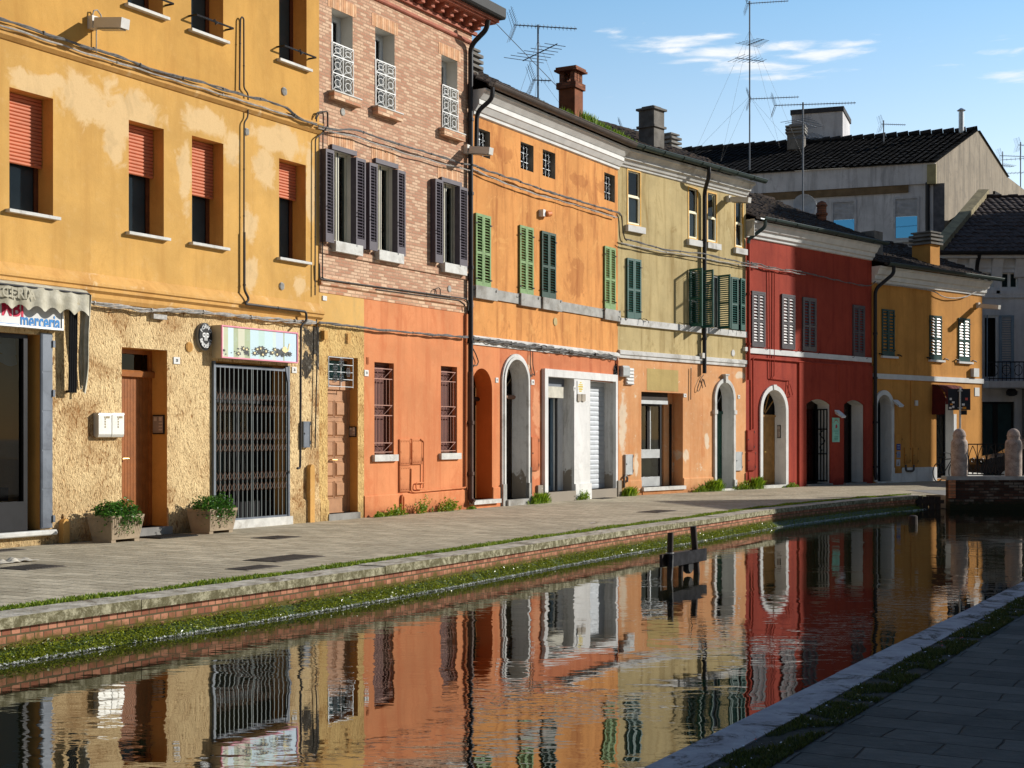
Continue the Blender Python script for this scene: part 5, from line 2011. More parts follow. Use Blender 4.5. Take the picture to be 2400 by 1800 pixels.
 MB().box(bay1.s0, bay1.s0 + bay1.w * .92, .16, .38, zb1_ + .002, bay1.z1).build('roller_box', M['grey_metal'], dr)
 MB().box(bay1.s0 + bay1.w * .73, bay1.s0 + bay1.w * .76, .22, .27, bay1.z0, zb0_ + .06).build('roller_guide', M['black_metal'], dr)
 MB().box(sd + .002, bay1.s1 - .001, d - .16, d + .02, bay1.z0, bay1.z1).build('inner_jamb', M['white_render'], dr)
 hx = bay1.s0 + .13
 MB().tube([(hx, d - .02, 1.05), (hx, d - .08, 1.05), (hx, d - .08, 1.75), (hx, d - .02, 1.75)], .014, 8).build('handle', M['steel'], dr)
 # right bay: ribbed roller shutter
 d = bay2.d
 r = MB()
 n = 22
 for i in range(n):
  z0 = bay2.z0 + (bay2.z1 - bay2.z0) * i / n
  dz = (bay2.z1 - bay2.z0) / n
  r.bar([(d - .0, z0), (d - .012, z0 + .006), (d - .016, z0 + dz * .3), (d - .016, z0 + dz * .7), (d - .012, z0 + dz - .006), (d - .0, z0 + dz), (d + .02, z0 + dz), (d + .02, z0)], bay2.s0, bay2.s1)
 sh = r.build('roller_shutter', M['shutter_steel'], H)
 tag(sh, 'lowered steel roller shutter')
 # hot pipes, conduit by the arch, red strip at the right edge
 pipe_run(H, P3(fr, qG, [(518, 1290), (518, 1090)], .06), .035, 'iron', 'service_pipe')
 pipe_run(H, P3(fr, qG, [(516, 1100), (513, 430), (515, 220)], .04), .010, 'conduit', 'conduit')
 pipe_run(H, P3(fr, qG, [(533, 230), (533, 330), (550, 415), (530, 395), (508, 440), (505, 410)], .04), .011, 'conduit', 'conduit')
 pipe_run(H, P3(fr, qG, [(92, 215), (112, 255), (132, 310), (118, 340), (92, 335)], .05), .013, 'conduit', 'conduit')
 pipe_run(H, P3(fr, qG, [(1160, 280), (1160, 1205)], .04), .03, M['h3_ground'], 'service_pipe')
 for q, x, y, r_ in ((qC, 523, 1550, .10),):
  s, z_ = fr.sz(q(x, y))
  MB().lathe([(r_, 0), (r_, .012), (r_ * .85, .018)], n=16).rot(R(90), axis='X').build('vent', M['h4_wall'], H, (s, -.002, z_))
 # chimneys
 def chimney(cx, cy, w, dp, z0, z1, cap, mat, roofobj, collar=None):
  m = MB().box(cx - w / 2, cx + w / 2, cy - dp / 2, cy + dp / 2, z0, z1)
  ob = m.build('chimney', mat, roofobj)
  cp = MB()
  if cap == 'pillars':
   cp.box(cx - w / 2 - .05, cx + w / 2 + .05, cy - dp / 2 - .05, cy + dp / 2 + .05, z1 - .16, z1)
   for ax in (-1, 0, 1):
    for ay in (-1, 1):
     if ax == 0 and ay == 0:
      continue
     cp.box(cx + ax * (w / 2 - .07) - .06, cx + ax * (w / 2 - .07) + .06, cy + ay * (dp / 2 - .07) - .06, cy + ay * (dp / 2 - .07) + .06, z1, z1 + .28)
   cp.box(cx - w / 2 - .09, cx + w / 2 + .09, cy - dp / 2 - .09, cy + dp / 2 + .09, z1 + .28, z1 + .33)
   cp.box(cx - w / 2 - .06, cx + w / 2 + .06, cy - dp / 2 - .06, cy + dp / 2 + .06, z1 + .342, z1 + .39)
  elif cap == 'collar':
   cp.box(cx - w / 2 - .05, cx + w / 2 + .05, cy - dp / 2 - .05, cy + dp / 2 + .05, z1 - .50, z1 - .44)
   cp.box(cx - w / 2 - .06, cx + w / 2 + .06, cy - dp / 2 - .06, cy + dp / 2 + .06, z1, z1 + .06)
   cp.box(cx - w / 2 + .06, cx + w / 2 - .06, cy - dp / 2 + .06, cy + dp / 2 - .06, z1 + .062, z1 + .12)
  elif cap == 'stack':
   for i in range(3):
    cp.box(cx - w / 2 - .09, cx + w / 2 + .09, cy - dp / 2 - .09, cy + dp / 2 + .09, z1 + .14 * i, z1 + .14 * i + .07)
    cp.box(cx - w / 2 + .03, cx + w / 2 - .03, cy - dp / 2 + .03, cy + dp / 2 - .03, z1 + .14 * i + .07, z1 + .14 * i + .14)
   cp.box(cx - w / 2 - .04, cx + w / 2 + .04, cy - dp / 2 - .04, cy + dp / 2 + .04, z1 + .42, z1 + .47)
  cp.build('chimney_cap', collar or mat, roofobj)
  return ob
 globals()['chimney'] = chimney
 # big rust chimney: front left edge measured at the gutter line, standing 0.75 m behind the wall face
 o_ = -.35
 s_near, z_top = fr.sz(qC(645, 215), o_)
 chimney(s_near + .17, .35 + .26, .46, .46, z + .4, z_top, 'pillars', M['chimney_rust'], rf, M['brick_red'])
 s_n2, z_t2 = fr.sz(qC(110, 140), -1.2)
 chimney(s_n2 - .1, 1.6, .5, .5, z + .6, z_t2, 'stack', M['chimney_grey'], rf)
 # grass growing in the gutter
 rnd = random.Random(12)
 gm = MB()
 for xa, xb, hh, n in ((455, 500, .10, 60), (585, 640, .16, 160), (690, 760, .30, 330), (760, 830, .22, 220), (840, 930, .2, 240), (930, 990, .15, 130)):
  for _ in range(n):
   s_ = fr.s(qC(rnd.uniform(xa, xb), 450)[0], .4)
   y_ = -.40 + rnd.uniform(-.05, .22)
   h_ = hh * rnd.uniform(.3, 1.1)
   b_ = rnd.uniform(-.5, .5) * h_
   zz = z + .64 + (.1 if y_ > -.3 else 0)
   gm.add(((s_ - .008, y_, zz), (s_ + .008, y_, zz), (s_ + b_ * .4 + .005, y_, zz + h_ * .7), (s_ + b_, y_ - .02, zz + h_)), ((0, 1, 2), (0, 2, 3)))
 g_ = gm.build('gutter_grass', M['weed'], H)
 tag(g_, kind='stuff')
 # swan neck from the gutter to the drainpipe
 pipe_run(H, [(.10, .46, z + .55), (.10, .46, z + .30), (-.02, .14, z + .02), (-.02, .12, z - .9)], .05, 'dark_pipe', 'drainpipe')
 return H, arch1, arch2


H3, ARCH1, ARCH2 = house3()


# ================================================================ khaki house
def house4():
 fr, L = F4, LEN4
 H = thing('house', 'khaki house with teal shutters above a peeling pale orange ground floor', 'house', (fr.o[0], fr.o[1], 0), fr.ang)
 TOP = fr.z(*_crop(1440, 330, 5.353)(500, 425))
 zg = fr.z(*qG(1700, 300))
 c_ops = [opening(fr, qC, *a, d=.07) for a in ((928, 995, 708, 1003), (1266, 1313, 806, 1082), (1370, 1418, 832, 1100), (1525, 1565, 868, 1130))]
 d_ops = [opening(fr, qC, 1266, 1325, 1262, 1575, d=.12), opening(fr, qC, 1405, 1440, 1290, 1590, d=.12)]
 shop = opening(fr, qG, 1337, 1645, 530, 1240, d=.38)
 arch = opening(fr, qG, 1885, 2010, 462, 1248, d=.35, yx=1948)
 arch.rise = arch.w / 2 * 1.0
 front_wall(H, 'wall', [M['h4_wall']], 0, L, zg, TOP, c_ops + d_ops)
 front_wall(H, 'wall', [M['h4_ground'], M['h4_ground']], 0, L, 0, zg, [shop])
 # the arch stands in its own piece of wall with a pale reveal
 shell(H, .004, L - .004, TOP + .3, 8, M['h4_wall'])
 return H, TOP, zg, c_ops, d_ops, shop, arch


def house4b(H, TOP, zg, c_ops, d_ops, shop, arch):
 fr, L = F4, LEN4
 z = TOP
 m = MB().bar([(0, zg - .07), (-.05, zg - .07), (-.05, zg + .0), (-.08, zg + .02), (-.08, zg + .12), (-.03, zg + .14), (0, zg + .14)], 0, L)
 m.build('string_course', M['white_old'], H)
 sx = fr.s(qC(1352, 1300)[0], .08)
 zb1, zb0 = fr.z(*qC(1100, 1553)), fr.z(*qC(1100, 1588))
 m = MB().box(.02, sx - .12, -.07, 0, zb0, zb1)
 m.box(sx + .08, L - .03, -.07, 0, zb0, zb1)
 m.build('sill_band', M['white_old'], H)
 cornice(H, 0, L - .01, [(0, z - .02), (-.04, z), (-.05, z + .06), (-.09, z + .07), (-.13, z + .16), (-.19, z + .18), (-.19, z + .24), (-.30, z + .34), (-.34, z + .35), (-.34, z + .42), (0, z + .42)], M['h4_trim'] if 'h4_trim' in M else 'white_old')
 half_gutter(H, .0, L + .35, .46, z + .52, .095, 'gutter_green', .95)
 rf = tile_roof(H, 0, L + .15, .42, z + .46, 24, 4.0, M['tile'], 17, jit=.06)
 for i, o in enumerate(c_ops):
  f = MB()
  rect_frame(f, o.s0 - .045, o.s1 + .045, o.z0 - .045, o.z1 + .045, -.012, .03, .045)
  w = f.build('window', plain('ochre_window_edge', srgb(222, 168, 60), .6), H)
  f = MB()
  y = .035
  zm = o.z0 + o.h * (.53, .53, .50, .50)[i]
  rect_frame(f, o.s0, o.s1, o.z0, zm, y - .03, y + .03, .045)
  rect_frame(f, o.s0, o.s1, zm, o.z1, y - .01, y + .05, .03)
  f.build('sash', plain('ivory_sash', srgb(245, 235, 200), .5, var=.05), w)
  up = i == 3
  dn = i in (0, 1)
  pane(w, o.s0, o.s1, o.z0, o.z1, y + .02, 'glass')
  bk = MB()
  cA, cB = (M['curtain_white'], M['dark_room'])
  if dn:
   pl = [(o.s0, o.z0), (o.s1, o.z0), (o.s1, zm), (o.s0, zm)]
   MB().quad(*[(x, y + .05, zz) for x, zz in pl]).build('curtain', M['curtain_white'], w)
  if up:
   MB().quad((o.s0, y + .05, zm), (o.s1, y + .05, zm), (o.s1, y + .05, o.z1), (o.s0, y + .05, o.z1)).build('curtain', plain('blue_grey_curtain', (.22, .27, .30, 1)), w)
  MB().quad((o.s0, y + .10, o.z0), (o.s1, y + .10, o.z0), (o.s1, y + .10, o.z1), (o.s0, y + .10, o.z1)).build('interior', plain('grey_brown_interior', (.07, .06, .06, 1)), w)
  sill(w, o.s0 - .12, min(o.s1 + .14, L), o.z0 - .05, .17, .10, 'white_old', .02)
 # shutters: one closed pair, one window with both leaves swung out, one half open, one ajar
 closed_shutters(H, fr, qC, 918, 995, 1195, 1530, 'sh_teal', -.05, pitch=.06, tall=.17)
 o = d_ops[0]
 f = MB()
 rect_frame(f, o.s0, o.s1, o.z0, o.z1, .05, .11, .05)
 f.box(o.s0, o.s1, .05, .11, o.z0 + o.h * .45, o.z0 + o.h * .45 + .05)
 w = f.build('window', M['white_old'], H)
 tag(w, 'window with both teal shutters swung out from the wall')
 pane(w, o.s0, o.s1, o.z0, o.z1, .08)
 backing(w, o, .3)
 leaf(w, o.s0 - .01, o.z0 - .02, .46, o.h + .04, 'sh_teal', -.02, R(97), 'l', pitch=.06)
 leaf(w, o.s1 + .03, o.z0 - .02, .50, o.h + .04, 'sh_teal', -.02, R(80), 'r', pitch=.06)
 o = d_ops[1]
 f = MB()
 rect_frame(f, o.s0, o.s1, o.z0, o.z1, .05, .11, .05)
 w = f.build('window', M['white_old'], H)
 tag(w, 'window half hidden behind an open teal shutter')
 pane(w, o.s0, o.s1, o.z0, o.z1, .08)
 backing(w, o, .3)
 s_, _ = fr.sz(qC(1428, 1400))
 leaf(w, s_, o.z0, .44, o.h, 'sh_teal', -.03, R(82), 'r', pitch=.06)
 s0, s1 = fr.s(qC(1494, 1400)[0]), fr.s(qC(1572, 1400)[0])
 z0, z1 = fr.z(*qC(1500, 1592)), fr.z(*qC(1500, 1302))
 f = MB()
 rect_frame(f, s0, s1, z0, z1, -.01, .03, .03)
 w = f.build('window', M['sh_teal'], H)
 tag(w, 'window with its pair of teal shutters standing ajar')
 MB().quad((s0, -.003, z0), (s1, -.003, z0), (s1, -.003, z1), (s0, -.003, z1)).build('interior', M['dark_room'], w)
 leaf(w, s0, z0, (s1 - s0) * .42, z1 - z0, 'sh_teal', -.06, R(6), 'l', pitch=.06, tall=.17)
 leaf(w, s1, z0, (s1 - s0) * .46, z1 - z0, 'sh_teal', -.06, R(10), 'r', pitch=.06, tall=.17)
 for x in (875, 905, 1000, 1030, 1230, 1265, 1380, 1430, 1500, 1545):
  s_ = fr.s(qC(x, 1540)[0], .1)
  hk = MB()
  hk.tube([(s_, .0, zb1 + .05), (s_, -.12, zb1 + .02), (s_ + .03, -.15, zb1 - .03), (s_ + .02, -.16, zb1 - .08)], .008, 5)
  hk.build('shutter_hook', M['black_metal'], H)
 # downpipe
 kz = _crop(1440, 330, 5.353)
 s_g, _ = fr.sz(kz(1265, 500), .45)
 zt = fr.z(*kz(1150, 640), .09)
 zl = fr.z(*qG(1800, 395), .09)
 pipe_run(H, [(s_g - .35, .46, z + .46), (s_g - .35, .46, z + .20), (sx, .09, zt), (sx, .09, zl)], .058, 'dark_pipe', 'drainpipe', 1.4, 10)
 # shop door
 k = _crop(1480, 900, 5.927)
 d = shop.d
 f = MB()
 sE = shop.s0 + shop.w * .74
 zR = shop.z1 - .30
 rect_frame(f, shop.s0, sE, shop.z0, zR, d - .02, d + .05, .07)
 xs = [shop.s0 + shop.w * .13, shop.s0 + shop.w * .42]
 f.box(xs[1] - .04, xs[1] + .04, d - .02, d + .05, 1.12, zR)
 dr = f.build('door', M['black_metal'], H)
 tag(dr, 'glazed shop door with a zigzag red pull handle')
 al = MB()
 al.box(xs[0] - .03, xs[0] + .03, d - .05, d + .04, shop.z0, zR - .06)
 al.box(shop.s0 + .01, sE - .12, d - .04, d + .03, .98, 1.22)
 al.box(shop.s0 + .01, sE - .12, d - .04, d + .03, shop.z0, shop.z0 + .26)
 al.box(xs[1] + .05, xs[1] + .09, d - .04, d + .03, 1.22, zR - .1)
 al.build('door_rail', M['steel'], dr)
 pane(dr, shop.s0, sE, shop.z0, zR, d + .01)
 MB().quad((shop.s0, d + .25, shop.z0), (sE, d + .25, shop.z0), (sE, d + .25, 1.0), (shop.s0, d + .25, 1.0)).build('inner_panel', M['curtain_white'], dr)
 MB().quad((shop.s0, d + .28, 1.0), (sE, d + .28, 1.0), (sE, d + .28, zR), (shop.s0, d + .28, zR)).build('interior', plain('teal_dark_interior', (.045, .07, .07, 1)), dr)
 MB().box(xs[1] + .14, xs[1] + .28, d + .05, d + .055, 1.5, 2.0).build('poster', M['paper'], dr)
 rb = MB().box(shop.s0, sE, d - .22, d - .02, zR - .01, shop.z1 - .002)
 rb.build('roller_box', M['wood_dark'], dr)
 MB().box(shop.s0, sE - .06, d - .27, d - .225, zR - .02, zR + .08).build('roller_box', M['steel'], dr)
 MB().box(shop.s0 + shop.w * .90, shop.s0 + shop.w * .92, d - .12, d - .06, shop.z0, zR).build('roller_guide', M['black_metal'], dr)
 hx = xs[0] - .02
 MB().tube([(hx, d - .03, 1.52), (hx + .03, d - .10, 1.52), (hx + .07, d - .11, 1.50), (hx - .02, d - .11, 1.18), (hx - .02, d - .11, 1.10), (hx + .06, d - .11, .82), (hx + .03, d - .10, .78), (hx - .01, d - .03, .78)], .022, 8).build('handle', M['red_paint'], dr)
 MB().box(shop.s0 + shop.w * .78, shop.s0 + shop.w * .995, d - .05, d + .05, shop.z0, shop.z1).build('inner_jamb', M['h4_ground'], dr)
 m = MB().box(shop.s0 - .02, shop.s1 + .02, -.10, d + .1, shop.z0 - .10, shop.z0)
 m.build('doorstep', M['marble'], H)
 MB().box(shop.s0, shop.s1, -.05, d + .1, 0, shop.z0 - .102).build('doorstep', M['h4_ground'], H)
 # arched door with keystone: pale stone band on the wall and a deep pale reveal
 MB().bar([(-.03, 0), (-.03, .38), (-.015, .41), (0, .41), (0, 0)], shop.s1 + .02, arch.s0 - .10).build('plinth', M['h4_ground'], H)
 MB().bar([(-.03, 0), (-.03, .38), (-.015, .41), (0, .41), (0, 0)], .02, shop.s0 - .02).build('plinth', M['h4_ground'], H)
 m = MB()
 arch_band(m, arch, .11, .06)
 zi = fr.z(*qG(1950, 682))
 for a, b in ((arch.s0 - .15, arch.s0 + .01), (arch.s1 - .01, arch.s1 + .15)):
  m.box(a, b, -.085, 0, zi - .06, zi + .06)
  m.box(a + .01, b - .01, -.095, 0, 0, .30)
 c_ = (arch.s0 + arch.s1) / 2
 m.prism([(c_ - .045, arch.z1 - .02), (c_ + .045, arch.z1 - .02), (c_ + .07, arch.z1 + .20), (c_ - .07, arch.z1 + .20)], -.11, 0)
 m.box(c_ - .11, c_ + .11, -.13, 0, arch.z1 + .20, arch.z1 + .24)
 m.build('arch_surround', M['white_old'], H)
 d = arch.d
 p = MB()
 zs = zi - .05
 for a, b in ((arch.s0, c_), (c_, arch.s1)):
  p.box(a + .004, b - .004, d, d + .05, arch.z0, zs)
  for za, zb in ((.04, .16), (.19, .46), (.50, .94)):
   rect_frame(p, a + .06, b - .06, arch.z0 + (zs - arch.z0) * za, arch.z0 + (zs - arch.z0) * zb, d - .012, d + .01, .025)
 p.box(arch.s0, arch.s1, d - .04, d + .05, zs, zs + .08)
 dr = p.build('door', M['green_door'], H)
 tag(dr, 'bottle green double door under the keystone arch')
 MB().tube([(c_ + .07, d, 1.0), (c_ + .07, d - .05, 1.0), (c_ + .07, d - .05, 1.3), (c_ + .07, d, 1.3)], .012, 6).build('handle', M['brass'], dr)
 fl = MB()
 for k_ in range(6):
  an = math.pi * (k_ + .5) / 6
  fl.tube([(c_, d, zs + .1), (c_ + (arch.w / 2 - .02) * math.cos(an), d, max(zs + .1, arch.z1 - arch.rise) + arch.rise * .95 * math.sin(an))], .009, 4)
 fl.build('fanlight_bars', M['steel'], dr)
 MB().box(arch.s0 - .05, arch.s1 + .05, d + .08, d + .1, zs, arch.z1 + .05).build('interior', M['dark_room'], dr)
 MB().box(arch.s0 - .02, arch.s1 + .1, -.12, d + .1, 0, arch.z0).build('doorstep', M['marble'], H)
 # painted khaki field over the shop door, chipped plaster lines
 s0, z0 = fr.sz(qG(1378, 520))
 s1 = fr.s(qG(1610, 440)[0])
 z1 = fr.z(*qG(1378, 358))
 MB().box(s0, s1, -.004, 0, z0, z1).build('painted_field', M['khaki_patch'], H)
 for x, y, r_ in ((2015, 245, .10),):
  s, z_ = fr.sz(qG(x, y))
  MB().lathe([(r_, 0), (r_, .012), (r_ * .85, .018)], n=16).rot(R(90), axis='X').build('vent', M['white_old'], H, (s, -.002, z_))
 # chimneys on the roof
 s_n, z_t = fr.sz(qC(1100, 385), -.75)
 chimney(s_n + .0, 1.0, .52, .52, z + .3, z_t + .05, 'collar', M['chimney_grey'], rf)
 s_n, z_t = fr.sz(qC(1185, 590), -3.3)
 chimney(s_n, 3.5, .42, .42, z + 1.0, z_t + .02, 'stack', M['concrete'], rf)
 pipe_run(H, P3(fr, qG, [(1705, 355), (1703, 590)], .04), .013, 'conduit', 'conduit')
 pipe_run(H, P3(fr, qG, [(1800, 405), (1780, 430), (1752, 500), (1752, 530), (1765, 525), (1785, 470), (1790, 430), (1815, 500), (1800, 440)], .05), .010, 'conduit', 'conduit')
 pipe_run(H, P3(fr, qG, [(1210, 1240), (1208, 1165), (1222, 1152), (1234, 1165), (1232, 1200)], .05), .03, 'iron', 'service_pipe')
 return H


_h4 = house4()
_a = _h4[6]
# cut the arched opening: rebuild the ground floor wall with a pale reveal for it
for ch in list(_h4[0].children):
 if ch.name.startswith('wall') and ch.data.materials[0] == M['h4_ground']:
  bpy.data.objects.remove(ch)
_spl = (_h4[5].s1 + _a.s0) / 2 + .3
front_wall(_h4[0], 'wall', [M['h4_ground'], M['h4_ground']], 0, _spl, 0, _h4[2], [_h4[5]])
front_wall(_h4[0], 'wall', [M['h4_ground'], M['white_render']], _spl, LEN4, 0, _h4[2], [_a])
H4 = house4b(*_h4)
H4_SHOP, H4_ARCH = _h4[5], _a


# ================================================================ red house
def house5():
 fr, L = F5, LEN5
 H = thing('house', 'deep red house with grey shutters half in shadow', 'house', (fr.o[0], fr.o[1], 0), fr.ang)
 TOP = fr.z(*qD(560, 1062))
 zb1, zb0 = fr.z(*qH(500, 485)), fr.z(*qH(500, 518))
 arch = opening(fr, qH, 236, 385, 730, 1345, d=.36, yx=310)
 arch.rise = arch.w / 2 * .98
 f1 = opening(fr, qH, 517, 673, 790, 1338, d=.45, yx=595)
 f2 = opening(fr, qH, 760, 892, 796, 1330, d=.45, yx=826)
 f1.rise = f2.rise = .16
 sp = fr.s(qH(455, 900)[0])
 front_wall(H, 'wall', [M['h5_wall'], M['h5_wall']], 0, L, zb0, TOP, [])
 front_wall(H, 'wall', [M['h5_wall'], M['white_render']], 0, L, 0, zb0, [arch, f1, f2])
 shell(H, .004, L - .004, TOP + .3, 8, M['h5_wall'])
 MB().box(0, L - .08, -.05, 0, zb0, zb1).build('sill_band', M['white'], H)
 # thicker wall over the right half of the ground floor
 s0 = fr.s(qH(472, 900)[0])
 m = MB()
 op2 = [Op(o.s0, o.s1, o.z0, o.z1, .05, o.rise) for o in (f1, f2)]
 m.quad((s0, 0, 0), (s0, -.05, 0), (s0, -.05, zb0 - .12), (s0, 0, zb0 - .12))
 m.quad((s0, -.05, zb0 - .12), (L, -.05, zb0 - .12), (L, 0, zb0 - .12), (s0, 0, zb0 - .12))
 m.build('wall', M['h5_wall'], H)
 front_wall(H, 'wall', [M['h5_wall'], M['h5_wall']], s0, L - .01, 0, zb0 - .12, op2, -.05)
 z = TOP
 cornice(H, 0, L, [(0, z - .02), (-.05, z), (-.06, z + .07), (-.12, z + .10), (-.14, z + .22), (-.20, z + .24), (-.28, z + .40), (-.32, z + .41), (-.32, z + .48), (0, z + .48)], 'white')
 half_gutter(H, .25, L + .25, .44, z + .57, .09, 'gutter_green', 1.2)
 rf = tile_roof(H, 0, L + .1, .40, z + .52, 24, 4.0, M['tile'], 23, jit=.05)
 MB().prism([(0, 0), (.02, 0), (.02, .5), (0, .5)], -.3, .0).build('gable_end', M['white_old'], H, (0, 0, z + .02))
 for xl, xr, yt, yb in ((172, 247, 98, 448), (366, 440, 118, 462), (502, 578, 138, 475), (828, 893, 188, 510)):
  closed_shutters(H, fr, qH, xl, xr, yt, yb, 'sh_grey', -.045, frame='sh_grey', hooks=True, pitch=.085, tall=.14, tilt=66, L=.052)
 # honey coloured arched door
 m = MB()
 arch_band(m, arch, .14, .05)
 c_ = (arch.s0 + arch.s1) / 2
 m.prism([(c_ - .06, arch.z1), (c_ + .06, arch.z1), (c_ + .09, arch.z1 + .16), (c_ - .09, arch.z1 + .16)], -.075, 0)
 m.build('arch_surround', M['white'], H)
 d = arch.d
 zs = fr.z(*qH(270, 905), -.3)
 p = MB()
 for a, b in ((arch.s0, c_), (c_, arch.s1)):
  p.box(a + .004, b - .004, d, d + .05, arch.z0, zs)
  for za, zb in ((.03, .22), (.27, .95)):
   rect_frame(p, a + .06, b - .06, arch.z0 + (zs - arch.z0) * za, arch.z0 + (zs - arch.z0) * zb, d - .015, d + .01, .03)
 p.box(arch.s0, arch.s1, d - .04, d + .05, zs, zs + .07)
 for k_ in range(1, 6):
  an = math.pi * k_ / 6
  p.tube([(c_ + .1 * math.cos(an), d, zs + .07 + .1 * math.sin(an)), (c_ + (arch.w / 2 - .02) * math.cos(an), d, arch.z1 - arch.rise + (arch.rise - .02) * math.sin(an))], .022, 6)
 dr = p.build('door', M['wood_honey'], H)
 tag(dr, 'honey coloured arched door with a fan light')
 MB().box(arch.s0 - .05, arch.s1 + .05, d + .06, d + .08, zs, arch.z1 + .05).build('interior', M['dark_room'], dr)
 MB().lathe([(.02, 0), (.035, .03), (.02, .06)], n=10).rot(R(90), axis='X').build('handle', M['brass'], dr, (c_ + .06, d, 1.1))
 MB().box(arch.s0 - .05, arch.s1 + .05, -.10, d + .1, 0, arch.z0).build('doorstep', M['marble'], H)
 for o, nm in ((f1, 'dark shop entrance with a barred gate folded to the right'), (f2, 'dark doorway with a pale reveal')):
  f = MB()
  d = o.d
  rect_frame(f, o.s0, o.s1, o.z0, o.z1, d - .02, d + .05, .06)
  f.box((o.s0 + o.s1) / 2 - .03, (o.s0 + o.s1) / 2 + .03, d - .02, d + .05, o.z0, o.z1 - o.rise)
  dr = f.build('door', M['black_metal'], H)
  tag(dr, nm)
  pane(dr, o.s0, o.s1, o.z0, o.z1, d + .02, 'glass_dark')
  backing(dr, o, d + .3)
  MB().box(o.s0 - .02, o.s1 + .02, -.13, d + .1, 0, o.z0).build('doorstep', M['concrete'], H)
 # open iron gate leaf on the right jamb of the shop entrance
 g = MB()
 o = f1
 x = o.s1 - .03
 for k_ in range(4):
  y = .06 + .34 * k_ / 3
  g.box(x - .02, x, y - .02, y + .02, o.z0 + .05, o.z1 - .30)
 for zz in (o.z0 + .08, o.z0 + .95, o.z0 + 1.75, o.z1 - .32):
  g.box(x - .021, x - .001, .06, .40, zz - .02, zz + .02)
 g.tube([(x - .01, .23 + .09 * math.sin(k_ * .8), o.z0 + 1.05 + .65 * k_ / 12) for k_ in range(13)], .018, 5)
 g.build('gate_leaf', M['black_metal'], H)
 # downpipe, painted pipes and cables
 kz = _crop(1600, 480, 4.365)
 zt = fr.z(*kz(690, 330), .08)
 zl = fr.z(*qH(150, 665), .08)
 sx = fr.s(qH(150, 400)[0], .08)
 s_g = sx + .35
 pipe_run(H, [(s_g, .44, z + .50), (s_g, .44, z + .30), (sx, .08, z - .08), (sx, .08, z - .2)], .055, 'gutter_green', 'drainpipe')
 pipe_run(H, [(sx, .08, z - .2), (sx, .08, zl)], .055, M['h5_wall'], 'drainpipe', 1.5, 10)
 pipe_run(H, P3(fr, qH, [(180, 985), (178, 530), (185, 522), (738, 568), (738, 750)], .05), .025, M['h5_wall'], 'service_pipe')
 pipe_run(H, P3(fr, qH, [(283, -40), (290, 650), (300, 658)], .045), .014, M['h5_wall'], 'conduit')
 pipe_run(H, P3(fr, qH, [(318, -40), (316, 640), (300, 655), (410, 668), (430, 660)], .045), .016, M['h5_wall'], 'conduit')
 pipe_run(H, P3(fr, qH, [(412, 668), (405, 770), (425, 770), (438, 765), (418, 690)], .05), .012, M['h5_wall'], 'conduit')
 s_, z_ = fr.sz(qH(152, 1330))
 pipe_run(H, P3(fr, qH, [(150, 1335), (150, 1262)], .06), .03, M['h5_wall'], 'service_pipe')
 # small clay chimney pot and dark box on the roof
 s_n, z_t = fr.sz(qD(625, 800), -1.6)
 m = MB().lathe([(.16, 0), (.16, .9), (.20, .92), (.20, 1.0), (.16, 1.02), (.16, 1.22), (.20, 1.24), (.14, 1.36), (.03, 1.42)], (s_n, 1.6, z_t - 1.15), 12)
 m.build('chimney', M['brick_red'], rf)
 s_n, z_t = fr.sz(qD(960, 950), -.8)
 MB().box(s_n - .3, s_n + .3, .6, 1.1, z_t - .9, z_t).build('chimney', M['chimney_grey'], rf)
 return H, arch, f1, f2


H5, H5_ARCH, H5_F1, H5_F2 = house5()


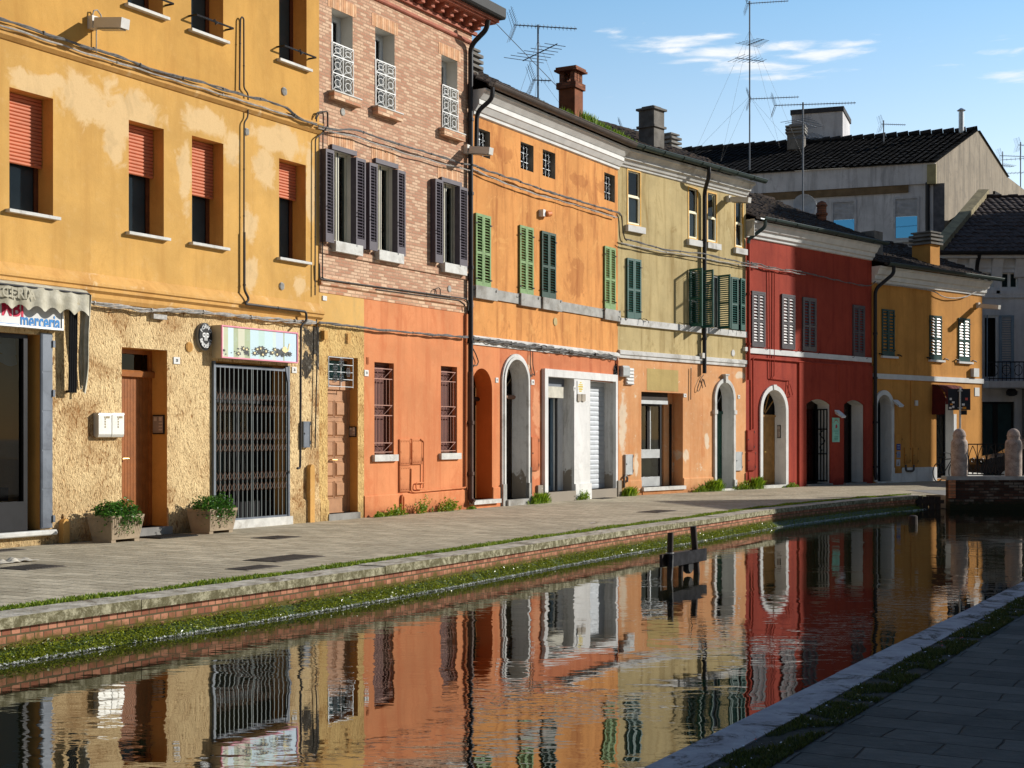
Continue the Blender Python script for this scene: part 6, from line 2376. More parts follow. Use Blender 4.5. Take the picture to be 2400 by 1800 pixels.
# ================================================================ golden yellow house at the end of the row
def house6():
 fr, L = F6, LEN6
 H = thing('house', 'golden yellow house with green shutters at the far end of the row', 'house', (fr.o[0], fr.o[1], 0), fr.ang)
 TOP = fr.z(*qD(1300, 1318))
 zb1, zb0 = fr.z(*qH(1300, 640)), fr.z(*qH(1300, 672))
 arch = opening(fr, qH, 979, 1070, 762, 1322, d=.40, yx=1025)
 arch.rise = arch.w / 2
 door = opening(fr, qH, 1368, 1478, 775, 1305, d=.35)
 front_wall(H, 'wall', [M['h6_wall']], 0, L, zb0, TOP, [])
 front_wall(H, 'wall', [M['h6_wall'], M['white_render']], 0, L, 0, zb0, [arch, door])
 shell(H, .004, L, TOP + .3, 7.5, M['h6_wall'])
 MB().box(0, L + .04, -.05, 0, zb0, zb1).build('string_course', M['white'], H)
 MB().box(arch.s1 + .12, door.s0, -.03, 0, 0, .50).build('plinth', M['white_render'], H)
 MB().box(door.s1 + .0, L + .02, -.03, 0, 0, .50).build('plinth', M['white_render'], H)
 z = TOP
 cornice(H, 0, L + .12, [(0, z - .02), (-.05, z), (-.06, z + .08), (-.12, z + .10), (-.14, z + .24), (-.22, z + .26), (-.30, z + .44), (-.36, z + .45), (-.36, z + .52), (0, z + .52)], 'white')
 half_gutter(H, .2, L + .55, .50, z + .62, .10, 'gutter_green')
 rf = tile_roof(H, 0, L + .4, .46, z + .56, 22, 3.8, M['tile'], 31, jit=.05)
 for xl, xr, yt, yb in ((1012, 1092, 205, 508), (1321, 1398, 245, 533), (1508, 1581, 262, 545)):
  w, o = closed_shutters(H, fr, qH, xl, xr, yt, yb, 'sh_pine', -.045, hooks=False, pitch=.10, tall=.17, tilt=66, L=.06)
  sill(w, o.s0 - .05, o.s1 + .16, o.z0, .07, .09, 'white', .0)
  for s in (o.s0 - .14, o.s1 + .24):
   hk = MB()
   hk.tube([(s - .08, -.07, o.z0 + .05), (s, -.05, o.z0 + .06), (s + .12, -.09, o.z0 + .02)], .022, 6)
   hk.tube([(s, 0, o.z0 + .06), (s, -.06, o.z0 + .06)], .025, 6)
   hk.build('shutter_hook', M['black_metal'], w)
 m = MB()
 arch_band(m, arch, .16, .05)
 m.build('arch_surround', M['white'], H)
 m = MB()
 m.box(arch.s0, arch.s1, arch.d, arch.d + .05, arch.z0, arch.z1 - .02)
 for k_ in range(6):
  x = arch.s0 + arch.w * (k_ + .5) / 6
  m.box(x - .01, x + .01, arch.d - .012, arch.d, arch.z0, arch.z1 - .3)
 dr = m.build('door', plain('black_green_door', (.012, .016, .02, 1), .5), H)
 tag(dr, 'dark door recessed in the white arch')
 MB().box(arch.s0 - .05, arch.s1 + .05, -.08, arch.d + .1, 0, arch.z0).build('doorstep', M['marble'], H)
 d = door.d
 f = MB()
 rect_frame(f, door.s0, door.s1, door.z0, door.z1, d - .03, d + .03, .06)
 f.box(door.s0 + door.w * .48, door.s0 + door.w * .52, d - .03, d + .03, door.z0, door.z1)
 dr = f.build('door', M['black_metal'], H)
 tag(dr, 'dark glazed shop door under the maroon awning')
 pane(dr, door.s0, door.s1, door.z0, door.z1, d, 'glass')
 backing(dr, door, d + .2)
 MB().box(door.s1 - .02, door.s1 + .16, -.035, .02, door.z0, door.z1 - .6).build('door_jamb', M['white'], H)
 pipe_run(H, P3(fr, qH, [(1205, 1100), (1205, 668), (1215, 665)], .03), .016, M['h6_wall'], 'conduit')
 pipe_run(H, P3(fr, qH, [(1170, 1215), (1172, 1252), (1180, 1256), (1212, 1256), (1222, 1250), (1222, 1215)], .06), .035, 'iron', 'service_pipe')
 # downpipe at the joint with the red house
 zt = z - .1
 sx = .06
 pipe_run(H, [(.55, .50, z + .52), (.55, .50, z + .28), (sx, .10, z - .25), (sx, .10, .35), (sx - .02, .16, .12)], .062, 'dark_pipe', 'drainpipe', 1.5, 10)
 # yellow chimney
 s_n, z_t = fr.sz(qD(1370, 1035), -.5)
 chimney(s_n - .15, .85, .62, .75, z + .6, z_t, 'stack', M['h6_wall'], rf, M['chimney_grey'])
 return H, arch, door


H6, H6_ARCH, H6_DOOR = house6()
# ================================================================ things fixed to the fronts
# ---- wall lamps: pale boxes on short arms
GL = 'box lamps on the house fronts'


def lamp(fr, q, x0, x1, y, label, L=.58):
 p = q(x0, y)
 t_ = hang('wall_lamp', label, 'street lamp', fr, p, 0, GL)
 m = MB().box(-.07, .07, -.10, .0, -.10, .09)
 m.build('mounting_box', M['lamp_body'], t_)
 m = MB()
 m.box(-.085, .085, -.16 - L, -.15, -.085, .065)
 m.rot(R(8), axis='X')
 b = m.build('housing', M['lamp_body'], t_)
 m = MB().box(-.065, .065, -.12 - L, -.20, -.105, -.092)
 m.rot(R(8), axis='X')
 m.build('diffuser', plain('frosted_diffuser', (.35, .34, .30, 1), .3), t_)
 MB().box(-.03, .03, -.152, -.09, -.03, .02).build('arm', M['grey_metal'], t_)
 return t_


l1 = lamp(F1, qA, 505, 680, 128, 'pale box lamp on the ochre house above the cable run', .55)
m = MB().tube([(-.02, -.05, .09), (.0, -.06, .18), (.06, -.07, .20), (.12, -.08, .14), (.12, -.10, .06)], .012, 6)
m.build('feed_cable', M['wire_pale'], l1)
_m = MB().tube([(.06, -.05, -.10), (.06, -.05, -.52)], .010, 6)
_m.build('feed_pipe', M['wire_pale'], l1)
lamp(F2, qB, 925, 1035, 830, 'pale box lamp on the brick house beside the black drainpipe', .50)
lamp(F4, qC, 1480, 1560, 868, 'pale box lamp under the eaves of the khaki house', .60)
lamp(F6, qD, 1632, 1715, 1425, 'pale box lamp at the far corner of the golden yellow house', .75)

# ---- cables
GC = 'cables strung along the house fronts'


def cable(label, pts, r, mat, strands=1, ties=0, seed=0, amp=.02):
 rnd = random.Random(seed)
 pts = [Vector(p) for p in pts]
 pts = resample(spline(pts, 6), .12)
 t_ = None
 m = MB()
 org = pts[0].copy()
 for k in range(strands):
  ph = rnd.uniform(0, 6.28)
  tw = rnd.uniform(5, 9)
  amp_ = amp
  a = amp * (.2 + .6 * rnd.random())
  line = []
  for i, p in enumerate(pts):
   off = Vector((N1[0] * math.cos(i * .12 * tw + ph) * a, N1[1] * math.cos(i * .12 * tw + ph) * a, math.sin(i * .12 * tw + ph) * a))
   off += Vector((0, 0, amp * 1.2 * noise.noise(Vector((i * .15, k * 7.3, seed)))))
   line.append(p + off - org)
  m.tube(line, r, 5)
 for i in range(2, len(pts) - 1, ties * 2) if ties else ():
  d = (pts[i + 1] - pts[i]).normalized()
  m.tube([pts[i] - d * .012 - org, pts[i] + d * .012 - org], amp * .8 + r, 6)
 o = m.build('cable', mat if not isinstance(mat, str) else M[mat], None, org, smooth=True)
 tag(o, label, 'cable', GC)
 return o


def route(fr, q, pts, out):
 return [fr.at(q(x, y), out) for x, y in pts]


cable('grey bundled cable crossing the ochre house above the string course', route(F1, qA, [(-140, 60), (0, 103), (200, 168), (400, 235), (560, 283), (720, 338), (900, 402), (1100, 455), (1330, 521), (1480, 560), (1590, 600), (1660, 655), (1760, 695)], .14), .012, 'wire_grey', 4, 4, 1, .022)
cable('pale twisted cable sagging just below the grey bundle on the ochre house', route(F1, qA, [(-140, 95), (0, 140), (150, 187), (330, 245), (530, 312), (740, 374), (1000, 455), (1220, 521), (1440, 590), (1640, 655), (1760, 690)], .12), .011, 'wire_pale', 2, 10, 2, .013)
cable('grey bundled cable crossing the brick house above the shutters', route(F2, qB, [(108, 700), (210, 722), (300, 718), (380, 742), (480, 778), (660, 832), (840, 886), (900, 908), (950, 915)], .12), .012, 'wire_grey', 4, 5, 3, .02)
cable('pale twisted cable crossing the brick house under the grey bundle', route(F2, qB, [(108, 712), (230, 740), (350, 771), (500, 822), (640, 866), (800, 908), (950, 948)], .10), .011, 'wire_pale', 2, 9, 4, .013)
cable('dark bundled cable crossing the orange house below its small windows', route(F3, qC, [(62, 678), (150, 712), (340, 776), (470, 822), (600, 862), (740, 905), (862, 940), (888, 960)], .12), .013, 'wire_grey', 4, 4, 5, .02)
cable('pale twisted cable crossing the orange house under the dark bundle', route(F3, qC, [(62, 700), (200, 762), (330, 812), (450, 850), (570, 882), (720, 928), (868, 972)], .10), .011, 'wire_pale', 2, 8, 6, .013)
cable('cable dropping down the joint between orange and khaki houses', route(F4, qC, [(882, 945), (896, 970), (900, 1030), (908, 1085), (920, 1100)], .06), .016, 'wire_grey', 2, 0, 7, .02)
cable('grey bundled cable crossing the khaki house under its upper windows', route(F4, qC, [(915, 1090), (1000, 1112), (1130, 1147), (1250, 1163), (1350, 1172), (1420, 1190), (1600, 1228), (1650, 1234)], .14), .013, 'wire_grey', 4, 5, 8, .02)
cable('pale twisted cable crossing the khaki house under the grey bundle', route(F4, qC, [(888, 1112), (1000, 1138), (1130, 1162), (1250, 1180), (1370, 1202), (1500, 1226), (1650, 1250)], .12), .012, 'wire_pale', 2, 8, 9, .015)
cable('thin barbed looking cable crossing the red house above its shutters', route(F5, qD, [(140, 1140), (180, 1152), (340, 1188), (480, 1206), (620, 1240), (780, 1276), (930, 1300), (975, 1270)], .12), .012, 'wire_grey', 2, 4, 10, .02)
cable('pale cable crossing the lit part of the red house', route(F5, qD, [(140, 1160), (300, 1190), (450, 1215), (520, 1230)], .10), .012, 'wire_pale', 2, 0, 11, .012)
cable('slack pale cable looped under the eaves of the golden yellow house', route(F6, qD, [(985, 1285), (1200, 1310), (1345, 1335), (1400, 1365), (1480, 1380), (1560, 1370), (1610, 1345), (1650, 1335)], .10), .018, 'wire_pale', 2, 0, 12, .01)
cable('tangled silver cables running under the lower moulding of the ochre house', route(F1, qE, [(490, 146), (620, 160), (750, 176), (850, 190), (920, 197), (1050, 196), (1200, 206), (1340, 222), (1500, 238), (1700, 256), (1890, 272)], .10), .010, 'wire_pale', 6, 5, 13, .035)
cable('bundled cables crossing the front above the panelled door and orange ground floor', route(F2, qF, [(268, 292), (400, 306), (560, 326), (680, 342), (800, 352), (950, 366), (1100, 378), (1235, 388)], .09), .011, 'wire_grey', 5, 4, 14, .02)
cable('untidy mass of old cables along the moulding above the arches', route(F3, qG, [(88, 138), (200, 152), (350, 170), (500, 192), (650, 212), (800, 232), (950, 250), (1060, 262), (1150, 275)], .09), .011, M['wire_grey'], 9, 6, 15, .05)
# guy wire over the roofs
w = MB()
p0, p1 = at_depth(1080, -30, 34), at_depth(1400, 300, 44)
w.tube([Vector((0, 0, 0)), p1 - p0], .012, 4)
tag(w.build('cable', M['wire_grey'], None, p0), 'thin wire slanting down the sky behind the brick house eaves', 'cable')

# ---- house number plates
GN = 'house number plates'


def number(fr, q, x0, x1, y0, y1, txt, where):
 t_, w_, h_ = plate(fr, q, x0, x1, y0, y1, 'number_plate', 'small white house number plate ' + where, 'number plate', .015, .013, 'paper', GN)
 m = text_mesh(txt, h_ * .62, MB(), w_ / 2, h_ / 2, -.002, .8, .003)
 m.build('number', M['ink'], t_)


number(F1, qE, 1040, 1077, 477, 518, '28', 'reading 28 right of the ribbed brown door')
number(F1, qE, 1748, 1776, 535, 572, '26', 'reading 26 at the top right of the lattice gate')
number(F2, qF, 566, 592, 600, 640, '24', 'reading 24 on orange paint right of the panelled door')
number(F3, qF, 1416, 1433, 650, 682, '22', 'between the two arches')
number(F3, qG, 524, 546, 442, 480, '20', 'right of the white moulded arch')
number(F4, qG, 1652, 1672, 545, 572, '16', 'right of the shop door with the red handle')
number(F4, qG, 2054, 2068, 555, 582, '14', 'on peeling plaster right of the keystone arch')
number(F5, qH, 389, 403, 815, 840, '12', 'right of the honey coloured arched door')
number(F5, qH, 896, 909, 838, 860, '8', 'right of the last doorway of the red house')
t_, w_, h_ = plate(F6, qH, 1618, 1648, 715, 770, 'number_plate', 'small grey notice plate at the far corner of the golden house', 'number plate', .02, .018, 'paper', GN)

# ---- merceria shop sign and awning
fr = F1
w_, h_, s0, z0 = span(fr, qE, -300, 380, 148, 300, .14)
z_bot = fr.z(*qE(370, 318), .14)
z_top = z_bot + .54
s1 = fr.s(qE(380, 250)[0], .14)
s0 = .15
SG = thing('shop_sign', 'white shop sign box lettered merceria in blue under the awning', 'sign', fr.world(s0, 0, z_bot), fr.ang)
MB().box(0, s1 - s0, -.13, -.005, 0, z_top - z_bot).build('body', M['white'], SG)
fb = MB()
rect_frame(fb, 0, s1 - s0, 0, z_top - z_bot, -.145, -.13, .03)
fb.build('rim', plain('aluminium_rim', (.62, .62, .60, 1), .4, .5), SG)
k3 = _crop(0, 650, 5.927)
tx0, tx1 = fr.s(k3(290, 630)[0], .14) - s0, fr.s(k3(842, 630)[0], .14) - s0
tz = fr.z(*k3(565, 632), .14) - z_bot + .01
tm = text_mesh('merceria', .30, MB(), 0, tz, -.133, .8, .004, .006)
xs = [v[0] for v in tm.v]
kx = (tx1 - tx0) / (max(xs) - min(xs))
x_min = min(xs)
tm.v = [(tx0 + (x - x_min) * kx, y, z) for x, y, z in tm.v]
tm.build('lettering', plain('blue_lettering', srgb(40, 130, 200), .5), SG)
tz2 = fr.z(*k3(150, 440), .14) - z_bot
tm = text_mesh('MBI', .30, MB(), 0, tz2, -.133, .8, .004, .008)
xs = [v[0] for v in tm.v]
a_, b_ = fr.s(k3(30, 450)[0], .14) - s0, fr.s(k3(330, 450)[0], .14) - s0
tm.v = [(a_ + (x - min(xs)) * (b_ - a_) / (max(xs) - min(xs)), y, z) for x, y, z in tm.v]
tm.build('lettering', plain('red_lettering', srgb(205, 20, 70), .5), SG)
zl = fr.z(*k3(130, 646), .14) - z_bot
MB().box(.03, fr.s(k3(272, 640)[0], .14) - s0, -.136, -.131, zl - .008, zl + .008).build('line', bpy.data.materials['blue_lettering'], SG)

t = NT('faded_olive_canvas')
_c = t.mix(t.ramp(t.noise(2.5, 7, .65, .3), .3, .7), srgb(158, 152, 132), srgb(206, 201, 184))
_c = t.mix(t.math('MULTIPLY', t.ramp(t.noise(5, 7, .7), .6, .7), .5), _c, srgb(176, 148, 78))
t.setp(base=_c, rough=.9, spec=.1)
t.bump(t.noise(6, 5, .6), .5, .03)
M['canvas'] = t.m
s_r = fr.s(qE(466, 150)[0], .02)
za = fr.z(*qE(450, 62), .12)
AW = thing('awning', 'faded olive canvas awning with scalloped valance over the shop on the left', 'awning', fr.world(0.1, 0, 0), fr.ang)
W_ = s_r - .1
zf = fr.z(*qE(300, 78), .25) + .02
m = MB()
n = 90
prof = [(-.03, za), (-.12, za - .015), (-.20, (za + zf) / 2), (-.25, zf)]
for i in range(n):
 x0, x1 = W_ * i / n, W_ * (i + 1) / n
 for (ya, z_a), (yb, z_b) in zip(prof, prof[1:]):
  m.quad((x0, yb, z_b), (x1, yb, z_b), (x1, ya, z_a), (x0, ya, z_a))
m.build('canopy', M['canvas'], AW, smooth=True)
m = MB()
scal = lambda x: .30 + .035 * math.cos((W_ - x) / .285 * math.tau)
for i in range(n * 2):
 x0, x1 = W_ * i / (n * 2), W_ * (i + 1) / (n * 2)
 wv = lambda x: -.26 - .02 * math.sin((W_ - x) / .285 * math.tau) - .012 * math.sin(x * 5)
 for a, b in ((0, .5), (.5, 1)):
  m.quad((x0, wv(x0) * (.6 * b + .4) + -.26 * (.6 - .6 * b), zf - scal(x0) * b), (x1, wv(x1) * (.6 * b + .4) + -.26 * (.6 - .6 * b), zf - scal(x1) * b),
               (x1, wv(x1) * (.6 * a + .4) + -.26 * (.6 - .6 * a), zf - scal(x1) * a), (x0, wv(x0) * (.6 * a + .4) + -.26 * (.6 - .6 * a), zf - scal(x0) * a))
m.build('valance', M['canvas'], AW, smooth=True)
tm = text_mesh('MERCERIA', .20, MB(), 0, zf - .12, -.292, .95, .006, .003)
xs = [v[0] for v in tm.v]
b_ = fr.s(qE(215, 130)[0], .29) - .1
a_ = b_ - 1.0
tm.v = [(a_ + (x - min(xs)) * (b_ - a_) / (max(xs) - min(xs)), y, z) for x, y, z in tm.v]
tm.build('lettering', plain('faded_raised_lettering', srgb(178, 172, 152), .8), AW)
zs_ = fr.z(*qE(500, 668), .30)
m = MB()
pts = []
for i in range(13):
 u = i / 12
 pts.append((W_ + .02 + .03 * math.sin(i * 1.3), -.04 - .23 * u, u))
for (xa, ya, ua), (xb, yb, ub) in zip(pts, pts[1:]):
 for k_ in range(8):
  v0, v1 = k_ / 8, (k_ + 1) / 8
  def pt(x, y, u, v):
   top = za - .02 - (za - zf) * u
   bot = zs_ + .06 * math.sin(u * 5)
   return (x * 1.0 + .03 * math.sin(v * 7 + u * 3) * v, y * (1 - .45 * v), top + (bot - top) * v)
  m.quad(pt(xa, ya, ua, v0), pt(xb, yb, ub, v0), pt(xb, yb, ub, v1), pt(xa, ya, ua, v1))
m.build('side_flap', M['canvas'], AW, smooth=True)
m = MB()
sa = fr.s(qE(440, 400)[0], .14) - .1
zt_, zb_ = fr.z(*qE(436, 178), .14), fr.z(*qE(436, 690), .14)
for dx in (-.06, -.02, .02, .06):
 m.tube([(sa + dx, -.14, zt_), (sa + dx, -.12, zb_)], .018, 6)
m.tube([(sa, -.12, zb_ + .02), (sa, .0, zb_ + .02)], .022, 6)
m.tube([(sa, -.12, zt_), (W_ - .02, -.24, zf - .02)], .02, 6)
m.tube([(.0, -.25, zf - .01), (W_, -.25, zf - .01)], .018, 8)
m.build('arm', M['black_metal'], AW)

# ---- bakery light box and round sign
w_, h_, s0, z0 = span(fr, qE, 1324, 1782, 284, 495, .21)
k5 = _crop(440, 740, 7.9)
s0, s1 = fr.s(k5(622, 470)[0], .21), fr.s(k5(2036, 560)[0], .21)
z0, z1 = fr.z(*k5(620, 778), .21), fr.z(*k5(622, 168), .21)
LB = thing('shop_sign', 'pale striped bakery light box with pink rim and dark leafy figures above the lattice gate', 'sign', fr.world(s0, 0, z0), fr.ang)
w_, h_ = s1 - s0, z1 - z0
MB().box(0, w_, -.20, .0, 0, h_).build('body', plain('beige_box_side', srgb(205, 185, 150), .7, var=.08), LB)
m = MB()
rect_frame(m, 0, w_, 0, h_, -.222, -.201, .022)
m.build('rim', plain('pink_rim', srgb(228, 140, 160), .5, var=.05), LB)
t = NT('striped_sign_face')
o_ = t.sepxyz()
cr = t.n('ShaderNodeValToRGB')
cr.color_ramp.interpolation = 'CONSTANT'
cols = [(0, (215, 210, 195)), (.035, (190, 196, 160)), (.085, (205, 225, 232)), (.15, (168, 178, 142)), (.21, (206, 205, 180)), (.29, (170, 182, 146)), (.36, (196, 220, 226)), (.47, (190, 216, 208)),
  (.55, (198, 222, 228)), (.66, (206, 222, 214)), (.70, (196, 214, 232)), (.80, (172, 182, 150)), (.82, (198, 220, 236))]
while len(cr.color_ramp.elements) < len(cols):
 cr.color_ramp.elements.new(.5)
for e, (p_, c_) in zip(cr.color_ramp.elements, cols):
 e.position = p_
 e.color = srgb(*c_)
t.l(t.math('DIVIDE', o_[0], w_), cr.inputs[0])
t.setp(base=t.mix(t.math('MULTIPLY', t.ramp(t.noise(5, 5), .5, .7), .25), cr.outputs[0], srgb(190, 220, 215)), rough=.35, spec=.4)
MB().quad((.02, -.206, .02), (w_ - .02, -.206, .02), (w_ - .02, -.206, h_ - .02), (.02, -.206, h_ - .02)).build('face', t.m, LB)
rnd = random.Random(77)
m = MB()
spots = MB()


def art(x, y):
 """point of the sign picture measured on the crop -> x, z on the face"""
 s_, z_ = fr.sz(k5(x, y), .21)
 return s_ - s0, z_ - z0


def splat(mb_, x, y, rx, ry, n, seed, yy=-.2095):
 r_ = random.Random(seed)
 cx, cz = art(x, y)
 kx = (s1 - s0) / 1414
 pl = []
 for k_ in range(n):
  an = math.tau * k_ / n
  q_ = 1.0 if k_ % 2 else r_.uniform(.45, .75)
  pl.append((cx + math.cos(an) * rx * kx * q_, yy, cz + math.sin(an) * ry * kx * .72 * q_))
 mb_.add(pl + [(cx, yy, cz)], [(i, (i + 1) % n, n) for i in range(n)])


for i, (x, y, rx, ry) in enumerate(((670, 640, 30, 25), (650, 690, 14, 10), (705, 710, 14, 16), (810, 685, 16, 10), (935, 610, 30, 16), (870, 662, 16, 12), (935, 700, 60, 42), (1030, 610, 60, 50), (1090, 640, 60, 60), (1075, 690, 45, 40),
         (1125, 715, 20, 40), (1195, 632, 12, 12), (1240, 700, 70, 45), (1290, 630, 70, 50), (1370, 605, 85, 48), (1345, 675, 70, 60), (1395, 715, 85, 50), (1450, 660, 65, 55), (1515, 750, 20, 12), (1560, 690, 70, 42), (1620, 630, 65, 42),
         (1655, 715, 60, 48), (1720, 680, 85, 85), (1760, 735, 40, 38), (1830, 700, 60, 60), (1890, 715, 55, 48))):
 splat(m, x, y, rx, ry, 14, i)
for i, (x, y) in enumerate(((940, 700), (1035, 605), (1090, 625), (1240, 690), (1290, 620), (1350, 608), (1390, 720), (1450, 660), (1570, 680), (1620, 630), (1655, 715))):
 splat(spots, x, y, 24, 22, 8, i + 50, -.2125)
pl = [art(*p) for p in ((1742, 635), (1765, 585), (1800, 565), (1835, 590), (1850, 640), (1862, 590), (1868, 540), (1880, 508), (1894, 525), (1892, 550), (1880, 565), (1872, 640), (1850, 665), (1805, 690), (1770, 668))]
spots.add([(x, -.2125, z) for x, z in pl], [tuple(range(len(pl)))])
m.build('figures', plain('charcoal_figures', srgb(70, 72, 72), .5, var=.05), LB)
spots.build('figures', plain('cream_figures', srgb(238, 220, 165), .5, var=.05), LB)

cx, cz = fr.sz(k5(335, 385), .07)
RS = thing('shop_sign', 'round black bakery sign with white lettering beside the light box', 'sign', fr.world(cx, 0, cz), fr.ang)
ra, rb = (fr.s(k5(462, 385)[0], .07) - fr.s(k5(205, 385)[0], .07)) / 2, (fr.z(*k5(335, 130), .07) - fr.z(*k5(335, 635), .07)) / 2
m = MB().lathe([(1.0, 0), (1.0, .05), (.97, .062), (.88, .07)], n=40).rot(R(90), axis='X')
m.v = [(x * ra, y, z * rb) for x, y, z in m.v]
m.build('disc', plain('black_enamel', (.012, .012, .013, 1), .35), RS)
m = MB().lathe([(1.0, 0), (1.0, .052), (.985, .060), (.965, .052)], n=40).rot(R(90), axis='X')
m.v = [(x * ra * 1.02, y, z * rb * 1.02) for x, y, z in m.v]
m.build('rim', plain('grey_enamel_rim', (.25, .25, .25, 1), .35), RS)
m = MB()
for word, a0, a1, up in (('FORNO', 145, 35, True), ('BAECKEREI', 202, 338, False)):
 for i, ch in enumerate(word):
  an = R(a0 + (a1 - a0) * i / (len(word) - 1))
  q_ = MB()
  text_mesh(ch, .085, q_, 0, 0, -.072, 1.0, .004, .002, rot=an - R(90) if up else an + R(90))
  k_ = .72
  m.add([(x + ra * k_ * math.cos(an), y, z + rb * k_ * math.sin(an)) for x, y, z in q_.v], q_.f)
text_mesh('P', .18, m, .042, -.01, -.072, .85, .004, .003)
text_mesh('P', .18, m, -.042, -.01, -.072, .85, .004, .003, mirror=True)
m.build('lettering', plain('white_enamel', (.75, .75, .73, 1), .5), RS)

# ---- letter boxes, door phones, meter cabinets, sockets
k7 = _crop(200, 900, 6.914)
for i, (xa, xb) in enumerate(((218, 425), (437, 628))):
 s0, s1 = fr.s(k7(xa, 660)[0], .11), fr.s(k7(xb, 660)[0], .11)
 z1, z0 = fr.z(*k7(xa, 474), .11), fr.z(*k7(xa, 868), .11)
 t_ = thing('letter_box', ('left' if i == 0 else 'right') + ' of two silver letter boxes beside the ribbed brown door', 'letter box', fr.world(s0, 0, z0), fr.ang, 'letter boxes')
 w_, h_ = s1 - s0, z1 - z0
 MB().bar([(-.003, .03), (-.06, .0), (-.095, .01), (-.11, .05), (-.11, h_ - .02), (-.105, h_ - .004), (-.003, h_ - .004)], 0, w_).build('body', plain('silver_letter_box', (.68, .67, .62, 1), .38, .35, var=.08), t_)
 MB().box(-.004, w_ + .004, -.118, -.003, h_ - .003, h_ + .008).build('lid', bpy.data.materials['silver_letter_box'], t_)
 m = MB()
 for j in range(4):
  m.box(w_ * .46, w_ * .54, -.113, -.1095, h_ * (.40 + .11 * j), h_ * (.40 + .11 * j) + .028)
 m.box(w_ * .42, w_ * .50, -.114, -.1095, h_ * .82, h_ * .82 + .02)
 m.box(w_ * .55, w_ * .85, -.114, -.1095, h_ * .80, h_ * .80 + .03)
 m.build('slots', plain('brass_slots', (.35, .28, .16, 1), .5), t_)


def jamb_box(fr, o, za, zb, ya, yb, label, cat, name):
 """flat box on the right hand jamb of an opening"""
 t_ = thing(name, label, cat, fr.world(o.s1, 0, za), fr.ang)
 h_ = zb - za
 MB().box(-.025, -.001, ya, yb, 0, h_).build('body', M['black_metal'], t_)
 m = MB().box(-.030, -.0255, ya + .012, yb - .012, .02, h_ - .02)
 m.build('panel', plain('grey_phone_panel', (.33, .28, .25, 1), .5, .3), t_)
 b = MB()
 for j in range(3):
  b.box(-.033, -.0305, ya + (yb - ya) * .12, ya + (yb - ya) * .42, .06 + .05 * j, .085 + .05 * j)
 for u in (.15, .6):
  b.box(-.033, -.0305, ya + (yb - ya) * u, ya + (yb - ya) * (u + .25), h_ * .68, h_ * .88)
 b.build('buttons', plain('phone_buttons', (.55, .47, .4, 1), .5), t_)


jamb_box(F1, DOOR28, F1.z(*qE(990, 938)), F1.z(*qE(990, 822)), .05, .29, 'brown grey door phone on the reveal of the ribbed door', 'door phone', 'door_phone')
_o = opening(F2, qF, 326, 522, 508, 1535, d=.28, yx=330)
jamb_box(F2, _o, F2.z(*qF(520, 1035)), F2.z(*qF(520, 967)), .03, .19, 'small dark door phone on the reveal of the panelled door', 'door phone', 'door_phone')
jamb_box(F5, H5_ARCH, F5.z(*qH(385, 1042)), F5.z(*qH(385, 958)), .14, .26, 'pair of bell panels on the white reveal of the honey door', 'bell panel', 'door_phone')


def cabinet(fr, q, x0, x1, y0, y1, label, mat, thick=.06, detail='hinge'):
 t_, w_, h_ = plate(fr, q, x0, x1, y0, y1, 'meter_cabinet', label, 'meter cabinet', thick, thick - .002, mat, 'meter cabinets on the fronts')
 m = MB()
 rect_frame(m, .012, w_ - .012, .012, h_ - .012, -.006, .002, .012)
 m.build('door_rim', M[mat] if isinstance(mat, str) else mat, t_)
 m = MB()
 for z in (.12, .85):
  m.box(w_ - .005, w_ + .018, -.006, .02, h_ * z, h_ * z + .07)
 m.box(w_ * .08, w_ * .2, -.010, -.004, h_ * .5, h_ * .5 + .03)
 if detail == 'rivets':
  for z in (.08, .9):
   for k_ in range(5):
    m.box(w_ * (.15 + .16 * k_), w_ * (.15 + .16 * k_) + .02, -.009, -.003, h_ * z, h_ * z + .015)
 m.build('hinges', M['h2_orange'] if detail == 'rivets' else M['black_metal'], t_)
 return t_


cabinet(F1, qE, 1815, 1856, 862, 1018, 'tall grey meter cabinet between lattice gate and panelled door', 'grey_metal', .07)
cabinet(F2, qF, 794, 862, 1049, 1222, 'orange painted meter cabinet, upper left of three', M['h2_orange'], .03, 'rivets')
cabinet(F2, qF, 872, 940, 1046, 1212, 'orange painted meter cabinet, upper right of three', M['h2_orange'], .03, 'rivets')
cabinet(F2, qF, 794, 862, 1224, 1390, 'orange painted meter cabinet, lowest of three', M['h2_orange'], .03, 'rivets')
cabinet(F3, qG, 525, 577, 866, 1116, 'tall red orange meter cabinet right of the white moulded arch', M['h3_ground'], .04)
cabinet(F4, qG, 1219, 1276, 996, 1146, 'grey steel meter cabinet left of the shop with the red handle', 'steel', .05)
cabinet(F4, qG, 2036, 2084, 976, 1116, 'pale steel meter cabinet right of the keystone arch', 'steel', .05)
cabinet(F5, qH, 143, 188, 990, 1122, 'upper red painted meter cabinet by the honey door', M['h5_wall'], .05)
cabinet(F5, qH, 145, 196, 1130, 1252, 'lower red painted meter cabinet by the honey door', M['h5_wall'], .05)
k8 = _crop(1960, 900, 5.927)
cabinet(F6, k8, 952, 1028, 880, 1105, 'left of two yellow painted meter cabinets on the golden house', M['h6_wall'], .04)
cabinet(F6, k8, 1068, 1136, 880, 1112, 'right of two yellow painted meter cabinets on the golden house', M['h6_wall'], .04)
cabinet(F6, k8, 818, 912, 702, 1238, 'tall yellow notice cabinet right of the white arch on the golden house', M['h6_wall'], .04)
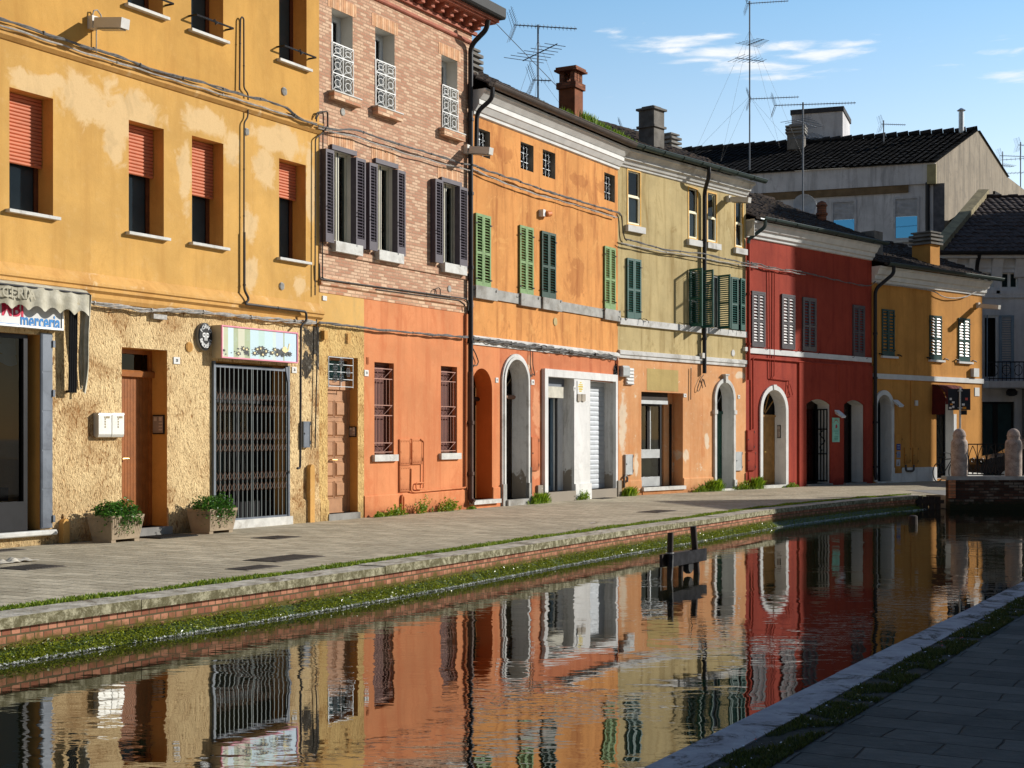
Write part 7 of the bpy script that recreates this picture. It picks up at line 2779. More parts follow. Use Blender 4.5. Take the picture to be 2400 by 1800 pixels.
for i, (x0, x1, y0, y1, c_, lb) in enumerate(((840, 893, 832, 918, srgb(40, 60, 140), 'small blue notice, top of three right of the white arch'), (842, 892, 935, 1022, srgb(150, 160, 185), 'small pale notice, middle of three right of the white arch'),
                                              (835, 888, 1048, 1140, srgb(190, 190, 195), 'small pale notice with a dark spire shape, lowest of three'))):
 t_, w_, h_ = plate(F6, k8, x0, x1, y0, y1, 'notice', lb, 'notice', .055, .006, plain('notice_%s' % 'abc'[i], c_, .6), 'notices on the golden house')
 m = MB()
 if i == 2:
  m.prism([(w_ * .3, h_ * .15), (w_ * .6, h_ * .15), (w_ * .45, h_ * .85)], -.003, -.001)
 else:
  for j in range(3):
   m.box(w_ * .15, w_ * .85, -.003, -.001, h_ * (.2 + .25 * j), h_ * (.27 + .25 * j))
 m.build('print', plain('notice_print_%s' % 'abc'[i], srgb(*((190, 200, 220), (70, 80, 120), (90, 70, 50))[i]), .6), t_)
# junction box and vent panel of the khaki house
t_, w_, h_ = plate(F4, qG, 1228, 1282, 356, 480, 'vent_panel', 'white louvred vent panel beside the grey junction box', 'vent panel', .05, .048, 'white')
m = MB()
for j in range(5):
 m.bar([(-.012, h_ * (j + .15) / 5), (-.03, h_ * (j + .3) / 5), (-.012, h_ * (j + .8) / 5), (0, h_ * (j + .8) / 5), (0, h_ * (j + .15) / 5)], .02, w_ - .02)
m.build('slats', M['white'], t_)
w_, h_, s0, z0 = span(F4, qG, 1205, 1254, 338, 420, .16)
t_ = thing('junction_box', 'rounded grey junction box with black cable knot under the khaki wall', 'junction box', F4.world(s0, 0, z0), F4.ang)
MB().bar([(0, 0), (-.14, 0), (-.16, .03), (-.16, h_ - .05), (-.13, h_), (0, h_)], 0, w_).build('body', plain('pale_grey_plastic', (.45, .47, .46, 1), .5), t_)
m = MB()
rnd = random.Random(6)
for i in range(14):
 a = rnd.uniform(0, 6)
 m.tube([(-.10 - rnd.uniform(0, .16) + .06 * math.cos(a + j * .7), -.05 - .03 * rnd.random(), h_ * .5 + .14 * math.sin(a + j * .8) + rnd.uniform(-.05, .05)) for j in range(6)], .009, 4)
m.build('cable_knot', M['black_metal'], t_)
t_, w_, h_ = plate(F4, qG, 1790, 1812, 245, 282, 'junction_box', 'small cream junction box on the drainpipe of the khaki house', 'junction box', .13, .12, 'lamp_body')
t_, w_, h_ = plate(F5, kz5 if False else qH, 130, 150, 452, 478, 'junction_box', 'small white junction box at the corner of the red house', 'junction box', .10, .09, 'white')
t_, w_, h_ = plate(F6, qH, 1612, 1646, 590, 645, 'siren_box', 'white alarm box under the eaves end of the golden house', 'alarm box', .14, .135, 'white')
t_, w_, h_ = plate(F6, qH, 1236, 1250, 798, 832, 'switch_box', 'tiny white box high on the shaded golden wall', 'switch box', .06, .055, 'white')
t_, w_, h_ = plate(F2, qF, 306, 328, 345, 402, 'switch_box', 'small ochre box under the cables left of the panelled door', 'switch box', .08, .075, M['h1_trim'])
t_, w_, h_ = plate(F1, qE, 920, 1000, 222, 250, 'junction_box', 'flat pale junction box under the silver cables above the brown door', 'junction box', .08, .07, 'wire_pale')
t_, w_, h_ = plate(F2, qF, 296, 322, 120, 150, 'switch_box', 'tiny white tile on the pale yellow paint under the brick band', 'switch box', .02, .018, 'white')
# security siren on the orange house
p = qC(440, 950)
t_ = hang('siren', 'small white and orange wall siren between the green shutters', 'siren', F3, p, 0)
MB().box(-.06, .06, -.12, 0, -.07, .09).build('body', M['white'], t_)
MB().lathe([(.05, 0), (.07, .03), (.07, .22), (.05, .25)], n=12).rot(R(80), axis='Y').build('horn', plain('orange_horn', srgb(205, 120, 60), .6), t_, (.06, -.12, -.01))
# menu board and sconces
t_, w_, h_ = plate(F5, qH, 695, 741, 910, 1068, 'menu_board', 'pale green menu board with red crest between the two dark doorways', 'menu board', .08, .02, plain('mint_board', srgb(150, 215, 195), .5))
m = MB()
for k_ in range(9):
 an = R(30 + 120 * k_ / 8)
 m.box(w_ / 2 + w_ * .34 * math.cos(an) - .012, w_ / 2 + w_ * .34 * math.cos(an) + .012, -.004, -.001, h_ * .70 + w_ * .36 * math.sin(an) - .015, h_ * .70 + w_ * .36 * math.sin(an) + .015)
m.prism([(w_ * .40, h_ * .56), (w_ * .62, h_ * .58), (w_ * .66, h_ * .66), (w_ * .52, h_ * .74), (w_ * .42, h_ * .68)], -.004, -.001)
m.build('crest', plain('crest_red', srgb(185, 40, 50), .5), t_)
m = MB()
for j, (z, w2) in enumerate(((.44, .55), (.36, .3), (.2, .5), (.13, .5), (.08, .4))):
 m.box(w_ * (.5 - w2 / 2), w_ * (.5 + w2 / 2), -.004, -.001, h_ * z, h_ * z + .016)
m.build('print', plain('print_green', srgb(40, 140, 105), .5), t_)


def sconce(fr, p, label):
 t_ = hang('wall_sconce', label, 'wall light', fr, p, .06, 'wedge wall lights')
 m = MB()
 m.add(((-.16, 0, .10), (.16, 0, .10), (.10, 0, -.02), (-.10, 0, -.02), (-.13, -.24, -.10), (.19, -.24, -.10), (.13, -.24, -.16), (-.10, -.24, -.16)),
          ((0, 1, 5, 4), (1, 2, 6, 5), (2, 3, 7, 6), (3, 0, 4, 7), (4, 5, 6, 7), (3, 2, 1, 0)))
 m.build('shade', M['white'], t_)
 MB().box(-.03, .03, -.06, .06, -.06, .0).build('bracket', M['grey_metal'], t_)


sconce(F5, qH(722, 880), 'white wedge wall light above the menu board')
sconce(F6, qH(1100, 812), 'white wedge wall light right of the white arch')
# maroon awning over the far shop
w_, h_, s0, z0 = span(F6, qH, 1330, 1450, 700, 770, .30)
zt_, zb_ = F6.z(*qH(1390, 695)), F6.z(*qH(1345, 892))
s_a, s_b = F6.s(qH(1352, 800)[0]), F6.s(qH(1500, 800)[0], .0)
AW2 = thing('awning', 'small folded maroon awning over the shaded shop door', 'awning', F6.world(s_a - .1, 0, 0), F6.ang)
mr = plain('maroon_canvas', srgb(92, 32, 30), .9, var=.2)
m = MB()
wA = s_b - s_a
pr = [(0, zt_), (-.25, zt_ - .05), (-.5, zt_ - .30), (-.55, zt_ - .50), (-.53, zt_ - .72)]
n = 24
for i in range(n):
 x0, x1 = wA * i / n, wA * (i + 1) / n
 for (ya, z_a), (yb, z_b) in zip(pr, pr[1:]):
  w0, w1 = .02 * math.sin(i * 1.9), .02 * math.sin((i + 1) * 1.9)
  m.quad((x0, yb + w0, z_b), (x1, yb + w1, z_b), (x1, ya, z_a), (x0, ya, z_a))
m.build('canopy', mr, AW2, smooth=True)
m = MB()
for i in range(8):
 a, b = i / 8, (i + 1) / 8
 za_, zb2 = zt_ - .02 - .5 * a * a, zt_ - .02 - .5 * b * b
 m.quad((0, -.55 * a, za_), (0, -.55 * b, zb2), (-.03, -.50 * b, zb_), (-.03, -.50 * a, zb_ + .02))
m.build('side_flap', mr, AW2, smooth=True)
# yellow note and shoe soles on the white pillar
k = _crop(1260, 860, 5.185)
t_, w_, h_ = plate(F3, k, 484, 558, 168, 332, 'notice', 'white paper with yellow writing on the white shop pillar', 'notice', .085, .003, 'paper')
m = MB()
rnd = random.Random(3)
for j, (zz, wd) in enumerate(((.86, .2), (.70, .6), (.56, .75), (.54, .7), (.40, .5), (.36, .6), (.22, .4))):
 x = w_ * (.5 - wd / 2)
 while x < w_ * (.5 + wd / 2):
  l_ = rnd.uniform(.015, .035)
  m.box(x, x + l_, -.002, -.0005, h_ * zz - .012, h_ * zz + .018)
  x += l_ + .01
m.build('writing', plain('yellow_writing', srgb(235, 205, 30), .6), t_)
for i, (xa, xb) in enumerate(((484, 530), (536, 582))):
 w_, h_, s0, z0 = span(F3, k, xa, xb, 330, 424, .09)
 t_ = thing('shoe_sole', ('left' if i == 0 else 'right') + ' of two grey shoe shapes hung under the yellow note', 'shoe shape', F3.world(s0, 0, z0), F3.ang, 'shoe shapes on the pillar')
 pl = [(w_ / 2 + w_ / 2 * math.cos(R(a)) * (1 if a > 180 else .9), h_ * .3 + h_ * .3 * math.sin(R(a))) for a in range(180, 361, 15)] + [(w_ * .95, h_), (w_ * .05, h_)]
 MB().prism(pl, -.10, -.075).build('sole', plain('grey_sole', srgb(165, 155, 140), .8), t_)
t_, w_, h_ = plate(F3, k, 438, 466, 234, 290, 'number_plate', 'small white house number plate beside the yellow note on the pillar', 'number plate', .085, .008, 'paper', GN)
text_mesh('18', h_ * .6, MB(), w_ / 2, h_ / 2, -.002, .8, .003).build('number', M['ink'], t_)
t_, w_, h_ = plate(F3, k, 944, 962, 238, 290, 'number_plate', 'small white house number plate right of the white shop surround', 'number plate', .045, .008, 'paper', GN)
# rusty red strip down the joint of orange and khaki ground floors is a pipe of the orange house

# ---- planters
def planter(px, py, label, plant_label, seed, flowers):
 g = ground_at(px, py)
 s = (g.x - F1.o[0]) * F1.u[0] + (g.y - F1.o[1]) * F1.u[1]
 out = (g.x - F1.o[0]) * F1.n[0] + (g.y - F1.o[1]) * F1.n[1]
 W_, D_, Ht = .56, .40, .40
 t_ = thing('planter', label, 'planter', F1.world(s, out, 0), F1.ang, 'concrete planters')
 m = MB()
 fl = .055
 b = [(0, 0), (W_, 0), (W_, D_), (0, D_)]
 tp = [(-fl, -fl), (W_ + fl, -fl), (W_ + fl, D_ + fl), (-fl, D_ + fl)]
 lv = [(0.0, .05), (1.0, Ht)]
 ring = lambda u, z, ins=0: [(bx + (tx - bx) * u + (ins if bx == 0 else -ins), by + (ty - by) * u + (ins if by == 0 else -ins), z) for (bx, by), (tx, ty) in zip(b, tp)]
 r0, r1, r2, r3 = ring(0, .045), ring(1, Ht), ring(1, Ht, .045), ring(.8, Ht - .07, .045)
 for A, B in ((r0, r1), (r1, r2), (r2, r3)):
  m.add(A + B, [(i, (i + 1) % 4, (i + 1) % 4 + 4, i + 4) for i in range(4)])
 m.add(r0, ((3, 2, 1, 0),))
 m.add(r3, ((0, 1, 2, 3),))
 for x0, x1 in ((.0, .09), (W_ - .09, W_)):
  m.box(x0, x1, .01, D_ - .01, 0, .045)
 # vertical flutes
 nfl = 17
 for i in range(nfl):
  u = (i + .5) / nfl
  for f_ in range(2):
   if f_ == 0:
    p0, p1 = Vector((W_ * u, 0, .08)), Vector((-fl + (W_ + 2 * fl) * u, -fl * .93, Ht - .04))
    d = Vector((.008, 0, 0)); nn = Vector((0, -.006, 0))
   else:
    p0, p1 = Vector((0, D_ * u, .08)), Vector((-fl * .93, -fl + (D_ + 2 * fl) * u, Ht - .04))
    d = Vector((0, .008, 0)); nn = Vector((-.006, 0, 0))
   m.add((p0 - d, p0 + nn, p0 + d, p1 - d, p1 + nn, p1 + d), ((0, 1, 4, 3), (1, 2, 5, 4)))
 m.build('trough', plain('planter_concrete', srgb(168, 150, 126), .9, var=.15, vs=5, bump=.4, bs=80), t_)
 MB().quad((0, 0, Ht - .06), (W_, 0, Ht - .06), (W_, D_, Ht - .06), (0, D_, Ht - .06)).build('soil', plain('potting_soil', (.03, .022, .015, 1), .95), t_)
 rnd = random.Random(seed)
 sh = thing('shrub', plant_label, 'plant', F1.world(s, out, 0), F1.ang, 'plants in the planters')
 f = MB()
 foliage(f, (W_ / 2, D_ / 2, Ht - .02), (W_ * .66, D_ * .74, .25), 1900, .024, rnd, .8, .10)
 foliage(f, (.05, .02, Ht - .02), (.2, .16, .14), 200, .022, rnd, .7, .4)
 foliage(f, (W_ * .6, -.06, Ht - .05), (.22, .06, .1), 200, .022, rnd, .7, .9)
 for k_ in range(3):
  x = rnd.uniform(.05, W_)
  for j in range(16):
   foliage(f, (x + .03 * math.sin(j), -.06 - .01 * j * .1, Ht - .02 - j * .017), (.03, .02, .02), 2, .016, rnd)
 f.build('foliage', M['shrub'], sh)
 if flowers:
  fl_ = MB()
  for k_ in range(26):
   an, rr = rnd.uniform(0, 6.28), rnd.uniform(.3, 1)
   c = Vector((W_ / 2 + math.cos(an) * W_ * .55 * rr, D_ / 2 + math.sin(an) * D_ * .55 * rr, Ht + .19 * (1 - rr * .6) + .02))
   for p_ in range(5):
    a2 = math.tau * p_ / 5
    e = Vector((math.cos(a2), math.sin(a2), .4)) * .014
    q_ = Vector((-math.sin(a2), math.cos(a2), 0)) * .007
    fl_.add((c, c + e * .6 + q_, c + e, c + e * .6 - q_), ((0, 1, 2, 3),))
  fl_.build('flowers', M['flower'], sh)


planter(262, 1273, 'fluted concrete planter with yellow flowers left of the ribbed brown door', 'trailing green plant with yellow flowers in the left planter', 41, True)
planter(492, 1252, 'fluted concrete planter in front of the lattice gate', 'glossy green trailing plant in the planter by the lattice gate', 42, False)

# ---- weeds at the foot of the walls
weed(F2, qF(655, 1545), .26, .12, 'low round weed nearest the panelled door under the orange wall', 1, 150)
weed(F2, qF(765, 1540), .75, .22, 'wide bushy weed under the first barred orange window', 2, 420)
weed(F2, qF(930, 1520), .42, .42, 'tall spiky weed beside the painted pipe stub', 3, 300)
weed(F2, qF(1100, 1500), .85, .30, 'broad pale green weed left of the brown drainpipe', 4, 420)
weed(F2, qF(1262, 1500), .3, .07, 'tiny flat weed at the foot of the orange arch', 5, 60)
weed(F3, qG(580, 1350), .85, .30, 'tall grassy weed between the white arch and the shop step', 6, 330, 'grass')
weed(F3, qG(910, 1330), .55, .26, 'leafy weed at the foot of the white shop pillar', 7, 260)
weed(F4, qG(1245, 1290), .6, .30, 'grassy weed at the joint of orange and khaki houses', 8, 260, 'grass')
weed(F4, qG(1780, 1265), .8, .22, 'low weed left of the tall grass by the keystone arch', 9, 220)
weed(F4, qG(1875, 1255), .9, .40, 'tall grass tuft touching the keystone arch', 10, 300, 'grass')
weed(F5, qH(110, 1360), .9, .28, 'bright leafy weed at the corner of the red house', 11, 320)
weed(F5, qH(200, 1345), .7, .42, 'dark taller weed left of the honey door', 12, 260, 'grass')
weed(F5, qH(430, 1352), .8, .15, 'low weed right of the honey door', 13, 140)
# ================================================================ bridge, bollards, railing
BY = 37.5
bx0 = at_depth(2226, 1100, BY).x
zt = at_depth(2300, 1118, BY).z
t = NT('dark_bridge_brick')
M['bridge'] = bricks('old_bridge_brick', srgb(70, 46, 36), srgb(104, 72, 56), srgb(60, 54, 46), .26, .075, .012, bump=.9, extra=srgb(120, 112, 100), moss=(-.4, .1, srgb(40, 42, 28)))
BR = thing('bridge', 'low dark brick bridge parapet closing the canal on the right', 'bridge', (bx0, BY, 0))
bw = 9.5
m = MB()
# side wall with a low arch further right
ax0, ax1, rise = 2.6, 6.4, .55
arc = [(ax0 + (ax1 - ax0) * k / 16, WATER - .1 + (rise) * math.sin(math.pi * k / 16)) for k in range(17)]
poly = [(0, -1.4), (ax0, -1.4)] + arc + [(ax1, -1.4), (bw, -1.4), (bw, zt - .08), (0, zt - .08)]
m.prism(poly, 0, .35)
m.build('side_wall', M['bridge'], BR)
MB().box(-.10, bw, -.06, .42, zt - .078, zt + .02).build('coping', M['grey_stone'], BR)
MB().box(-.03, .14, -.05, -.001, -.05, zt - .08).build('pier', bricks('pier_brick', srgb(190, 112, 66), srgb(214, 140, 90), srgb(140, 110, 80), .26, .075), BR)
MB().flat([(.0, .36), (bw, .36), (bw, 4.2), (.0, 4.2)], -.35, .006).build('deck', M['concrete'], BR)
MB().box(3.2, bw, 4.2, 4.55, -1.4, zt - .08).build('side_wall', M['bridge'], BR)


def bollard(px, label, w=.42):
 x = at_depth(px, 1050, BY + .15).x
 b = thing('bollard', label, 'bollard', (x, BY + .17, zt + .02), 0, 'stone bollards on the bridge')
 pink = bpy.data.materials.get('pinkish_bollard_stone')
 if not pink:
  t = NT('pinkish_bollard_stone')
  c = t.mix(t.ramp(t.noise(6, 7, .7), .3, .7), srgb(150, 132, 120), srgb(190, 172, 158))
  v = t.math('ABSOLUTE', t.math('SUBTRACT', t.noise(4, 6, .6, 1.5), .5))
  c = t.mix(t.ramp(v, .0, .018, .6, 0), c, srgb(90, 66, 56))
  t.setp(base=c, rough=.85)
  t.bump(t.noise(20, 6, .7), .4, .006)
  pink = t.m
 H_ = 1.27
 m = MB().lathe([(w * .50, 0), (w * .515, .1), (w * .515, .80), (w * .50, .90), (w * .44, .955), (w * .40, .965)], n=26)
 m.build('shaft', pink, b, smooth=True)
 r = w * .385
 m = MB().lathe([(r, .96), (r, 1.05), (r * 1.07, 1.06), (r * 1.07, 1.085), (r, 1.09)] + [(r * math.cos(R(a)), 1.10 + r * math.sin(R(a))) for a in range(0, 90, 10)], n=26)
 m.build('dome', pink, b, smooth=True)


bollard(2249, 'round headed pink stone bollard at the left end of the bridge parapet')
bollard(2376, 'round headed pink stone bollard at the right edge of the picture')
xa, xb = at_depth(2268, 1080, BY + .15).x, at_depth(2354, 1080, BY + .15).x
RL = thing('railing', 'black wrought iron railing between the two stone bollards', 'railing', (xa, BY + .17, zt + .02))
m = MB()
Wd = xb - xa
zh = at_depth(2310, 1043, BY).z - zt
for z in (.04, zh):
 m.box(0, Wd, -.012, .012, z - .015, z + .015)
m.build('rail', M['black_metal'], RL)
m = MB()
for k_ in range(4):
 x0 = .02 + Wd * k_ / 4
 for e in (0, 1):
  m.tube([(x0 + Wd / 8 + (1 if e else -1) * Wd / 9 * math.cos(j * .262 - 1.571), 0, .06 + (zh - .1) * j / 12) for j in range(13)], .011, 5)
 m.tube([(x0, 0, .04), (x0, 0, zh)], .012, 5)
 m.tube([(x0 + Wd / 8 + .04 * math.cos(j * .6), 0, zh * .5 + .06 * math.sin(j * .6)) for j in range(11)], .009, 4)
m.build('scrollwork', M['black_metal'], RL)

# sign seen from behind
p = at_depth(2250, 960, 39.6)
RSG = thing('road_sign', 'back of a dark square road sign dotted with stickers behind the bridge', 'road sign', (p.x, 39.6, zt - .15))
sw, z0, z1 = .30, at_depth(2250, 961, 39.6).z - zt + .15, at_depth(2250, 911, 39.6).z - zt + .15
MB().tube([(0, 0, 0), (0, 0, z1 + .03)], .028, 10).build('post', M['steel'], RSG)
MB().box(-sw - .02, sw, .03, .05, z0, z1).build('board', plain('sign_back', (.018, .022, .03, 1), .5, .2), RSG)
m = MB()
for c_, x, z, w_, h_ in ((0, -.25, .52, .06, .06), (0, -.18, .36, .07, .05), (1, -.23, .27, .07, .04), (0, -.26, .10, .07, .05), (0, -.18, .15, .06, .06), (0, .10, .26, .08, .06), (2, .19, .52, .07, .07), (1, .13, .10, .10, .06)):
 m.cur = c_
 zz = z0 + (z1 - z0) * z
 m.box(x - w_ / 2, x + w_ / 2, .024, .0295, zz - h_ / 2, zz + h_ / 2)
m.build('stickers', [M['paper'], plain('orange_sticker', srgb(230, 150, 40), .5), plain('red_sticker', srgb(215, 90, 80), .5)], RSG)
MB().box(.06, .20, .02, .12, z0 - .13, z0 - .005).build('small_box', M['black_metal'], RSG)
m = MB()
for z in (z0 + .06, z1 - .06):
 m.box(-.06, .06, -.03, .03, z - .015, z + .015)
m.build('clamp', M['steel'], RSG)

# dark car parked behind the bridge
p = at_depth(2296, 1060, 45.0)
CAR = thing('parked_car', 'dark blue car parked behind the bridge railing', 'car', (p.x, 45.0, 0.12))
body = [(0, .30), (.05, .55), (.25, .74), (1.15, .92), (1.95, 1.40), (2.3, 1.47), (3.3, 1.45), (3.95, 1.05), (4.2, .95), (4.25, .45), (4.2, .28)]
paint = plain('dark_blue_car_paint', (.006, .010, .02, 1), .2, .2, var=.05)
m = MB().prism(body, 0, 1.7)
m.build('body', paint, CAR)
MB().prism([(1.30, .95), (1.98, 1.34), (2.45, 1.38), (2.45, .95)], -.006, .001).build('window', M['glass_dark'], CAR)
MB().prism([(2.52, .95), (2.52, 1.38), (3.2, 1.36), (3.7, 1.02), (3.7, .95)], -.006, .001).build('window', M['glass_dark'], CAR)
for x in (.85, 3.4):
 wv = MB().lathe([(.31, 0), (.33, .03), (.33, .18), (.31, .2)], n=22).rot(R(90), axis='X').build('wheel', plain('tyre_rubber', (.015, .015, .015, 1), .8), CAR, (x, .16, .31 - .12 + .0))
 MB().lathe([(.2, 0), (.2, .02), (.05, .03)], n=16).rot(R(90), axis='X').build('rim', M['steel'], wv, (0, -.19, 0))
MB().box(.02, .16, -.004, .25, .60, .70).build('headlight', M['glass'], CAR)
# bicycle-like dark scooter shape by the far shop door
p = F6.at(qH(1430, 1250), .9)
SCO = thing('bicycle', 'dark bicycle leaning by the shaded shop door behind the left bollard', 'bicycle', (p.x, p.y, 0), F6.ang)
m = MB()
for x in (-.5, .5):
 m.tube([(x + .32 * math.cos(k_ * .3307), 0, .34 + .32 * math.sin(k_ * .3307)) for k_ in range(20)], .02, 5)
m.build('wheel', M['black_metal'], SCO)
m = MB()
for a, b in (((-.5, .34), (-.1, .34)), ((-.1, .34), (-.22, .82)), ((-.22, .78), (.32, .80)), ((-.1, .34), (.34, .74)), ((-.5, .34), (-.2, .76)), ((.5, .34), (.3, .98))):
 m.tube([(a[0], 0, a[1]), (b[0], 0, b[1])], .018, 6)
m.build('frame', M['black_metal'], SCO)
MB().box(-.36, -.12, -.07, .07, .83, .88).build('saddle', M['black_metal'], SCO)
MB().tube([(.3, -.26, 1.02), (.3, 0, .98), (.3, .26, 1.02)], .016, 6).build('handlebar', M['steel'], SCO)

# ================================================================ mooring frame in the canal
a, b = ground_at(1570, 1356, WATER), ground_at(1633, 1343, WATER)
d = (b - a)
ang = math.atan2(d.y, d.x)
MO = thing('mooring_stakes', 'dark timber mooring of two stakes and a crossbeam standing in the canal', 'mooring posts', (a.x, a.y, WATER), ang)
Ld = Vector((d.x, d.y)).length
m = MB().tube([(.0, 0, -1.2), (-.0, .0, .0), (.02, 0, .62)], .042, 10)
m.build('post', M['wood_dark'], MO, smooth=True)
m = MB().tube([(Ld + .02, .0, -1.2), (Ld, .0, .0), (Ld - .055, .03, .66)], .046, 10)
m.build('post', M['wood_dark'], MO, smooth=True)
zb0, zb1 = .15, .33
MB().box(-.12, Ld + .16, -.085, -.045, .17, .34).build('crossbeam', plain('dark_grey_timber', (.022, .022, .025, 1), .9, var=.5, vs=8, bump=.4, spec=.1), MO)
MB().box(-.15, Ld + .10, .045, .085, .16, .33).build('crossbeam', M['wood_dark'], MO)
m = MB().lathe([(.05, -.04), (.085, -.045), (.10, -.02), (.10, .02), (.085, .045), (.05, .04)], n=20).rot(R(90), axis='X')
m.build('tyre_fender', plain('black_rubber', (.012, .012, .012, 1), .8), MO, (Ld * .62, -.02, .12))
m = MB().tube([(Ld * .40, .02, -1), (Ld * .40, .0, .16)], .035, 8)
m.build('post', M['wood_dark'], MO)
m = MB().tube([(-.10, -.09, .33), (-.13, -.1, .15), (-.17, -.1, 0), (-.18, -.08, -.05)], .007, 5)
m.tube([(.0 + .05 * math.cos(k_ * .52), .05 * math.sin(k_ * .52), .345) for k_ in range(13)], .008, 5)
m.build('rope', M['wire_pale'], MO)
g = ground_at(2140, 1229, WATER)
ST = thing('mooring_stump', 'short dark timber stump standing in the far canal water', 'mooring post', (g.x, g.y, WATER))
MB().lathe([(.095, -1.2), (.10, .0), (.095, .18), (.06, .20)], n=14).build('post', M['wood_dark'], ST)
# black sluice boards where the coping meets the bridge
g = LEFT[-1]
SL = thing('sluice_board', 'black timber boards at the end of the canal wall beside the bridge', 'sluice boards', (g.x - .35, g.y - .35, WATER))
m = MB()
for k_ in range(4):
 m.box(.16 * k_, .16 * k_ + .14, -.03, .03, -1, .36 - .015 * (k_ % 2))
m.build('boards', M['wood_dark'], SL)
MB().box(-.05, .70, -.07, -.032, .16, .26).build('rail', M['wood_dark'], SL)

# ================================================================ pavement furniture
GG = 'iron covers in the pavement'


def grate(px, py, w, d_, label, slots=True):
 g = ground_at(px, py)
 t_ = thing('drain_cover', label, 'drain cover', (g.x, g.y, .002), STREET, GG)
 m = MB()
 rect = (-w / 2, w / 2, -d_ / 2, d_ / 2)
 m.box(-w / 2, w / 2, -d_ / 2, d_ / 2, .0, .004)
 m.build('plate', M['iron'], t_)
 m = MB()
 n = int(w / .045)
 for i in range(n):
  x = -w / 2 + .03 + (w - .06) * i / max(1, n - 1)
  m.box(x - .010, x + .010, -d_ / 2 + .03, d_ / 2 - .03, .0045, .009)
 m.build('ribs', M['iron'], t_)


grate(73, 1330, .62, .55, 'square iron cover near the left edge beside the crumpled rag')
grate(668, 1309, 1.0, .55, 'large slotted iron drain in the middle of the pavement')
grate(594, 1331, .62, .35, 'smaller iron cover just below the large slotted drain')
grate(648, 1260, .62, .5, 'dark iron cover in front of the lattice gate')
grate(4, 1291, .6, .3, 'iron drain cut by the left edge below the shop sill')
grate(1410, 1168, .8, .5, 'dark iron cover in front of the white shop surround')
grate(1540, 1199, 1.0, .5, 'worn iron cover near the coping by the khaki house')
g = F1.world(DOOR28.s0 + .55, .42, .002)
MAT = thing('door_mat', 'black rubber mat before the ribbed brown door', 'door mat', g, F1.ang)
m = MB().box(-.42, .42, -.26, .24, 0, .012)
for i in range(18):
 m.box(-.41 + .046 * i, -.385 + .046 * i, -.25, .23, .012, .02)
m.build('mat', plain('mat_rubber', (.012, .012, .012, 1), .8), MAT)
g = ground_at(30, 1318)
RG = thing('rag', 'crumpled pale rag lying on the pavement at the left edge', 'rag', (g.x, g.y, 0), STREET)
m = MB()
nx, ny = 26, 10
for j in range(ny + 1):
 for i in range(nx + 1):
  x, y = (i / nx - .5) * .62, (j / ny - .5) * .26
  e = min(i, nx - i, j, ny - j) / 3
  m.v.append((x, y, .012 + .09 * abs(noise.noise(Vector((x * 7, y * 8, 3)))) * min(1, e + .35)))
for j in range(ny):
 for i in range(nx):
  m.f.append([j * (nx + 1) + i, j * (nx + 1) + i + 1, (j + 1) * (nx + 1) + i + 1, (j + 1) * (nx + 1) + i])
  m.mi.append(0)
m.build('cloth', plain('pale_rag', srgb(200, 192, 175), .9), RG, smooth=True)
g = ground_at(1393, 1227)
LT = thing('paper_scrap', 'small white scrap of paper on the pavement near the coping', 'litter', (g.x, g.y, .0), .4)
MB().add(((-.09, -.04, .005), (.0, -.05, .03), (.09, -.03, .006), (.08, .05, .01), (.0, .05, .022), (-.08, .04, .004)), ((0, 1, 4, 5), (1, 2, 3, 4))).build('paper', M['paper'], LT)

# ================================================================ antennas on the roofs
GA = 'television antennas on the roofs'


def antenna(px, y_base, y_top, depth, label, yagis, r=.025, guys=0):
 """mast at a measured column; yagis: (py, kind, length, direction in degrees, tilt)"""
 p = at_depth(px, y_base, depth)
 t_ = thing('antenna', label, 'antenna', p, 0, GA)
 hgt = at_depth(px, y_top, depth).z - p.z
 MB().tube([(0, 0, -.9), (0, 0, hgt)], r, 6).build('mast', M['grey_metal'], t_)
 for py, kind, L, di, back in yagis:
  z = at_depth(px, py, depth).z - p.z
  ca, sa = math.cos(R(di)), math.sin(R(di))
  D_, Nn = Vector((ca, sa, 0)), Vector((-sa, ca, 0))
  m = MB()
  c = Vector((0, 0, z))
  a, b = c - D_ * L * back, c + D_ * L * (1 - back)
  m.tube([a, b], .016, 5)
  if kind == 'vhf':
   for k_ in range(7):
    q_ = a + (b - a) * (k_ + .2) / 6.6
    w = .62 - .05 * k_
    m.tube([q_ - Nn * w, q_ + Nn * w], .009, 4)
  else:
   n = int(L / .11)
   for k_ in range(n):
    q_ = a + (b - a) * (k_ + 1.5) / (n + 1)
    m.tube([q_ - Nn * .10, q_ + Nn * .10], .006, 4)
    m.tube([q_ - Vector((0, 0, .07)), q_ + Vector((0, 0, .07))], .005, 4)
   for e in (-1, 1):               # folded reflector screen
    for k_ in range(8):
     u = (k_ + .5) / 8
     s0_ = a + D_ * (.06 - .16 * u) + Vector((0, 0, e * .42 * u))
     m.tube([s0_ - Nn * .26, s0_ + Nn * .26], .005, 3)
    for w in (-.26, 0, .26):
     m.tube([a + Nn * w, a - D_ * .14 + Nn * w + Vector((0, 0, e * .42))], .006, 3)
  m.build('aerial', M['grey_metal'], t_)
 if guys:
  m = MB()
  for k_ in range(guys):
   an = math.tau * k_ / guys + .4
   for zz in (hgt * .35, hgt * .8):
    m.tube([(0, 0, zz), (hgt * .42 * math.cos(an), hgt * .42 * math.sin(an) * .6, -.3)], .004, 3)
  m.build('guy_wire', M['wire_grey'], t_)


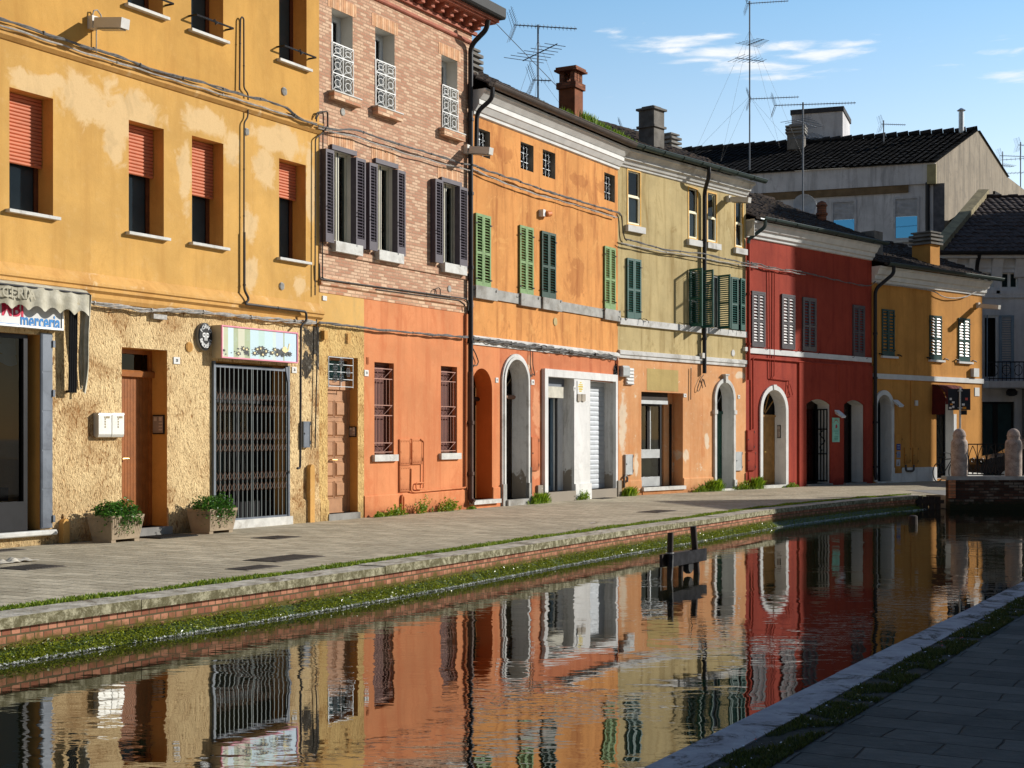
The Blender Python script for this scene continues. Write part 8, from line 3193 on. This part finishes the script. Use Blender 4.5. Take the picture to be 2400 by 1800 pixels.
antenna(1261, 236, 58, 38.5, 'two tier antenna above the orange house roof left of the rust chimney',
  [(62, 'uhf', 1.75, 12, .38), (125, 'vhf', 1.9, -62, .45), (188, 'uhf0', .5, 10, .3)], .028, 3)
antenna(1757, 345, 2, 56, 'very tall mast with four aerials behind the khaki house',
  [(8, 'uhf', 1.6, -12, .06), (104, 'vhf', 1.0, -60, .15), (140, 'vhf', 1.3, 24, .5), (232, 'uhf', 1.9, -10, .0)], .03, 4)
antenna(1882, 490, 240, 52, 'large grid antenna on a pale mast in front of the grey house',
  [(245, 'uhf', 2.9, -8, .35), (287, 'vhf', 1.7, 50, .35), (318, 'vhf', 1.0, 30, .1)], .035)
antenna(2071, 325, 282, 72, 'small antenna in the middle of the grey house ridge', [(291, 'uhf', 1.3, 8, .1)], .03)
antenna(1470, 322, 304, 52, 'tiny antenna left of the grey chimney', [(304, 'uhf', 1.0, -5, .2)], .02)
antenna(2350, 400, 355, 88, 'small antenna behind the stained gable', [(365, 'uhf', 1.9, 10, .1), (388, 'vhf', 1.2, 20, .3)], .03)
antenna(2392, 425, 333, 85, 'taller antenna cut by the right edge of the picture', [(340, 'uhf', 1.6, 15, .1), (372, 'vhf', 1.6, 160, .3), (405, 'vhf', 1.4, 170, .4)], .035)
p = at_depth(1885, 483, 56)
DS = thing('satellite_dish', 'grey satellite dish half hidden behind the red house roof', 'satellite dish', p, 0)
m = MB().lathe([(.02, .0), (.2, .015), (.36, .06), (.46, .12), (.455, .125), (.35, .075), (.0, .02)], n=26).rot(R(75), axis='X')
m.build('dish', plain('dish_grey', (.5, .5, .5, 1), .5), DS, smooth=True)
MB().tube([(0, .05, -.9), (0, .05, 0)], .03, 6).build('mast', M['grey_metal'], DS)

# ================================================================ grey house behind
cz = 66.0
c = at_depth(2192, 382, cz)
e0 = at_depth(1733, 411, cz * 1.047)
u = Vector((c.x - e0.x, c.y - e0.y, 0)).normalized()
fg = Front((c.x - u.x * 26, c.y - u.y * 26), (u.x, u.y))
GH = thing('house', 'big grey streaked house with dark tiled roof rising behind the row', 'house', (fg.o[0], fg.o[1], 0), fg.ang)
ze = c.z
Lg = 26.0
wops = []
for q, xl, xr, yt, yb in ((qD, 695, 842, 757, 955), (qD, 1098, 1250, 735, 1003)):
 wops.append(opening(fg, q, xl, xr, yt, yb, d=.12))
wops[0].z0 = wops[1].z0
front_wall(GH, 'wall', [M['grey_render']], 0, Lg, 0, ze, wops)
fb = MB()
zf0, zf1 = fg.z(*qD(900, 615)), fg.z(*qD(900, 545))
fb.box(0, Lg, -.12, 0, ze - .95, ze)
fb.build('fascia', M['grey_render'], GH)
fb = MB()
fb.box(0, Lg - 1.2, -.08, 0, ze - 1.30, ze - .96)
fb.build('string_course', plain('ochre_stained_band', srgb(120, 100, 75), .9, var=.3, vs=2), GH)
for i in range(1, 7):
 x = Lg - 3.0 - i * 3.2 + .4
 MB().box(x - .02, x + .02, -.012, 0, 0, ze - 1.3).build('joint_line', M['concrete'], GH)
for o in wops:
 f = MB()
 rect_frame(f, o.s0 - .06, o.s1 + .06, o.z0 - .02, o.z1 + .06, -.05, .1, .10)
 w = f.build('window', plain('grey_white_frame', (.5, .5, .52, 1), .6), GH)
 zs = o.z0 + o.h * .56
 m = MB()
 n = 14
 for k_ in range(n):
  z0 = zs + (o.z1 - zs) * k_ / n
  m.bar([(.0, z0 + .01), (-.015, z0 + (o.z1 - zs) / n * .5), (.0, z0 + (o.z1 - zs) / n), (.03, z0 + (o.z1 - zs) / n), (.03, z0)], o.s0, o.s1)
 m.build('roller_shutter', plain('pale_grey_shutter', (.52, .53, .56, 1), .6), w)
 tm_ = NT('mirror_glass')
 tm_.setp(base=(.12, .42, .72, 1), rough=.02, metal=1.0)
 MB().quad((o.s0, .05, o.z0), (o.s1, .05, o.z0), (o.s1, .05, zs), (o.s0, .05, zs)).build('pane', tm_.m, w)
 MB().box(o.s0 - .15, o.s1 + .15, -.14, .02, o.z0 - .14, o.z0 - .04).build('sill', M['white_old'], w)
sx = fg.s(qD(1312, 700)[0])
pipe_run(GH, [(sx, .10, ze - .9), (sx, .10, 4.0)], .10, 'dark_pipe', 'drainpipe', 3.0)
MB().box(sx + .25, sx + .75, -.03, 0, 0, ze - .96).build('corner_pilaster', plain('dark_corner_render', (.12, .12, .135, 1), .9, var=.3), GH)
# gable end, built in plan: corner, ridge foot, far corner
gd = Vector((.55, .835, 0)).normalized()
cc = Vector((c.x, c.y, 0))
toloc = lambda v: (Matrix.Rotation(-fg.ang, 4, 'Z') @ (Vector(v) - Vector((fg.o[0], fg.o[1], 0))))
kr = 7.2
kk = 13.0
ridge = at_depth(2293, 306, (cc + gd * kr).y)
fars = at_depth(2365, 415, (cc + gd * kk).y)
A, B, Cc = toloc((cc.x, cc.y, 0)), toloc((cc + gd * kr)), toloc((cc + gd * kk))
D2 = toloc(cc + gd * 24)
m = MB()
vs = [(A.x, A.y, 0), (D2.x, D2.y, 0), (D2.x, D2.y, fars.z - .5), (Cc.x, Cc.y, fars.z), (B.x, B.y, ridge.z), (A.x, A.y, ze)]
m.add(vs, [(0, 1, 2, 3, 4, 5)])
m.build('gable_wall', M['tan_render'], GH)
ux = Vector((1, 0, 0))
rf = MB()
rows = 34
ns = 160
for r in range(rows):
 a0, a1 = r / rows, (r + 1.12) / rows
 base = len(rf.v)
 for k_ in range(ns + 1):
  x = Lg * k_ / ns
  for a_, up in ((a0, .06), (a1, .015)):
   e = Vector((x - .0, -.25, ze + .02)).lerp(Vector((x + (B.x - A.x), B.y, ridge.z)), a_)
   e.z += up + .03 * (k_ % 2) + .03 * noise.noise(Vector((x, r * .7, 9)))
   if k_ == ns:
    e.x += .12
   rf.v.append(tuple(e))
 for k_ in range(ns):
  b0 = base + 2 * k_
  rf.f.append([b0, b0 + 2, b0 + 3, b0 + 1])
  rf.mi.append(0)
# boarding under the tiles, rear slope and ridge
rf.quad((0, -.25, ze + .01), (Lg, -.25, ze + .01), (B.x, B.y, ridge.z - .01), (B.x - A.x, B.y, ridge.z - .01))
rf.quad((B.x - A.x, B.y, ridge.z), (B.x + .1, B.y, ridge.z), (Cc.x + .1, Cc.y, fars.z), (Cc.x - A.x, Cc.y, fars.z))
for k_ in range(46):
 x = (B.x - A.x) + Lg * k_ / 46
 rf.tube([(x, B.y, ridge.z + .06), (x + Lg / 46 * .95, B.y, ridge.z + .13)], .13, 7)
ro = rf.build('roof', M['tile_grey'], GH)
# left end wall of the grey house
MB().quad((0, 0, 0), (0, 0, ze), (B.x - A.x, B.y, ridge.z), (B.x - A.x, B.y, 0)).build('wall', M['grey_render'], GH)
MB().box(A.x - .35, A.x + .05, -.30, .02, ze - 1.0, ze - .1).build('eave_end', plain('stained_eave_end', srgb(165, 155, 115), .9, var=.2), GH)
# lift tower, flue and small chimney on the ridge
def roof_point(px, py, a_):
 """point of the grey roof slope a_ of the way from eave to ridge under a column of the picture"""
 best = None
 for k_ in range(401):
  x = Lg * k_ / 400
  e = Vector((x, -.25, ze)).lerp(Vector((x + (B.x - A.x), B.y, ridge.z)), a_)
  wv = Matrix.Rotation(fg.ang, 4, 'Z') @ e + Vector((fg.o[0], fg.o[1], 0))
  d_ = abs(CX + FPX * wv.x / wv.y - px)
  if best is None or d_ < best[0]:
   best = (d_, e, wv)
 return best[1], best[2]


eL, wL = roof_point(1852, 400, 1.0)
eR, wR = roof_point(1973, 400, 1.0)
ztw = EYE + (HY - 246) / FPX * wR.y
ztl = ztw
m = MB().box(eL.x + .0, eR.x, eL.y + .3, eL.y + 3.6, eL.z - 1.2, ztw - .25)
tw = m.build('lift_tower', M['grey_render'], GH)
MB().box(eL.x - .06, eR.x + .06, eL.y + .24, eL.y + 3.66, ztw - .249, ztw).build('parapet', plain('parapet_shadow_paint', (.06, .06, .065, 1), .9, var=.3), tw)  # near-black band: shadow along the tower top painted into its colour
e_, w_ = roof_point(2253, 320, .95)
m = MB().lathe([(.13, -.6), (.13, .95), (.12, .96)], (e_.x, e_.y, e_.z + .1), 12)
m.lathe([(.2, 1.02), (.22, 1.04), (.05, 1.16)], (e_.x, e_.y, e_.z + .1), 12)
m.build('flue', M['steel'], ro)
e_, w_ = roof_point(1866, 340, .78)
ztc = EYE + (HY - 293) / FPX * w_.y
MB().box(e_.x - .42, e_.x + .42, e_.y - .4, e_.y + .4, e_.z - .6, ztc - .5).build('chimney', M['chimney_grey'], ro)
m = MB()
for i in range(3):
 m.box(e_.x - .5, e_.x + .5, e_.y - .48, e_.y + .48, ztc - .5 + .16 * i, ztc - .5 + .16 * i + .09)
 m.box(e_.x - .34, e_.x + .34, e_.y - .34, e_.y + .34, ztc - .5 + .16 * i + .09, ztc - .5 + .16 * i + .16)
m.build('chimney_cap', M['concrete'], ro)
# small dark opening on the gable
pz = at_depth(2336, 476, (cc + gd * 9.6).y)
lp = toloc(pz)
mm = MB().box(-.55, .55, -.06, .05, -.55, .55)
gw = mm.build('window', M['dark_room'], GH, (lp.x, lp.y, pz.z))
gw.rotation_euler = (0, 0, math.atan2(gd.y, gd.x) - fg.ang)

# ================================================================ pale shaded house at the right edge
hy = 60.0
hx0 = at_depth(2206, 700, hy).x
WH = thing('house', 'pale house in shade with blue grey shutters and a balcony at the right edge', 'house', (hx0, hy, 0))
fw_ = Front((hx0, hy), (1.0, 0.0))
ze7 = at_depth(2300, 601, hy).z
L7 = 16.0
pw = plaster('cool_white_render', (.8, .8, .82, 1), dark=(.5, .5, .53, 1), streak=.35)
q2 = _crop(2150, 560, 4.88)
ops7 = [opening(fw_, q2, 715, 868, 385, 552, d=.16), opening(fw_, q2, 962, 1150, 385, 560, d=.16)]
ops7.append(opening(fw_, q2, 752, 925, 875, 1600, d=.25))
q1 = _crop(2140, 860, 4.608)
ops7.append(opening(fw_, q1, 738, 1095, 376, 1245, d=.25))
front_wall(WH, 'wall', [pw], 0, L7, 0, ze7, ops7)
shell(WH, 0, L7, ze7, 8, pw)
for o in ops7[:2]:
 f = MB()
 rect_frame(f, o.s0, o.s1, o.z0, o.z1, .08, .16, .05)
 f.box((o.s0 + o.s1) / 2 - .06, (o.s0 + o.s1) / 2 + .06, .07, .16, o.z0, o.z1)
 w = f.build('window', M['white'], WH)
 pane(w, o.s0, o.s1, o.z0, o.z1, .13)
 MB().quad((o.s0, .3, o.z0), (o.s1, .3, o.z0), (o.s1, .3, o.z1), (o.s0, .3, o.z1)).build('curtain', plain('dark_teal_curtain', (.04, .10, .11, 1)), w)
 f = MB()
 rect_frame(f, o.s0 - .12, o.s1 + .12, o.z0 - .12, o.z1 + .12, -.04, .0, .12)
 f.box(o.s0 - .25, o.s1 + .25, -.12, 0, o.z0 - .28, o.z0 - .12)
 f.build('surround', pw, w)
o = ops7[2]
f = MB()
rect_frame(f, o.s0, o.s1, o.z0, o.z1, .05, .13, .09)
w = f.build('window', M['white'], WH)
tag(w, 'tall dark balcony doorway with blue grey shutters')
backing(w, o, .35)
sa, sb = fw_.s(q2(925, 1100)[0]), fw_.s(q2(1100, 1100)[0])
leaf(w, sa + .02, o.z0, sb - sa - .02, o.h, 'sh_blue', -.07, 0, 'l', pitch=.10, stile=.12, mid=False)
leaf(w, o.s0 + .16, o.z0, .26, o.h, 'sh_blue', -.07, R(75), 'r', pitch=.10)
o = ops7[3]
f = MB()
rect_frame(f, o.s0, o.s1, o.z0, o.z1, .1, .2, .08)
f.box(o.s0 + o.w * .38, o.s0 + o.w * .52, .1, .2, o.z0, o.z1)
w = f.build('door', M['black_metal'], WH)
tag(w, 'dark teal double door below the balcony')
MB().box(o.s0, o.s1, .16, .22, o.z0, o.z1).build('door_leaf', plain('dark_teal_paint', (.015, .05, .055, 1), .5), w)
# balcony
zb = fw_.z(*q1(900, 160))
bx = fw_.s(q1(738, 100)[0])
MB().box(bx, bx + 4.5, -.9, 0, zb - .28, zb).build('balcony_slab', pw, WH)
m = MB()
zt2 = fw_.z(*q2(1000, 1400), .9)
m.box(bx, bx + 4.5, -.90, -.84, zt2 - .05, zt2)
m.box(bx, bx + 4.5, -.89, -.85, zb + .08, zb + .12)
for k_ in range(26):
 x = bx + .05 + 4.4 * k_ / 25
 m.box(x - .012, x + .012, -.88, -.86, zb, zt2)
for k_ in range(9):
 x = bx + .25 + .5 * k_
 m.tube([(x + .16 * math.cos(j * .52), -.87, zb + .45 + .22 * math.sin(j * .52)) for j in range(13)], .014, 4)
m.build('balcony_railing', M['black_metal'], WH)
MB().lathe([(.10, 0), (.22, .05), (.24, .18), (.15, .3), (.0, .32)], n=14).build('hanging_lamp', M['dark_pipe'], WH, (bx + 1.1, -.5, zb - .62))
# frieze with brackets, cornice, roof
z_fr = fw_.z(*q2(600, 300))
MB().box(0, L7, -.06, 0, z_fr - .12, z_fr + .02).build('string_course', pw, WH)
MB().box(0, L7, -.10, 0, fw_.z(*q2(900, 660)) - .05, fw_.z(*q2(900, 640)) + .05).build('string_course', pw, WH)
dk = fw_.s(q2(902, 260)[0]) - fw_.s(q2(640, 260)[0])
x = fw_.s(q2(640, 260)[0]) - 2 * dk
while x < L7:
 m = MB()
 m.bar([(0, z_fr - .55), (-.10, z_fr - .5), (-.16, z_fr - .1), (-.30, ze7 - .12), (0, ze7 - .12)], x - .22, x + .22)
 m.build('bracket', pw, WH)
 x += dk
MB().box(-.3, L7, -.45, 0, ze7 - .11, ze7).build('cornice', pw, WH)
half_gutter(WH, -.3, L7, .55, ze7 + .12, .12, 'dark_pipe')
rf7 = tile_roof(WH, -.3, L7 + .3, .5, ze7 + .10, 27, 6.5, plain('dark_brown_coppi', (.06, .042, .038, 1), .95, var=.5, vs=3, bump=.5, dirt=(.10, .075, .065, 1)), 41, wave=.30, row=.42, hip=.62)
# sloping parapet of the roof at its left end
lp0, lp1 = at_depth(2222, 560, hy - .1), at_depth(2322, 482, hy + 6)
m = MB()
A0, A1 = Vector((-.3, -.4, ze7 + .1)), Vector((3.95, 6.5, ze7 + .1 + 6.9 * math.tan(R(27))))
m.add(((-.55, A0.y, A0.z - .2), (-.05, A0.y, A0.z - .2), (-.05, A0.y, A0.z + .35), (-.55, A0.y, A0.z + .35), (A1.x - .25, A1.y, A1.z - .2), (A1.x + .25, A1.y, A1.z - .2), (A1.x + .25, A1.y, A1.z + .35), (A1.x - .25, A1.y, A1.z + .35)),
      ((0, 1, 2, 3), (4, 7, 6, 5), (0, 4, 5, 1), (1, 5, 6, 2), (2, 6, 7, 3), (3, 7, 4, 0)))
m.build('roof_parapet', plain('lichen_parapet', srgb(150, 138, 105), .9, var=.3, vs=3), rf7)
pipe_run(WH, [(fw_.s(q2(668, 300)[0]), .55, ze7 + .1), (fw_.s(q2(668, 300)[0]), .12, ze7 - .4), (fw_.s(q2(668, 300)[0]), .12, 3.0)], .09, 'dark_pipe', 'drainpipe')
pipe_run(WH, [(fw_.s(q1(1165, 400)[0]), .3, 3.6), (fw_.s(q1(1165, 400)[0]), .3, 0.1)], .06, 'wire_grey', 'drainpipe')

# ================================================================ houses of the right bank (behind and beside the camera; they throw the shade)
SW = (-SUN_DIR[1], SUN_DIR[0])


def bank_house(label, corner, u_, w, d_, h, rise, wall, roofpitch=None):
 f = Front(corner, u_)
 H_ = thing('house', label, 'house', (corner[0], corner[1], 0), f.ang)
 ops = []
 nb = max(1, int(w / 3.2))
 for lv in range(max(1, int(h / 3.0))):
  for i in range(nb):
   c_ = w * (i + .5) / nb
   z0 = 1.0 + 3.0 * lv if lv else (.05 if i % 2 else 1.0)
   if z0 + 1.6 < h - .3:
    ops.append(Op(c_ - .5, c_ + .5, z0, z0 + (2.3 if z0 < .5 else 1.6), .2))
 front_wall(H_, 'wall', [wall], 0, w, 0, h, ops)
 shell(H_, 0, w, h, d_, wall)
 for o in ops:
  m = MB()
  rect_frame(m, o.s0, o.s1, o.z0, o.z1, .15, .2, .06)
  wd = m.build('door' if o.z0 < .5 else 'window', M['wood_frame'], H_)
  pane(wd, o.s0, o.s1, o.z0, o.z1, .18)
  backing(wd, o, .3)
  if o.z0 > .5:
   sill(wd, o.s0 - .08, o.s1 + .08, o.z0, .08, .08)
 m = MB()
 ov = .35
 y0, y1, ym = -ov, d_ + ov, d_ / 2
 m.add(((-.2, y0, h), (w + .2, y0, h), (w + .2, ym, h + rise), (-.2, ym, h + rise), (-.2, y1, h), (w + .2, y1, h)), ((0, 1, 2, 3), (3, 2, 5, 4)))
 for x in (0, w):
  m.add(((x, 0, h), (x, ym, h + rise - .05), (x, d_, h)), ((0, 1, 2),))
 m.build('roof', M['tile'], H_)
 return H_


# near row along the right quay, fronts facing the canal (x runs back along the street)
ub = (-U1[0], -U1[1])
r = 27.0
for i, (w, h, rise, wl, lb) in enumerate(((8.0, 5.9, 1.4, 'bank_wall', 'dull ochre house first along the right quay from the bridge'), (9.0, 5.6, 1.3, 'bank_wall_b', 'dull rose house second along the right quay from the bridge'),
                                          (8.5, 6.0, 1.4, 'bank_wall', 'ochre house third along the right quay from the bridge'), (9.5, 5.7, 1.3, 'bank_wall_b', 'rose house behind the camera along the right quay'))):
 p = strip_xy(r, 3.9)
 bank_house(lb, (p.x, p.y), ub, w, 7.0, h, rise, M[wl])
 r -= w + .02


def sun_house(label, p0, p1, mdist, d_, h, rise, wall):
 """house turned square to the sun: p across the light, m towards the sun"""
 o = (SUN_DIR[0] * mdist + SW[0] * p1, SUN_DIR[1] * mdist + SW[1] * p1)
 return bank_house(label, o, (-SW[0], -SW[1]), p1 - p0, d_, h, rise, wall)


sun_house('taller ochre house by the bridge foot on the right bank', 27.7, 32.0, 31.2, 7, 7.55, .5, M['bank_wall'])
sun_house('tall rose town house beyond the bridge on the right bank', 40.3, 44.2, 37.0, 9, 15.5, 1.2, M['bank_wall_b'])
sun_house('tall ochre town house last on the right bank', 45.6, 55.0, 43.0, 9, 17.0, 1.2, M['bank_wall'])
